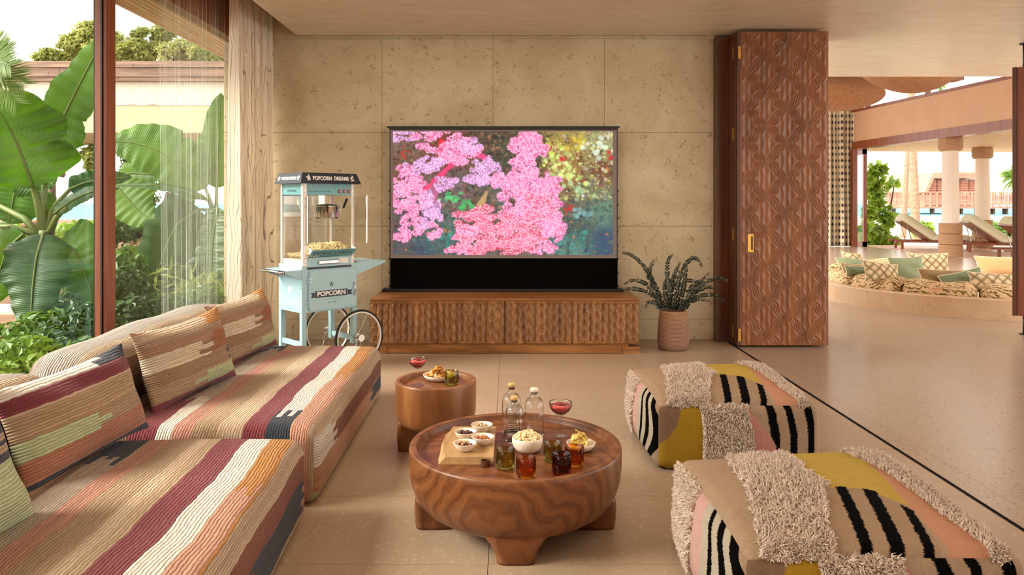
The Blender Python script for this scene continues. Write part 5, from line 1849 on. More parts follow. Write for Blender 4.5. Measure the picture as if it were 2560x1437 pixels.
MB().box(-0.006, 0.003, -0.235, -0.220, 1.06, 1.45).build('door_edge', CHR, dr2)
MB().tube([(-0.003, -0.20, 1.455), (-0.003, -0.235, 1.455)], 0.005, 8).build('door_knob', CHR, dr2)
# serving flap
fl = MB()
x0, x1 = u0 + 0.045, u1 - 0.03
fl.add([(x0, v0 - 0.002, 0.945), (x1, v0 - 0.002, 0.945), (x1 + 0.005, v0 - 0.075, 1.008), (x0 - 0.005, v0 - 0.075, 1.008),
        (x0, v0 - 0.004, 0.942), (x1, v0 - 0.004, 0.942), (x1 + 0.005, v0 - 0.077, 1.005), (x0 - 0.005, v0 - 0.077, 1.005)],
       [(3, 2, 1, 0), (4, 5, 6, 7), (0, 1, 5, 4), (1, 2, 6, 5), (2, 3, 7, 6), (3, 0, 4, 7)])
flap = fl.build('serving_flap', PBL, ct)
for x in (x0, x1):
    MB().add([(x, v0 - 0.003, 0.945), (x, v0 - 0.074, 1.008), (x, v0 + 0.0, 1.035), (x + 0.002, v0 - 0.003, 0.945), (x + 0.002, v0 - 0.074, 1.008), (x + 0.002, v0 + 0.0, 1.035)],
             [(0, 1, 2), (5, 4, 3), (0, 3, 4, 1), (1, 4, 5, 2), (2, 5, 3, 0)]).build('flap_cheek', WHT, ct)
fa = math.atan2(0.073, 0.063)
text('lettering', 'POPCORN', M['navy'], flap, 0.062, ((x0 + x1) / 2, v0 - 0.0435, 0.9745), (PI / 2 + fa, 0, 0), -0.0012, 0.0002, sx=1.25)
text('lettering', 'BY ROYAL CATERING', M['navy'], flap, 0.013, ((x0 + x1) / 2 - 0.02, v0 - 0.016, 0.9505), (PI / 2 + fa, 0, 0), 0.0, 0.0002, sx=1.2)
# popcorn heap
def heap(r):
    x = r.uniform(u0 + 0.03, u1 - 0.05)
    y = r.uniform(v0 - 0.03, v1 - 0.03)
    h = 0.955 + 0.095 * math.exp(-abs((x - 0.30) / 0.20) ** 4 - abs((y - 0.10) / 0.16) ** 4) + 0.01 * math.sin(x * 40)
    if y < v0:
        h = max(h - 0.02, 0.975)
    return (x, y, h + r.uniform(-0.022, 0.006))
stuff(obj('popcorn', popcorn_mesh(900, heap, 0.0085, 9), POP, ct))
# kettle
kx, ky = 0.325, 0.165
kt = MB().lathe([(0.0, 1.257), (0.088, 1.257), (0.098, 1.264), (0.101, 1.275), (0.101, 1.358), (0.105, 1.362), (0.105, 1.368), (0.096, 1.374), (0.04, 1.384), (0.0, 1.386)], 48, (kx, ky, 0)).build('kettle', CHR, ct, smooth=True)
MB().tube([(kx + 0.09, ky - 0.02, 1.33), (kx + 0.13, ky - 0.03, 1.335), (kx + 0.145, ky - 0.035, 1.35)], 0.005, 8).build('kettle_arm', CHR, kt)
MB().tube([(kx + 0.145, ky - 0.035, 1.35), (kx + 0.175, ky - 0.045, 1.43)], 0.0095, 10).build('kettle_handle', M['black'], kt)
MB().tube([(kx + 0.125, ky - 0.02, 1.30), (kx + 0.125, ky - 0.02, 1.40)], 0.008, 10).build('kettle_pivot', WHT, kt)
MB().tube([(kx - 0.055, ky - 0.105, 1.365), (kx - 0.075, ky - 0.135, 1.318)], 0.0085, 10).build('lid_handle', M['black'], kt)
for dx, dy in ((-0.1, 0.05), (0.0, 0.10), (0.09, 0.06)):
    MB().tube([(kx + dx, ky + dy, 1.372), (kx + dx, ky + dy, 1.46)], 0.004, 8).build('hanger_rod', CHR, kt)
MB().box(kx - 0.02, kx + 0.02, ky + 0.06, ky + 0.10, 1.37, 1.46).build('drive_column', CHR, kt)
cab_pts = [(kx - 0.02, ky, 1.257), (kx - 0.05, ky + 0.02, 1.235), (kx - 0.12, ky + 0.05, 1.225), (kx - 0.18, ky + 0.08, 1.26), (kx - 0.20, ky + 0.10, 1.36), (kx - 0.2, ky + 0.1, 1.46)]
MB().tube(cab_pts, 0.004, 8).build('cable', CHR, kt, smooth=True)
# heat lamp fins at the left
for i in range(6):
    MB().box(0.08 + i * 0.010, 0.084 + i * 0.010, 0.20, 0.22, 1.375, 1.455).build('lamp_fin', WHT, ct)
# wheels
def wheel(y):
    cx, cz, R = 0.510, 0.243, 0.240
    w_ = bpy.data.objects.new('wheel', None)
    COL.objects.link(w_)
    w_.parent = ct
    w_.location = (cx, y, cz)
    N = 56
    def ring(rad, rr, name, mat, sy=1.0):
        vs, fs = [], []
        for i in range(N):
            a = 2 * PI * i / N
            for j in range(8):
                b = 2 * PI * j / 8
                q = rad + rr * math.cos(b)
                vs.append((q * math.cos(a), rr * sy * math.sin(b), q * math.sin(a)))
        for i in range(N):
            for j in range(8):
                i2, j2 = (i + 1) % N, (j + 1) % 8
                fs.append((i * 8 + j, i * 8 + j2, i2 * 8 + j2, i2 * 8 + j))
        return MB().add(vs, fs).build(name, mat, w_, smooth=True)
    ring(R - 0.010, 0.010, 'tyre', M['rubber'], 1.1)
    ring(R - 0.024, 0.0075, 'rim', WHT, 1.6)
    MB().tube([(0, -0.03, 0), (0, 0.03, 0)], 0.020, 16).tube([(0, -0.035, 0), (0, -0.028, 0)], 0.030, 20).tube([(0, 0.028, 0), (0, 0.035, 0)], 0.030, 20).build('hub', CHR, w_)
    sp = None
    for i in range(16):
        a = 2 * PI * i / 16
        b = a + (0.25 if i % 2 else -0.25)
        sg = 0.026 if i % 2 else -0.026
        MB().tube([(0.024 * math.cos(b), sg, 0.024 * math.sin(b)), ((R - 0.028) * math.cos(a), 0, (R - 0.028) * math.sin(a))], 0.0016, 5).build('spoke', CHR, w_)
wheel(-0.055)
wheel(D + 0.055)
MB().tube([(0.510, -0.05, 0.243), (0.510, D + 0.05, 0.243)], 0.009, 10).build('axle', CHR, ct)
# ------------------------------------------------------------------ outdoors: ground, sea
struct(MB().box(-70, -2.84, -6, 62, -0.5, -0.06).build('ground_garden', M['soil']), 'planted garden soil outside the window')
struct(MB().box(2, 220, 24.0, 96, -0.8, -0.35).build('ground_beach', M['sand']), 'white sand beach beyond the terrace')
struct(MB().box(-700, 700, 60, 900, -1.2, -0.5).build('sea', M['sea']), 'pale turquoise sea')

# ------------------------------------------------------------------ eave of the house over the window
ev = thing('eave', 'timber slatted eave overhanging the garden window', 'eave', (0, 0, 0))
NS = 13
for i in range(NS):
    x0 = -3.70 + i * (0.90 / NS)
    MB().box(x0, x0 + 0.90 / NS - 0.010, -2.4, 11.0, 3.295, 3.325).build('slat', M['slat_wood'], ev)
MB().box(-3.74, -3.705, -2.4, 11.0, 3.28, 3.44).build('fascia', M['slat_wood'], ev)
MB().box(-3.72, -2.72, -2.4, 11.0, 3.33, 3.42).build('soffit', M['dark_wood'], ev)
ev['kind'] = 'structure'

# ------------------------------------------------------------------ neighbouring pavilion roof edge
NY = 11.0
def nz_(py): return EYE - (py - VY) / FPX * NY
nb = thing('garden_pavilion', 'low pavilion with timber roof edge and ribbed white frieze across the garden', 'building', (0, NY, 0))
zz = [nz_(205), nz_(195), nz_(184), nz_(172), nz_(163), nz_(155)]
r = np.random.default_rng(11)
for j in range(5):
    x = -16.0
    while x < -2.9:
        L = r.uniform(1.6, 3.2)
        o = MB().box(x, min(x + L, -2.6) - 0.006, -0.10 - 0.02 * (j % 2), 0.2, zz[j] + 0.002, zz[j + 1] - 0.002).build('board', M['roof_wood'], nb)
        x += L
MB().box(-16, -2.6, 0.0, 2.0, nz_(205) + 0.01, nz_(157)).build('roof', M['roof_wood'], nb)
fz_ = MB()
xx_ = np.arange(-16, -2.6, 0.022)
vs = []
for i, x in enumerate(xx_):
    yv = -0.02 - (0.012 if i % 2 else 0.0)
    vs += [(x, yv, nz_(262)), (x, yv, nz_(205))]
fz_.add(vs, [(2 * i, 2 * i + 2, 2 * i + 3, 2 * i + 1) for i in range(len(xx_) - 1)])
stuff(fz_.build('ribbed_frieze', M['ribbed_white'], nb))
MB().box(-16, -2.6, -0.015, 2.0, nz_(332), nz_(262) - 0.004).build('beam', M['beige_band'], nb)
for x in (-15.5, -2.75):
    MB().box(x - 0.15, x + 0.15, 0.3, 0.6, -0.06, nz_(332)).build('post', M['beige_band'], nb)

# ------------------------------------------------------------------ foliage builders
def leaf_cloud(name, centers, normals, size, mat, parent, seed=0, aspect=0.5, droop=0.15):
    r = np.random.default_rng(seed)
    n = len(centers)
    d = np.cross(normals, r.normal(0, 1, (n, 3)))
    d -= np.array([0, 0, droop])
    d /= np.linalg.norm(d, axis=1, keepdims=True)
    w = np.cross(normals, d); w /= np.linalg.norm(w, axis=1, keepdims=True) + 1e-9
    s = (size * r.uniform(0.65, 1.25, n))[:, None]
    fold = normals * s * 0.10
    A = centers
    Bv = centers + d * s * 0.40 + w * s * aspect * 0.5 + fold
    Cv = centers + d * s
    Dv = centers + d * s * 0.40 - w * s * aspect * 0.5 + fold
    V = np.stack([A, Bv, Cv, Dv], 1).reshape(-1, 3)
    Q = np.arange(n * 4).reshape(n, 4)
    tri = np.concatenate([Q[:, [0, 1, 2]], Q[:, [0, 2, 3]]])
    o = obj(name, np_mesh(name, V, tri, False), mat, parent)
    return o

def crown_points(blobs, n, seed, shell=0.55):
    r = np.random.default_rng(seed)
    vol = np.array([b[3] * b[4] * b[5] for b in blobs]) ** 0.7
    k = r.choice(len(blobs), n, p=vol / vol.sum())
    b = np.array(blobs)[k]
    d = r.normal(0, 1, (n, 3)); d /= np.linalg.norm(d, axis=1, keepdims=True)
    q = (shell + (1 - shell) * r.random((n, 1)) ** 0.5)
    p = b[:, :3] + d * b[:, 3:6] * q
    nr = d + r.normal(0, 0.5, (n, 3)) + np.array([0, -0.2, 0.5])
    nr /= np.linalg.norm(nr, axis=1, keepdims=True)
    return p, nr

def tree(name, label, cat, blobs, n, size, mat, trunk, seed, group=None, tmat=None, aspect=0.55):
    """blobs in world metres (x,y,z,rx,ry,rz); trunk: list of branches (points, radii)"""
    base = trunk[0][0][0] if trunk else (blobs[0][0], blobs[0][1], -0.06)
    base = (base[0], base[1], -0.06 if base[0] < 0 else -0.35)
    t = thing(name, label, cat, base, 0, group)
    off = np.array(base)
    if trunk:
        trunk[0][0][0] = base
    r_ = np.random.default_rng(seed + 90)
    sb = []
    for b_ in blobs:
        for _ in range(7):
            d_ = r_.normal(0, 1, 3); d_ /= np.linalg.norm(d_)
            q_ = r_.random() ** .4 * .8
            f_ = r_.uniform(.22, .48)
            sb.append((b_[0] + d_[0] * b_[3] * q_, b_[1] + d_[1] * b_[4] * q_, b_[2] + d_[2] * b_[5] * q_, b_[3] * f_ * 1.1, b_[4] * f_, b_[5] * f_))
    p, nr = crown_points(sb, n, seed, 0.15)
    o = leaf_cloud('foliage', p - off, nr, size, mat, t, seed, aspect)
    for pts, rad in trunk:
        MB().tube([tuple(np.array(q) - off) for q in pts], rad, 7).build('branch', tmat or M['bark'], t, smooth=True)
    return t

def px_blob(px, py, Y, rpx, rpy, ry=None):
    c = at(px, py, Y)
    k = Y / FPX
    return (c.x, c.y, c.z, rpx * k, ry if ry else rpx * k * 0.8, rpy * k)

def px_pts(lst, Y):
    return [tuple(at(a, b, Y)) for a, b in lst]

# broad tree behind the pavilion
Yt = 17.5
bl = [px_blob(150, 125, Yt, 60, 45), px_blob(215, 85, Yt, 60, 48), px_blob(255, 120, Yt, 60, 50), px_blob(345, 110, Yt, 65, 45), px_blob(400, 95, Yt, 55, 45), px_blob(450, 125, Yt, 70, 45), px_blob(520, 140, Yt, 60, 40),
      px_blob(120, 150, Yt, 50, 25), px_blob(300, 140, Yt, 60, 40), px_blob(560, 150, Yt, 50, 40)]
tree('garden_tree', 'broad sunlit tree rising behind the pavilion roof', 'tree', bl, 26000, 0.105, M['leaf_tree'],
     [(px_pts([(330, 680), (325, 400), (330, 150)], Yt), [0.16, 0.13, 0.06]), (px_pts([(325, 420), (260, 200), (215, 90)], Yt), [0.1, 0.07, 0.03]), (px_pts([(328, 380), (400, 220), (450, 120)], Yt), [0.1, 0.07, 0.03])], 1)
Yt = 14.8
bl = [px_blob(235, 345, Yt, 45, 28), px_blob(215, 375, Yt, 38, 35), px_blob(240, 410, Yt, 32, 32), px_blob(185, 350, Yt, 25, 16)]
tree('garden_tree', 'small-leaved tree seen through the gap under the pavilion', 'tree', bl, 3000, 0.09, M['leaf_tree'],
     [(px_pts([(282, 640), (275, 500), (240, 380)], Yt), [0.07, 0.06, 0.03])], 2)
bl = [px_blob(340, 360, Yt, 60, 35), px_blob(420, 355, Yt, 60, 35), px_blob(480, 370, Yt, 40, 45), px_blob(320, 430, Yt, 55, 50), px_blob(350, 480, Yt, 60, 50), px_blob(450, 420, Yt, 50, 45), px_blob(540, 400, Yt, 40, 50)]
tree('garden_tree', 'shady tree under the pavilion beam behind the banana leaves', 'tree', bl, 7500, 0.10, M['leaf_mid'],
     [(px_pts([(350, 640), (352, 560), (360, 480)], 14.5), [0.10, 0.08, 0.05]), (px_pts([(385, 600), (400, 560), (420, 480)], Yt), [0.07, 0.06, 0.04])], 3)
# frangipani: bare pale branches at the left
t = thing('frangipani', 'bare pale frangipani branches behind the banana leaves', 'tree', tuple(at(125, 590, 9.0)))
off = np.array(at(125, 590, 9.0))
for br in ([(128, 600), (122, 540), (105, 500), (95, 480)], [(122, 560), (130, 500), (131, 440), (128, 415)], [(131, 430), (140, 400), (155, 350), (160, 330)], [(131, 440), (148, 420), (155, 395)], [(128, 425), (145, 432), (160, 438)],
           [(122, 545), (80, 562), (55, 563)]):
    P = [tuple(np.array(at(a, b, 9.0)) - off) for a, b in br]
    MB().tube(P, [0.05 * (1 - 0.5 * i / len(P)) for i in range(len(P))], 8).build('branch', M['bark'], t, smooth=True)
MB().tube([(0, 0, 0.02), (0.02, 0, -off[2] - 0.06)], 0.06, 8).build('trunk', M['bark'], t, smooth=True)

# ------------------------------------------------------------------ banana plants
def banana_leaf(parent, off, pet, mid, Ys, width, mat, tilt=(0.15, -1, 0.35), seed=0, fold=0.12, droop=0.0):
    """pet / mid: photo readings of stalk and midrib; Ys: depth at stalk base, blade base and tip"""
    r = np.random.default_rng(seed)
    n = 34
    m = np.array(mid, float)
    tt = np.linspace(0, len(m) - 1, n)
    mx_, my_ = np.interp(tt, range(len(m)), m[:, 0]), np.interp(tt, range(len(m)), m[:, 1])
    for _ in range(6):
        mx_[1:-1] = (mx_[:-2] + 2 * mx_[1:-1] + mx_[2:]) / 4
        my_[1:-1] = (my_[:-2] + 2 * my_[1:-1] + my_[2:]) / 4
    Yv = np.linspace(Ys[1], Ys[2], n)
    P = np.array([at(mx_[i], my_[i], Yv[i]) for i in range(n)]) - off
    kq = Ys[1] / FPX
    hw = width * kq / 2
    tl = np.array(tilt) / np.linalg.norm(tilt)
    nv = 6
    V, U = [], []
    wob = r.uniform(0, 6, 4)
    for i in range(n):
        s = i / (n - 1)
        d = P[min(i + 1, n - 1)] - P[max(i - 1, 0)]
        d /= np.linalg.norm(d) + 1e-9
        side = np.cross(d, tl); side /= np.linalg.norm(side) + 1e-9
        nn = np.cross(side, d)
        prof = min(1.0, (s / 0.16) ** 0.6) * min(1.0, ((1 - s) / 0.42) ** 0.62) if s < 1 else 0.0
        for sg in (-1, 1):
            e = 1 + 0.07 * math.sin(s * 9 + wob[0] + sg) + 0.05 * math.sin(s * 21 + wob[1] * sg) - (0.22 if (sg > 0 and abs(s - 0.35 - 0.1 * wob[2] / 6) < 0.012) else 0)
            for j in range(nv + 1):
                if sg > 0 and j == 0:
                    continue
                q = j / nv if sg > 0 else (nv - j) / nv
                w_ = hw * prof * e * q * sg
                h_ = abs(w_) * fold * 2 - (q ** 2) * hw * prof * (0.22 + droop) + 0.012 * math.sin(s * 60 + wob[3]) * q * hw * 4
                V.append(P[i] + side * w_ + nn * h_)
                U.append((q * sg, s))
    cols = 2 * nv + 1
    idx = np.arange(n * cols).reshape(n, cols)
    Q = np.stack([idx[:-1, :-1], idx[:-1, 1:], idx[1:, 1:], idx[1:, :-1]], -1).reshape(-1, 4)
    me = np_mesh('leaf', np.array(V), Q, True)
    U = np.array(U, dtype=np.float32)
    lay = me.uv_layers.new(name='UVMap')
    li = np.zeros(len(me.loops), dtype=np.int32); me.loops.foreach_get('vertex_index', li)
    lay.data.foreach_set('uv', U[li].ravel())
    lf = obj('leaf', me, mat, parent)
    mid_pts = [tuple(P[i] + np.array([0, -0.006, 0])) for i in range(0, n - 1, 2)]
    MB().tube(mid_pts, [0.013 * (1 - 0.8 * i / len(mid_pts)) for i in range(len(mid_pts))], 6).build('midrib', M['rib'], lf, smooth=True)
    if pet:
        k = len(pet)
        PP = [tuple(np.array(at(a, b, Ys[0] + (Ys[1] - Ys[0]) * i / max(1, k - 1))) - off) for i, (a, b) in enumerate(pet)]
        MB().tube(PP, [0.034 - 0.018 * i / (k - 1) for i in range(k)], 8).build('stalk', M['rib'], lf, smooth=True)

def banana(label, crown, Y, leaves, stem):
    base = onz_y(stem[0][0], Y)
    t = thing('banana_plant', label, 'plant', base)
    off = np.array(base)
    P = [tuple(np.array(at(a, b, Y)) - off) for a, b in stem]
    P[0] = (P[0][0], P[0][1], 0.0)
    MB().tube(P, [0.085, 0.075, 0.06, 0.045][:len(P)], 10).build('stem', M['rib'], t, smooth=True)
    for i, (pet, mid, Ys, w, mt, tl) in enumerate(leaves):
        banana_leaf(t, off, pet, mid, Ys, w, M[mt], tl, i + int(Y * 10), droop=0.05 * (i % 3))
def onz_y(px, Y, z=-0.06):
    p = at(px, 500, Y)
    return (p.x, p.y, z)
Y1 = 6.4
F = (0.15, -1, 0.25)
banana('banana plant with broad leaves outside the left window pane', (115, 575), Y1, [
    ([(112, 585), (108, 500), (120, 420), (132, 372)], [(130, 380), (160, 290), (205, 200), (262, 90)], (Y1, Y1, 6.2), 124, 'banana', F),
    ([(108, 585), (95, 510), (80, 455), (68, 425)], [(84, 470), (62, 405), (40, 350), (5, 285), (-40, 235)], (Y1, 6.3, 6.1), 235, 'banana', (0.3, -1, 0.1)),
    ([(100, 590), (60, 545), (0, 515), (-40, 505)], [(44, 452), (34, 500), (22, 560)], (Y1, 6.6, 6.6), 180, 'banana', F),
    ([(118, 585), (128, 530), (150, 500), (178, 470)], [(172, 474), (215, 456), (262, 448), (330, 442)], (Y1, 6.5, 6.7), 62, 'banana_dark', F),
    ([(122, 588), (140, 545), (165, 520)], [(135, 535), (180, 500), (230, 478), (300, 470)], (Y1, 6.3, 6.5), 52, 'banana_dark', (0.1, -.7, 0.8)),
    ([(108, 585), (104, 590)], [(110, 582), (92, 640), (82, 720), (76, 830)], (Y1, 6.2, 5.9), 150, 'banana_dark', F),
    ([(118, 590), (135, 600), (152, 606)], [(150, 606), (185, 620), (212, 680), (238, 760)], (Y1, 6.4, 6.3), 150, 'banana', F),
    ([(100, 592), (70, 580), (30, 566), (0, 566)], [(60, 585), (20, 620), (0, 680), (-15, 760)], (Y1, 6.3, 6.3), 130, 'banana', F),
    (None, [(88, 475), (60, 455), (30, 440)], (Y1, 6.5, 6.5), 70, 'banana', F),
    (None, [(130, 470), (108, 450), (70, 446)], (Y1, 6.7, 6.7), 60, 'banana', F)],
    [(118, 800), (116, 700), (114, 640), (112, 575)])
Y2 = 9.3
banana('banana plant with upright and arching leaves behind the sheer curtain', (545, 515), Y2, [
    ([(540, 560), (541, 510), (542, 450)], [(541, 470), (544, 400), (548, 330), (552, 232)], (Y2, Y2, 9.2), 104, 'banana', F),
    ([(540, 560), (528, 510), (512, 465)], [(516, 470), (470, 420), (400, 375), (330, 355), (262, 352)], (Y2, 9.2, 9.0), 138, 'banana', (0.0, -1, 0.5)),
    ([(538, 560), (525, 505), (500, 485)], [(520, 498), (460, 476), (390, 462), (270, 462)], (Y2, 9.1, 8.8), 46, 'banana_dark', (0.0, -.45, 1.0)),
    (None, [(282, 452), (312, 490), (350, 530), (392, 556)], (Y2, 9.0, 8.9), 106, 'banana', F),
    (None, [(488, 502), (455, 506), (425, 520), (400, 545)], (Y2, 9.2, 9.1), 60, 'banana', F),
    ([(540, 560), (520, 525), (490, 522)], [(500, 522), (440, 560), (405, 640), (372, 790)], (Y2, 9.0, 8.5), 130, 'banana_dark', (0.5, -1, 0.1)),
    ([(545, 560), (542, 520)], [(545, 518), (532, 600), (528, 680), (530, 770)], (Y2, 9.0, 8.8), 120, 'banana_dark', (-0.2, -1, 0.1)),
    (None, [(300, 440), (330, 432), (420, 440)], (Y2, 9.6, 9.6), 60, 'banana', F)],
    [(548, 760), (546, 660), (543, 600), (540, 520)])

# palm at the left edge
def palm_crown(parent, off, centre, Y, dirs, L, mat, seed, blade=0.30, wd=0.024):
    r = np.random.default_rng(seed)
    c0 = np.array(at(centre[0], centre[1], Y)) - off
    for (dx, dz, dy) in dirs:
        d = np.array([dx, dy, dz]); d = d / np.linalg.norm(d)
        n = 16
        pts = [c0 + d * L * s + np.array([0, 0, -0.35 * L * s * s]) for s in np.linspace(0, 1, n)]
        mb = MB().tube([tuple(p) for p in pts], [0.010 * (1 - .8 * i / n) for i in range(n)], 5)
        for i in range(2, n * 4):
            s = i / (n * 4)
            q = min(n - 2, int(s * (n - 1)))
            p = pts[q] + (pts[q + 1] - pts[q]) * (s * (n - 1) - q)
            dd = pts[q + 1] - pts[q]; dd /= np.linalg.norm(dd)
            sd = np.cross(dd, [0, -1, 0.3]); sd /= np.linalg.norm(sd) + 1e-9
            bl_ = blade * (0.5 + math.sin(PI * min(1, s + .15)) * .6)
            for sg in (1, -1):
                o_ = sd * sg * .8 + dd * 0.75 + np.array([0, 0, -0.15 * r.random()]) + r.normal(0, .05, 3)
                o_ /= np.linalg.norm(o_)
                wv = np.cross(o_, [0.1, -1, 0.2]); wv /= np.linalg.norm(wv) + 1e-9
                mb.add([p - wv * wd / 3, p + o_ * bl_ * .45 - wv * wd / 2, p + o_ * bl_, p + o_ * bl_ * .45 + wv * wd / 2], [(0, 1, 2, 3)])
        mb.build('frond', mat, parent)
pb_ = onz_y(-70, 6.0)
t = thing('palm', 'palm fronds reaching in from the left edge above the banana leaves', 'plant', pb_)
MB().tube([(0, 0, 0), (0.02, 0, 1.2), (0, 0, 2.2)], [0.09, 0.08, 0.07], 10).build('trunk', M['palm_bark'], t, smooth=True)
palm_crown(t, np.array(pb_), (-78, 165), 6.0, [(1, .9, 0), (1, .35, -.2), (1, .0, .1), (.5, 1, .2), (1, -.4, 0), (-.6, .8, 0)], 0.42, M['palm'], 3, 0.26, 0.009)

# shrubs and undergrowth below the window line
def shrub(label, blobs, n, size, mat, seed, group=None, name='shrub', cat='shrub', aspect=0.55):
    b0 = blobs[0]
    base = (b0[0], b0[1], -0.06)
    t = thing(name, label, cat, base, 0, group)
    off = np.array(base)
    p, nr = crown_points(blobs, n, seed, 0.35)
    keep = p[:, 2] > -0.05
    p, nr = p[keep], nr[keep]
    p[:, 0] = np.minimum(p[:, 0], -2.86 - 0.02 * np.random.default_rng(seed).random(len(p))) if b0[0] < 0 else p[:, 0]
    leaf_cloud('foliage', p - off, nr, size, mat, t, seed, aspect)
    r = np.random.default_rng(seed + 5)
    mb = MB()
    for i in range(7):
        b = blobs[i % len(blobs)]
        e = np.array(b[:3]) + r.normal(0, 0.3, 3) * np.array(b[3:6])
        if b0[0] < 0:
            e[0] = min(e[0], -2.9)
        mb.tube([(r.normal(0, .04), r.normal(0, .04), 0), tuple((e - off) * .5 + r.normal(0, .03, 3)), tuple(e - off)], [0.012, 0.008, 0.004], 5)
    mb.build('stems', M['bark'], t)
    return t
GS = 'leafy shrubs under the window'
shrub('glossy dark shrub below the left pane, beside the window post', [px_blob(190, 860, 5.6, 90, 80, .35), px_blob(150, 930, 5.0, 80, 60, .3), px_blob(225, 800, 6.0, 60, 50, .3)], 1700, 0.085, M['leaf_dark'], 21, GS)
shrub('light green shrub in the lower left corner of the window', [px_blob(60, 900, 4.9, 90, 60, .3), px_blob(20, 950, 4.6, 70, 50, .3), px_blob(110, 950, 4.7, 60, 40, .3)], 1400, 0.075, M['leaf_light'], 22, GS)
shrub('mid green shrub between the two banana plants, left of the post', [px_blob(200, 760, 6.6, 80, 60, .4), px_blob(120, 830, 6.0, 70, 60, .3)], 1200, 0.085, M['leaf_mid'], 23, GS)
shrub('low dark shrub just right of the window post', [px_blob(330, 800, 6.2, 60, 60, .35), px_blob(390, 830, 6.4, 60, 50, .3), px_blob(320, 720, 6.8, 40, 60, .3)], 1700, 0.080, M['leaf_dark'], 24, GS)
shrub('mid green shrub at the foot of the sheer curtain', [px_blob(450, 780, 7.2, 70, 50, .4), px_blob(380, 770, 7.0, 60, 40, .4), px_blob(520, 760, 7.6, 50, 50, .3)], 1400, 0.080, M['leaf_mid'], 25, GS)
shrub('round-leaved shrub beside the window post', [px_blob(310, 660, 7.6, 40, 50, .3), px_blob(300, 720, 7.4, 40, 40, .3)], 420, 0.11, M['leaf_mid'], 26, GS, aspect=0.85)
shrub('bright coastal hedge in front of the sea', [px_blob(200, 585, 17, 70, 28, .8), px_blob(100, 590, 17, 80, 28, .8), px_blob(20, 590, 17, 60, 30, .8), px_blob(260, 585, 17, 60, 30, .8)], 2600, 0.22, M['leaf_light'], 27, None, 'hedge', 'hedge')
shrub('rust-coloured ground cover under the trees', [px_blob(400, 640, 11, 110, 45, .8), px_blob(330, 670, 10, 60, 40, .6), px_blob(470, 650, 11, 70, 45, .7)], 2200, 0.14, M['leaf_rust'], 28)
shrub('dense dark bush behind the arching banana leaf', [px_blob(330, 580, 12.5, 70, 55, .8), px_blob(470, 590, 12.5, 80, 60, .8), px_blob(400, 570, 13, 50, 50, .8)], 3200, 0.15, M['leaf_dark'], 29)
shrub('pale strappy shrub in the middle of the garden bed', [px_blob(440, 690, 9.0, 70, 45, .5), px_blob(510, 640, 9.5, 50, 50, .5)], 900, 0.26, M['grass'], 30, aspect=0.14)
shrub('strappy grass clump beside the garden path', [px_blob(520, 730, 8.6, 60, 35, .4), px_blob(340, 700, 8.8, 50, 35, .4)], 800, 0.28, M['grass'], 31, aspect=0.12)
shrub('leafy shrub filling the bottom of the left pane behind the sofa', [px_blob(120, 880, 5.4, 110, 60, .3), px_blob(230, 900, 5.2, 60, 60, .25), px_blob(40, 850, 5.6, 70, 50, .3)], 1500, 0.075, M['leaf_mid'], 41, GS)
shrub('fine-leaved shrub low down behind the far sofa backrest', [px_blob(440, 850, 6.6, 90, 40, .3), px_blob(340, 870, 6.0, 60, 40, .25), px_blob(520, 810, 7.0, 50, 40, .3)], 1500, 0.07, M['leaf_dark'], 42, GS)
shrub('pale green shrub on the far side of the path', [px_blob(500, 660, 9.8, 60, 40, .4), px_blob(420, 700, 9.2, 50, 40, .4)], 1000, 0.10, M['leaf_light'], 43, GS)
# garden path glimpsed between the plants, red bromeliad
struct(MB().box(-9.5, -3.1, 9.6, 10.4, -0.06, -0.03).build('ground_path', M['sand']), 'pale garden path between the plants')
br = thing('bromeliad', 'red bromeliad flower in the garden bed', 'plant', tuple(at(385, 600, 8.8)))
mb = MB()
for i in range(9):
    a = i * 0.7
    d = Vector((math.cos(a) * .6, math.sin(a) * .6, 0.9)).normalized()
    s_ = d.orthogonal().normalized() * 0.012
    mb.add([(0, 0, 0), tuple(d * .07 + s_), tuple(d * .14), tuple(d * .07 - s_)], [(0, 1, 2, 3)])
mb.build('flower', M['leaf_red'], br)
MB().tube([(0, 0, -at(385, 600, 8.8).z - 0.06), (0, 0, 0)], 0.012, 6).build('stem', M['rib'], br)
# ------------------------------------------------------------------ the hall: sunken seating ring
RC = Vector((6.62, 10.62, 0))
RR = 2.04
def arc_prof(a0, a1_, n, prof, c=RC):
    """sweep an (r, z) profile round the ring centre"""
    vs, fs = [], []
    m = len(prof)
    for i in range(n + 1):
        a = a0 + (a1_ - a0) * i / n
        for r_, z in prof:
            vs.append((c.x + r_ * math.cos(a), c.y + r_ * math.sin(a), z))
    for i in range(n):
        for j in range(m):
            k = (j + 1) % m
            fs.append((i * m + j, i * m + k, (i + 1) * m + k, (i + 1) * m + j))
    fs.append(tuple(range(m)))
    fs.append(tuple(range(n * m, n * m + m))[::-1])
    return MB().add(vs, fs)
struct(arc_prof(0, 2 * PI, 128, [(RR - 0.14, 0.0), (RR, 0.0), (RR, 0.235), (RR - 0.01, 0.245), (RR - 0.13, 0.245), (RR - 0.14, 0.235)]).build('wall_seating', M['curb_stone'], smooth=False), 'curved stone curb round the sunken seating')
struct(arc_prof(0, 2 * PI, 96, [(0.05, 0.0), (RR - 0.16, 0.0), (RR - 0.16, 0.05), (0.05, 0.05)]).build('floor_seating', M['curb_stone']), 'seat base inside the curb')

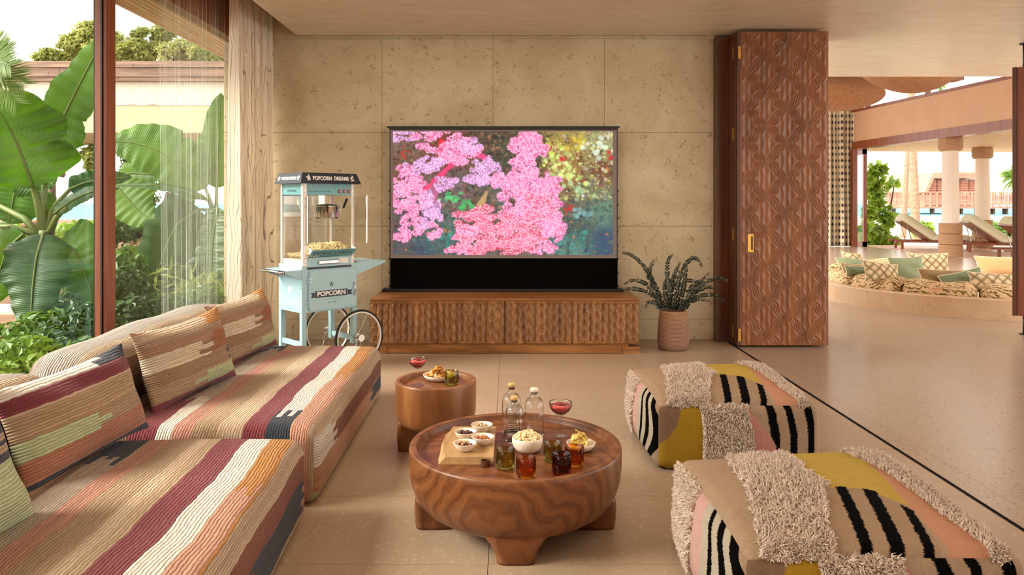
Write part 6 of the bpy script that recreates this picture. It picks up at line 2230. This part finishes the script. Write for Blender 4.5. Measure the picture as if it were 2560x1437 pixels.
def print_mat(name, base, cols, scale=14, kind='floral'):
    g = G(name)
    v = g.co('Object')
    if kind == 'floral':
        nz2 = g.noise(v, 5, 3, 0.6, 1.2)
        w = g.wave(v, 9, 9, 3, 1.6, 'BANDS', 'DIAGONAL')
        vo = g.vor(v, 17, 'F1')
        m1 = g.math('MULTIPLY', g.fr(w, 0.62, 0.70), g.fr(nz2, 0.42, 0.50))
        m2 = g.math('MULTIPLY', g.fr(vo, 0.30, 0.22), g.fr(nz2, 0.52, 0.48))
        col = g.mix(m1, base, cols[0])
        col = g.mix(g.math('MULTIPLY', m2, 0.8), col, cols[1])
        col = g.mix(g.math('MULTIPLY', g.fr(g.noise(v, 4, 2), 0.6, 0.66), 0.6), col, cols[2])
    elif kind == 'diamond':
        u = g.co('UV')
        x, y, _ = g.sep(u)
        a = g.math('MULTIPLY', x, scale); b = g.math('MULTIPLY', y, scale)
        s1 = g.math('ABSOLUTE', g.math('SINE', g.math('ADD', a, b))); s2 = g.math('ABSOLUTE', g.math('SINE', g.math('SUBTRACT', a, b)))
        f = g.math('MULTIPLY', s1, s2)
        ln = g.math('MULTIPLY', g.fr(g.math('MINIMUM', s1, s2), 0.16, 0.06), 0.9)
        col = g.mix(g.fr(f, 0.0, 0.8), cols[0], base)
        col = g.mix(ln, col, cols[1])
    elif kind == 'tweed':
        u = g.co('UV')
        a = g.wave(u, scale, 1.0, 2, 4, 'BANDS', 'X'); b = g.wave(u, scale, 1.0, 2, 4, 'BANDS', 'Y')
        n_ = g.noise(u, 60, 2)
        f = g.math('ADD', g.math('MULTIPLY', g.math('ADD', a, b), 0.38), g.math('MULTIPLY', n_, 0.3))
        col = g.ramp(f, [(0.25, cols[0]), (0.5, base), (0.8, cols[1])])
    elif kind == 'stripe':
        u = g.co('UV', (1, 0.02, 1))
        n_ = g.noise(u, scale, 2, 0.8)
        col = g.ramp(n_, [(0.34, cols[0]), (0.46, base), (0.56, cols[1]), (0.64, base), (0.72, cols[0])])
    else:
        col = base
    g.set(col, 0.9, spec=0.1)
    if kind == 'tweed':
        g.bump(g.noise(g.co('UV'), 90, 2), 0.5, 0.006)
    return g.m
FLORAL = print_mat('floral_linen', C(210, 178, 138), [C(112, 92, 48), C(86, 66, 36), C(196, 128, 96)])
DIAM = print_mat('shell_print', C(218, 192, 156), [C(150, 132, 96), C(110, 90, 60)], 26, 'diamond')
TWEED = print_mat('brown_tweed', C(140, 108, 74), [C(70, 48, 30), C(200, 172, 130)], 36, 'tweed')
TWEED2 = print_mat('straw_tweed', C(186, 146, 100), [C(130, 96, 60), C(210, 176, 130)], 36, 'tweed')
SAGE = plain('sage_cloth', C(142, 152, 116), 0.85, var=0.04, scale=6)
SAGE2 = plain('sage_cloth_dark', C(116, 128, 96), 0.85, var=0.04, scale=6)

def bolster(a0, a1_, label, z0=0.06, z1=0.40, r0=RR - 0.56, r1=RR - 0.15):
    pr = []
    for i in range(14):
        th = 2 * PI * i / 14
        cx = abs(math.cos(th)) ** 0.7 * (1 if math.cos(th) > 0 else -1); cz = abs(math.sin(th)) ** 0.7 * (1 if math.sin(th) > 0 else -1)
        pr.append(((r0 + r1) / 2 + cx * (r1 - r0) / 2, (z0 + z1) / 2 + cz * (z1 - z0) / 2))
    n = 24
    vs, fs = [], []
    m = len(pr)
    rc, zc_ = (r0 + r1) / 2, (z0 + z1) / 2
    for i in range(n + 1):
        s = i / n
        e = min(1.0, (min(s, 1 - s) / 0.07) ** 0.5) if 0 < s < 1 else 0.55
        e = max(e, 0.55)
        a = a0 + (a1_ - a0) * s
        for r_, z in pr:
            q = rc + (r_ - rc) * e
            vs.append((RC.x + q * math.cos(a), RC.y + q * math.sin(a), zc_ + (z - zc_) * e + 0.012 * math.sin(s * 9)))
    for i in range(n):
        for j in range(m):
            k = (j + 1) % m
            fs.append((i * m + j, i * m + k, (i + 1) * m + k, (i + 1) * m + j))
    fs.append(tuple(range(m))); fs.append(tuple(range(n * m, n * m + m))[::-1])
    o = MB().add(vs, fs).build('seat_bolster', FLORAL, smooth=True)
    return tag(o, label, 'cushion', 'floral bolsters round the sunken seating')
def ang_of(px, py, z):
    p = onz(px, py, z)
    return math.atan2(p.y - RC.y, p.x - RC.x)
A = [PI * 0.86, PI + 0.13, PI + 0.62, PI + 1.06, PI + 1.55, PI + 2.1]
A = [math.radians(d) for d in (158, 188, 213, 241, 270, 300)]
labs = ['floral bolster at the left end of the seating ring', 'floral bolster on the curb, second from the left', 'floral bolster in the middle of the front curb', 'floral bolster on the curb before the pivot door', 'floral bolster hidden partly by the pivot door']
for i in range(5):
    bolster(A[i] + 0.008, A[i + 1] - 0.008, labs[i])
for i, (d0, d1, lb) in enumerate(((128, 156, 'floral bolster at the back left of the seating ring'), (98, 126, 'floral bolster at the back behind the sage cushion'), (70, 96, 'floral bolster at the back beside the straw tweed cushion'))):
    bolster(math.radians(d0), math.radians(d1), lb, 0.06, 0.46, RR - 0.58, RR - 0.16)

def hall_cushion(label, mat, px0, px1, py_top, py_bot, Y, yaw=0.0, lean=0.25, roll=0.0, seed=0, piping=True, asp=None):
    k = Y / FPX
    W_ = (px1 - px0) * k
    H_ = (py_bot - py_top) * k / math.cos(lean)
    me, ring = pillow_mesh('throw_cushion', W_, H_, 0.16, 22, 0.09, seed=seed)
    t = thing('throw_cushion', label, 'cushion', (0, 0, 0), 0, 'throw cushions in the sunken seating')
    cover = obj('cover', me, mat, t)
    if piping:
        rg = ring + [ring[0], ring[1]]
        MB().tube([(p[0], p[1], 0) for p in rg], 0.008, 5, cap=False).build('piping', M['cream_piping'], t, smooth=True)
    place_pillow(t, at((px0 + px1) / 2, py_bot, Y), yaw, lean, H_, roll)
    return t
M['cream_piping'] = plain('cream_piping', C(220, 200, 164), 0.8, var=0.03)
hall_cushion('shell-print cushion lying at the far left of the seating', DIAM, 2106, 2165, 632, 660, 11.3, 0.3, 0.5, -0.15, 1)
hall_cushion('pale sage cushion lying behind the sage and tweed pair', SAGE, 2092, 2168, 646, 672, 11.0, 0.3, 0.6, -0.08, 2)
hall_cushion('brown tweed cushion half hidden at the left of the seating', TWEED, 2100, 2175, 659, 690, 10.7, 0.4, 0.4, -0.08, 3)
hall_cushion('dark sage cushion beside the shell-print cushion on the front curb', SAGE2, 2110, 2180, 664, 690, 10.4, 0.3, 0.35, -0.06, 4)
hall_cushion('shell-print cushion leaning on the front curb left of the big sage one', DIAM, 2156, 2258, 655, 706, 9.9, 0.25, 0.35, -0.14, 5)
hall_cushion('large square sage cushion standing upright in the seating', SAGE, 2230, 2325, 640, 710, 10.3, 0.15, 0.3, 0.03, 6)
hall_cushion('large square shell-print cushion behind the sage cushion', DIAM, 2276, 2374, 631, 690, 11.0, -0.1, 0.25, 0.0, 7)
hall_cushion('brown tweed cushion with pale piping in the middle of the front curb', TWEED, 2297, 2425, 673, 718, 9.6, 0.1, 0.3, -0.05, 8)
hall_cushion('sage cushion lying between the tweed and shell-print cushions', SAGE2, 2362, 2478, 678, 724, 9.35, 0.0, 0.45, 0.22, 9)
hall_cushion('shell-print cushion on the front curb before the pivot door', DIAM, 2428, 2560, 682, 730, 9.1, -0.1, 0.3, -0.04, 10)
hall_cushion('straw tweed cushion at the back right of the seating', TWEED2, 2448, 2580, 640, 690, 11.6, -0.2, 0.3, 0.0, 11)

# ------------------------------------------------------------------ the hall's outer wall with clerestory, terrace
P0, P1 = Vector((10.78, 23.1)), Vector((11.75, 13.0))
dv = (P1 - P0); LV = dv.length; dv /= LV
ang = math.atan2(dv.y, dv.x)
def wall_box(s0, s1, t0, t1, z0, z1):
    """box in wall coordinates: s along the wall, t outwards"""
    m = Matrix.Translation((P0.x, P0.y, 0)) @ Matrix.Rotation(ang, 4, 'Z')
    return MB().box(s0, s1, t0, t1, z0, z1, m)
struct(wall_box(-0.2, LV, 0, 0.3, 3.28, 4.20).build('wall_hall', M['plaster_pink']), 'pinkish plaster band above the terrace opening')
struct(wall_box(-0.2, LV, -0.02, 0.32, 3.05, 3.28).build('trim_4', M['red_wood']), 'timber lintel over the terrace opening')
struct(wall_box(-0.2, LV, -0.02, 0.30, 4.20, 4.28).build('trim_5', M['red_wood']), 'timber sill of the clerestory')
cl = struct(wall_box(-0.2, LV, 0.10, 0.104, 4.28, 5.6).build('window_2', M['pane']), 'clerestory glazing above the plaster band')
for s in (0.55, 3.3, 6.2, 9.0):
    wall_box(s, s + 0.10, 0.05, 0.15, 4.28, 5.6).build('mullion', M['red_wood'], cl)
# opened glass door at the left end
gd = struct(wall_box(-0.12, 0.02, -0.05, 0.10, 0.0, 3.05).build('door_1', M['red_wood']), 'open glazed terrace door with timber frame')
dm = Matrix.Translation((11.16, 23.15, 0)) @ Matrix.Rotation(math.radians(90), 4, 'Z')
MB().box(0.0, 0.10, -0.05, 0.05, 0.0, 3.05, dm).box(0.0, 0.9, -0.05, 0.05, 0.0, 0.16, dm).box(0.0, 0.9, -0.05, 0.05, 2.90, 3.05, dm).build('door_frame', M['red_wood'], gd)
MB().box(0.1, 0.9, -0.006, 0.006, 0.16, 2.90, dm).build('pane', M['pane'], gd)
# porch roof over the terrace
struct(wall_box(-1.0, LV, 0.34, 10.0, 3.06, 3.25).build('ceiling_terrace', plain('board_ceiling', C(214, 188, 146), 0.6, var=0.05, scale=3)), 'pale boarded terrace ceiling')
struct(MB().box(11.35, 21, 12.0, 23.95, -0.3, 0.006).build('floor_terrace', wood_mat('deck_wood', C(150, 112, 88), C(186, 148, 122), C(206, 172, 146), (0.6, 12, 9), 2.0, 0.5)), 'timber terrace deck')
for i, (x, y) in enumerate(((13.9, 21.8), (16.0, 22.6), (13.0, 23.2))):
    o = MB().lathe([(0.0, 0.0), (0.07, 0.0), (0.07, 0.012), (0.0, 0.012)], 20, (x, y, 3.046)).build('downlight', M['chrome'])
    tag(o, ['recessed downlight in the terrace ceiling between the columns', 'recessed downlight in the terrace ceiling at the far right', 'recessed downlight in the terrace ceiling left of the columns'][i], 'lamp', 'terrace downlights')
# high hall roof in dark timber
struct(MB().box(3.0, 12.2, 10.0, 25.0, 5.62, 5.8).build('ceiling_hall', M['door_wood']), 'high timber ceiling of the hall')
struct(MB().box(3.2, 9.6, 15.6, 16.0, 3.98, 4.5).build('trim_6', M['door_wood']), 'timber beam across the hall')

# patterned curtain at the end of the wall
g = G('diamond_curtain')
u, v_, _ = g.sep(g.co('UV'))
a = g.math('DIVIDE', u, 0.14); b = g.math('DIVIDE', v_, 0.20)
row = g.math('FLOOR', b)
fa_ = g.math('SUBTRACT', g.math('FRACT', a), 0.5); fb_ = g.math('SUBTRACT', g.math('FRACT', b), 0.5)
dd = g.math('ADD', g.math('ABSOLUTE', fa_), g.math('ABSOLUTE', fb_))
wn3 = g.n('TexWhiteNoise', {'noise_dimensions': '2D'})
g.put(wn3.inputs['Vector'], g.comb(g.math('FLOOR', a), row, 0))
dc = g.ramp(wn3.outputs['Value'], [(0.0, C(58, 50, 66)), (0.3, C(110, 116, 96)), (0.55, C(72, 58, 76)), (0.8, C(128, 140, 130))], 'CONSTANT')
g.set(g.mix(g.fr(dd, 0.40, 0.36), C(214, 196, 164), dc), 0.9)
drape('patterned_curtain', g.m, ((9.2, 23.3), (10.78, 23.2)), 0.01, 4.6, 8, 0.10, 'cream curtain with columns of dark diamonds in the hall', 'curtain', seed=8, solid=0.004)

# giant woven pendants
def pendant(label, c, rx, ry, rz, tilt, yaw):
    """hanging woven cocoon"""
    t = thing('woven_pendant', label, 'lamp', c, 0, 'giant woven pendants')
    nu, nv = 64, 28
    V, U = [], []
    m = Matrix.Rotation(yaw, 4, 'Z') @ Matrix.Rotation(tilt, 4, 'Y')
    for j in range(nv + 1):
        s = -1 + 2 * j / nv
        q = math.sqrt(max(0.0, 1 - abs(s) ** 2.2))
        for i in range(nu + 1):
            a = 2 * PI * i / nu
            V.append(tuple(m @ Vector((rx * s, ry * q * math.cos(a), rz * q * math.sin(a) * (1 + 0.08 * math.sin(3 * s + 1))))))
            U.append((s * 1.6, i / nu * 4))
    idx = np.arange((nu + 1) * (nv + 1)).reshape(nv + 1, nu + 1)
    Q = np.stack([idx[:-1, :-1], idx[:-1, 1:], idx[1:, 1:], idx[1:, :-1]], -1).reshape(-1, 4)
    me = np_mesh('shade', np.array(V), Q, True)
    U = np.array(U, dtype=np.float32)
    lay = me.uv_layers.new(name='UVMap')
    li = np.zeros(len(me.loops), dtype=np.int32); me.loops.foreach_get('vertex_index', li)
    lay.data.foreach_set('uv', U[li].ravel())
    obj('shade', me, M['basket'], t)
    MB().tube([(0, 0, rz * 0.9), (0, 0, 5.62 - c[2])], 0.012, 6).build('cord', M['black'], t)
    return t
pendant('giant woven cocoon pendant half hidden behind the folded door', tuple(at(2082, 234, 15.5)), 1.05, 0.8, 0.33, 0.03, 0.10)
pendant('giant woven cocoon pendant hanging nearer the clerestory', tuple(at(2266, 172, 13.0)), 0.86, 0.6, 0.38, 0.10, 0.15)

# columns
def column(x, y, label):
    t = thing('column', label, 'column', (x, y, 0), 0, 'fluted terrace columns')
    MB().lathe([(0.205, 0.86), (0.20, 1.6), (0.185, 2.72)], 80, rad=lambda a, r_, z: r_ * (1 - 0.045 * abs(math.sin(10 * a)))).build('shaft', M['column_white'], t)
    for z0, z1, rr in ((0.0, 0.30, 0.285), (0.31, 0.58, 0.28), (0.59, 0.86, 0.275)):
        pr = [(0.0, z0), (rr * 0.96, z0)]
        k = 7
        for i in range(k):
            za = z0 + (z1 - z0) * i / k
            h = (z1 - z0) / k
            pr += [(rr * 0.975, za + 0.1 * h), (rr, za + 0.5 * h), (rr * 0.975, za + 0.9 * h)]
        pr += [(rr * 0.96, z1), (0.0, z1)]
        MB().lathe(pr, 40).build('rope_wrap', M['rope'], t, smooth=True)
    MB().lathe([(0.0, 2.72), (0.24, 2.72), (0.285, 2.78), (0.285, 3.0), (0.26, 3.055), (0.0, 3.055)], 10).build('capital', M['rope'], t)
    return t
column(11.40, 19.1, 'fluted white column with rope-wrapped base, nearer and larger')
column(14.40, 22.5, 'fluted white column farther out on the terrace')

# sun loungers
STRIPE = print_mat('striped_canvas', C(222, 214, 184), [C(124, 128, 94), C(176, 174, 142)], 24, 'stripe')
def lounger(loc, rz, label, L=2.0, Wd=0.8):
    """head end raised at local x=0, foot at x=L"""
    t = thing('sun_lounger', label, 'sun lounger', loc, rz, 'sun loungers on the terrace')
    RW = M['red_wood']
    MB().box(0, L, 0, 0.06, 0.20, 0.26).build('side_rail', RW, t)
    MB().box(0, L, Wd - 0.06, Wd, 0.20, 0.26).build('side_rail', RW, t)
    for x in (0.15, L - 0.2):
        for y in (0.0, Wd - 0.06):
            MB().box(x, x + 0.07, y, y + 0.06, 0, 0.20).build('leg', RW, t)
    for i in range(7):
        x = 0.85 + i * 0.165
        MB().box(x, x + 0.12, 0.06, Wd - 0.06, 0.225, 0.25).build('slat', RW, t)
    ra = D2R(36)
    mB = Matrix.Translation((0.95, 0, 0.27)) @ Matrix.Rotation(ra, 4, 'Y')
    MB().box(-0.98, 0, 0.02, Wd - 0.02, -0.03, 0.0, mB).build('back_panel', RW, t)
    me = rbox_mesh('back_cushion', 1.05, Wd, 0.26, 0.07, (10, 10, 8), None, lambda nm, P: P[:, [1, 0]] if nm in ('top', 'bottom') else P[:, [1, 2]])
    o = obj('back_cushion', me, STRIPE, t)
    o.matrix_local = Matrix.Translation((0.95, 0, 0.275)) @ Matrix.Rotation(ra, 4, 'Y') @ Matrix.Translation((-1.0, 0, 0.0))
    me2 = rbox_mesh('seat_cushion', L - 0.96, Wd, 0.16, 0.05, (10, 10, 8), None, lambda nm, P: P[:, [1, 0]] if nm in ('top', 'bottom') else P[:, [1, 2]])
    obj('seat_cushion', me2, STRIPE, t, loc=(0.97, 0, 0.262))
    for y in (0.05, Wd - 0.05):
        MB().tube([(0.45, y, 0.23), (0.32, y, 0.74)], 0.012, 6).build('prop', M['chrome'], t)
    return t
lounger((11.5, 22.0, 0), D2R(-14), 'striped sun lounger at the left of the terrace', 2.1, 0.8)
lounger((12.7, 20.7, 0), D2R(-14), 'striped sun lounger in the middle, behind the near column')
lounger((12.0, 17.9, 0), D2R(-14), 'striped sun lounger at the right of the terrace', 2.2, 0.9)

# terrace planting and beach palms
tree('terrace_shrub', 'leafy sea-grape shrub beside the open terrace door', 'shrub',
     [px_blob(2190, 480, 26, 26, 42), px_blob(2200, 420, 26, 12, 22), px_blob(2215, 540, 26, 24, 30), px_blob(2235, 455, 26, 14, 8), px_blob(2180, 530, 26, 20, 30), px_blob(2178, 440, 26, 12, 30)], 640, 0.26, M['leaf_light'],
     [([(x, y, z) for x, y, z in px_pts([(2222, 612), (2214, 570), (2195, 530), (2170, 505)], 26)], [0.09, 0.07, 0.05, 0.03]), (px_pts([(2214, 570), (2226, 520), (2236, 460)], 26), [0.05, 0.035, 0.015]), (px_pts([(2200, 530), (2195, 450), (2200, 410)], 26), [0.04, 0.03, 0.012])], 51, aspect=0.8)
shrub('bright green bush beneath the sea-grape by the terrace', [px_blob(2185, 590, 25, 28, 26, .6), px_blob(2215, 605, 25, 30, 18, .6), px_blob(2168, 580, 25, 14, 26, .6)], 1500, 0.26, M['leaf_light'], 52, None)
shrub('low bush behind the loungers at the right', [px_blob(2500, 580, 30, 34, 18, .6), px_blob(2470, 572, 30, 22, 10, .6)], 700, 0.28, M['leaf_mid'], 53, None)
shrub('small bush behind the middle lounger', [px_blob(2305, 572, 32, 18, 14, .6)], 400, 0.28, M['leaf_light'], 54, None)
def beach_palm(px_list, Y, r0, label):
    pts = px_pts(px_list, Y)
    base = (pts[0][0], pts[0][1], -0.35)
    t = thing('beach_palm', label, 'palm', base, 0, 'palm trunks on the beach')
    off = Vector(base)
    P = [Vector(p) - off for p in pts]
    P[0].z = 0
    n = 40
    pr = []
    Q = []
    for i in range(n):
        s = i / (n - 1) * (len(P) - 1)
        k = min(len(P) - 2, int(s))
        Q.append(P[k].lerp(P[k + 1], s - k))
        pr.append(r0 * (1.1 - 0.35 * i / n) * (1 + 0.05 * (i % 2)))
    MB().tube(Q, pr, 12).build('trunk', M['palm_bark'], t, smooth=False)
    o2 = np.array(base)
    palm_crown(t, np.array([0, 0, 0.0]) + o2, px_list[-1], Y, [(1, .5, 0), (-1, .5, 0), (.5, .9, .4), (-.5, .9, -.4), (.9, -.1, .5), (-.9, -.1, -.5)], 2.6, M['palm'], 4, 0.9, 0.09)
    return t
beach_palm([(2258, 600), (2262, 500), (2268, 400), (2278, 150)], 36, 0.13, 'slanting palm trunk on the beach, left of the pair')
beach_palm([(2290, 600), (2287, 500), (2283, 400), (2276, 120)], 34, 0.19, 'thicker upright palm trunk on the beach, right of the pair')
pd = onz_y(2540, 28, -0.35)
t = thing('pandanus', 'spiky pandanus crown beside the pivot door', 'plant', pd)
MB().tube([(0, 0, 0), (0.1, 0, 1.4), (0, 0, at(2540, 450, 28).z + .35)], [0.10, 0.09, 0.07], 8).build('trunk', M['bark'], t, smooth=True)
mb = MB()
r = np.random.default_rng(5)
c0 = np.array(at(2540, 440, 28)) - np.array(pd)
for i in range(150):
    d = r.normal(0, 1, 3); d[2] = d[2] * .7 + .2; d /= np.linalg.norm(d)
    w_ = np.cross(d, [0, -1, 0.2]); w_ /= np.linalg.norm(w_) + 1e-9
    L = r.uniform(.4, .8)
    mb.add([c0 - w_ * .03, c0 + d * L * .6 - w_ * .03, c0 + d * L + np.array([0, 0, -.15]), c0 + d * L * .6 + w_ * .03, c0 + w_ * .03], [(0, 1, 2, 3, 4)])
mb.build('crown', M['palm'], t)

# over-water villa with boardwalk
VY_ = 117.0
def vb(px0, px1, py0, py1, y0, y1):
    a, b = at(px0, py1, VY_), at(px1, py0, VY_)
    return MB().box(a.x, b.x, VY_ + y0, VY_ + y1, a.z, b.z)
RWD = wood_mat('villa_wood', C(150, 98, 80), C(184, 128, 104), C(206, 152, 126), (0.3, 1, 3), 1.2, 0.7)
vl = thing('water_villa', 'timber villa with louvred walls standing over the sea', 'building', (0, 0, 0))
vb(2312, 2445, 455, 520, 0, 12).build('wall', RWD, vl)
for i, (a, b) in enumerate(((2312, 2338), (2340, 2366), (2398, 2418), (2420, 2444))):
    pn = vb(a, b, 448, 482, -0.3, 0).build('louvre_panel', RWD, vl)
    for k3 in range(7):
        vb(a + 1, b - 1, 450 + k3 * 4.6, 452.6 + k3 * 4.6, -0.45, -0.3).build('slat', RWD, pn)
rm = MB()
pts = [(2298, 482), (2312, 450), (2320, 432), (2452, 430), (2448, 446), (2322, 447), (2306, 482)]
V3 = [(at(a, b, VY_).x, at(a, b, VY_).z) for a, b in pts]
rm.prism([(x, z) for x, z in V3], VY_ - 1.5, VY_ + 14)
rm.build('roof', RWD, vl)
bw = thing('boardwalk', 'long fenced boardwalk on piles over the sea', 'boardwalk', (0, 0, 0))
vb(2190, 2700, 516, 521, -3, -0.8).build('deck', RWD, bw)
vb(2190, 2700, 480, 482, -3, -2.9).build('top_rail', RWD, bw)
vb(2190, 2700, 508, 511, -3, -2.9).build('bottom_rail', RWD, bw)
sl_ = MB()
r = np.random.default_rng(8)
k = VY_ / FPX
x = at(2190, 500, VY_).x
x_end = at(2620, 500, VY_).x
while x < x_end:
    w_ = r.uniform(0.10, 0.20)
    hi, lo = (2.86, 1.1) if r.random() < .5 else (2.86 - r.uniform(0, .5), 0.95)
    sl_.box(x, x + w_, VY_ - 2.95, VY_ - 2.9, lo, hi)
    x += w_ + r.uniform(0.02, 0.09)
stuff(sl_.build('fence_slats', RWD, bw))
for i in range(26):
    px = 2195 + i * 17
    vb(px, px + 3, 480, 518, -3.1, -2.9).build('post', RWD, bw)
for i, px in enumerate((2215, 2240, 2266, 2310, 2345, 2380, 2420, 2458, 2490, 2520, 2556)):
    vb(px, px + 4, 520, 538, -2.5, -2.0).build('pile', M['bark'], bw)
    vb(px + 6, px + 9, 520, 535, -1.2, -0.9).build('pile', M['bark'], bw)
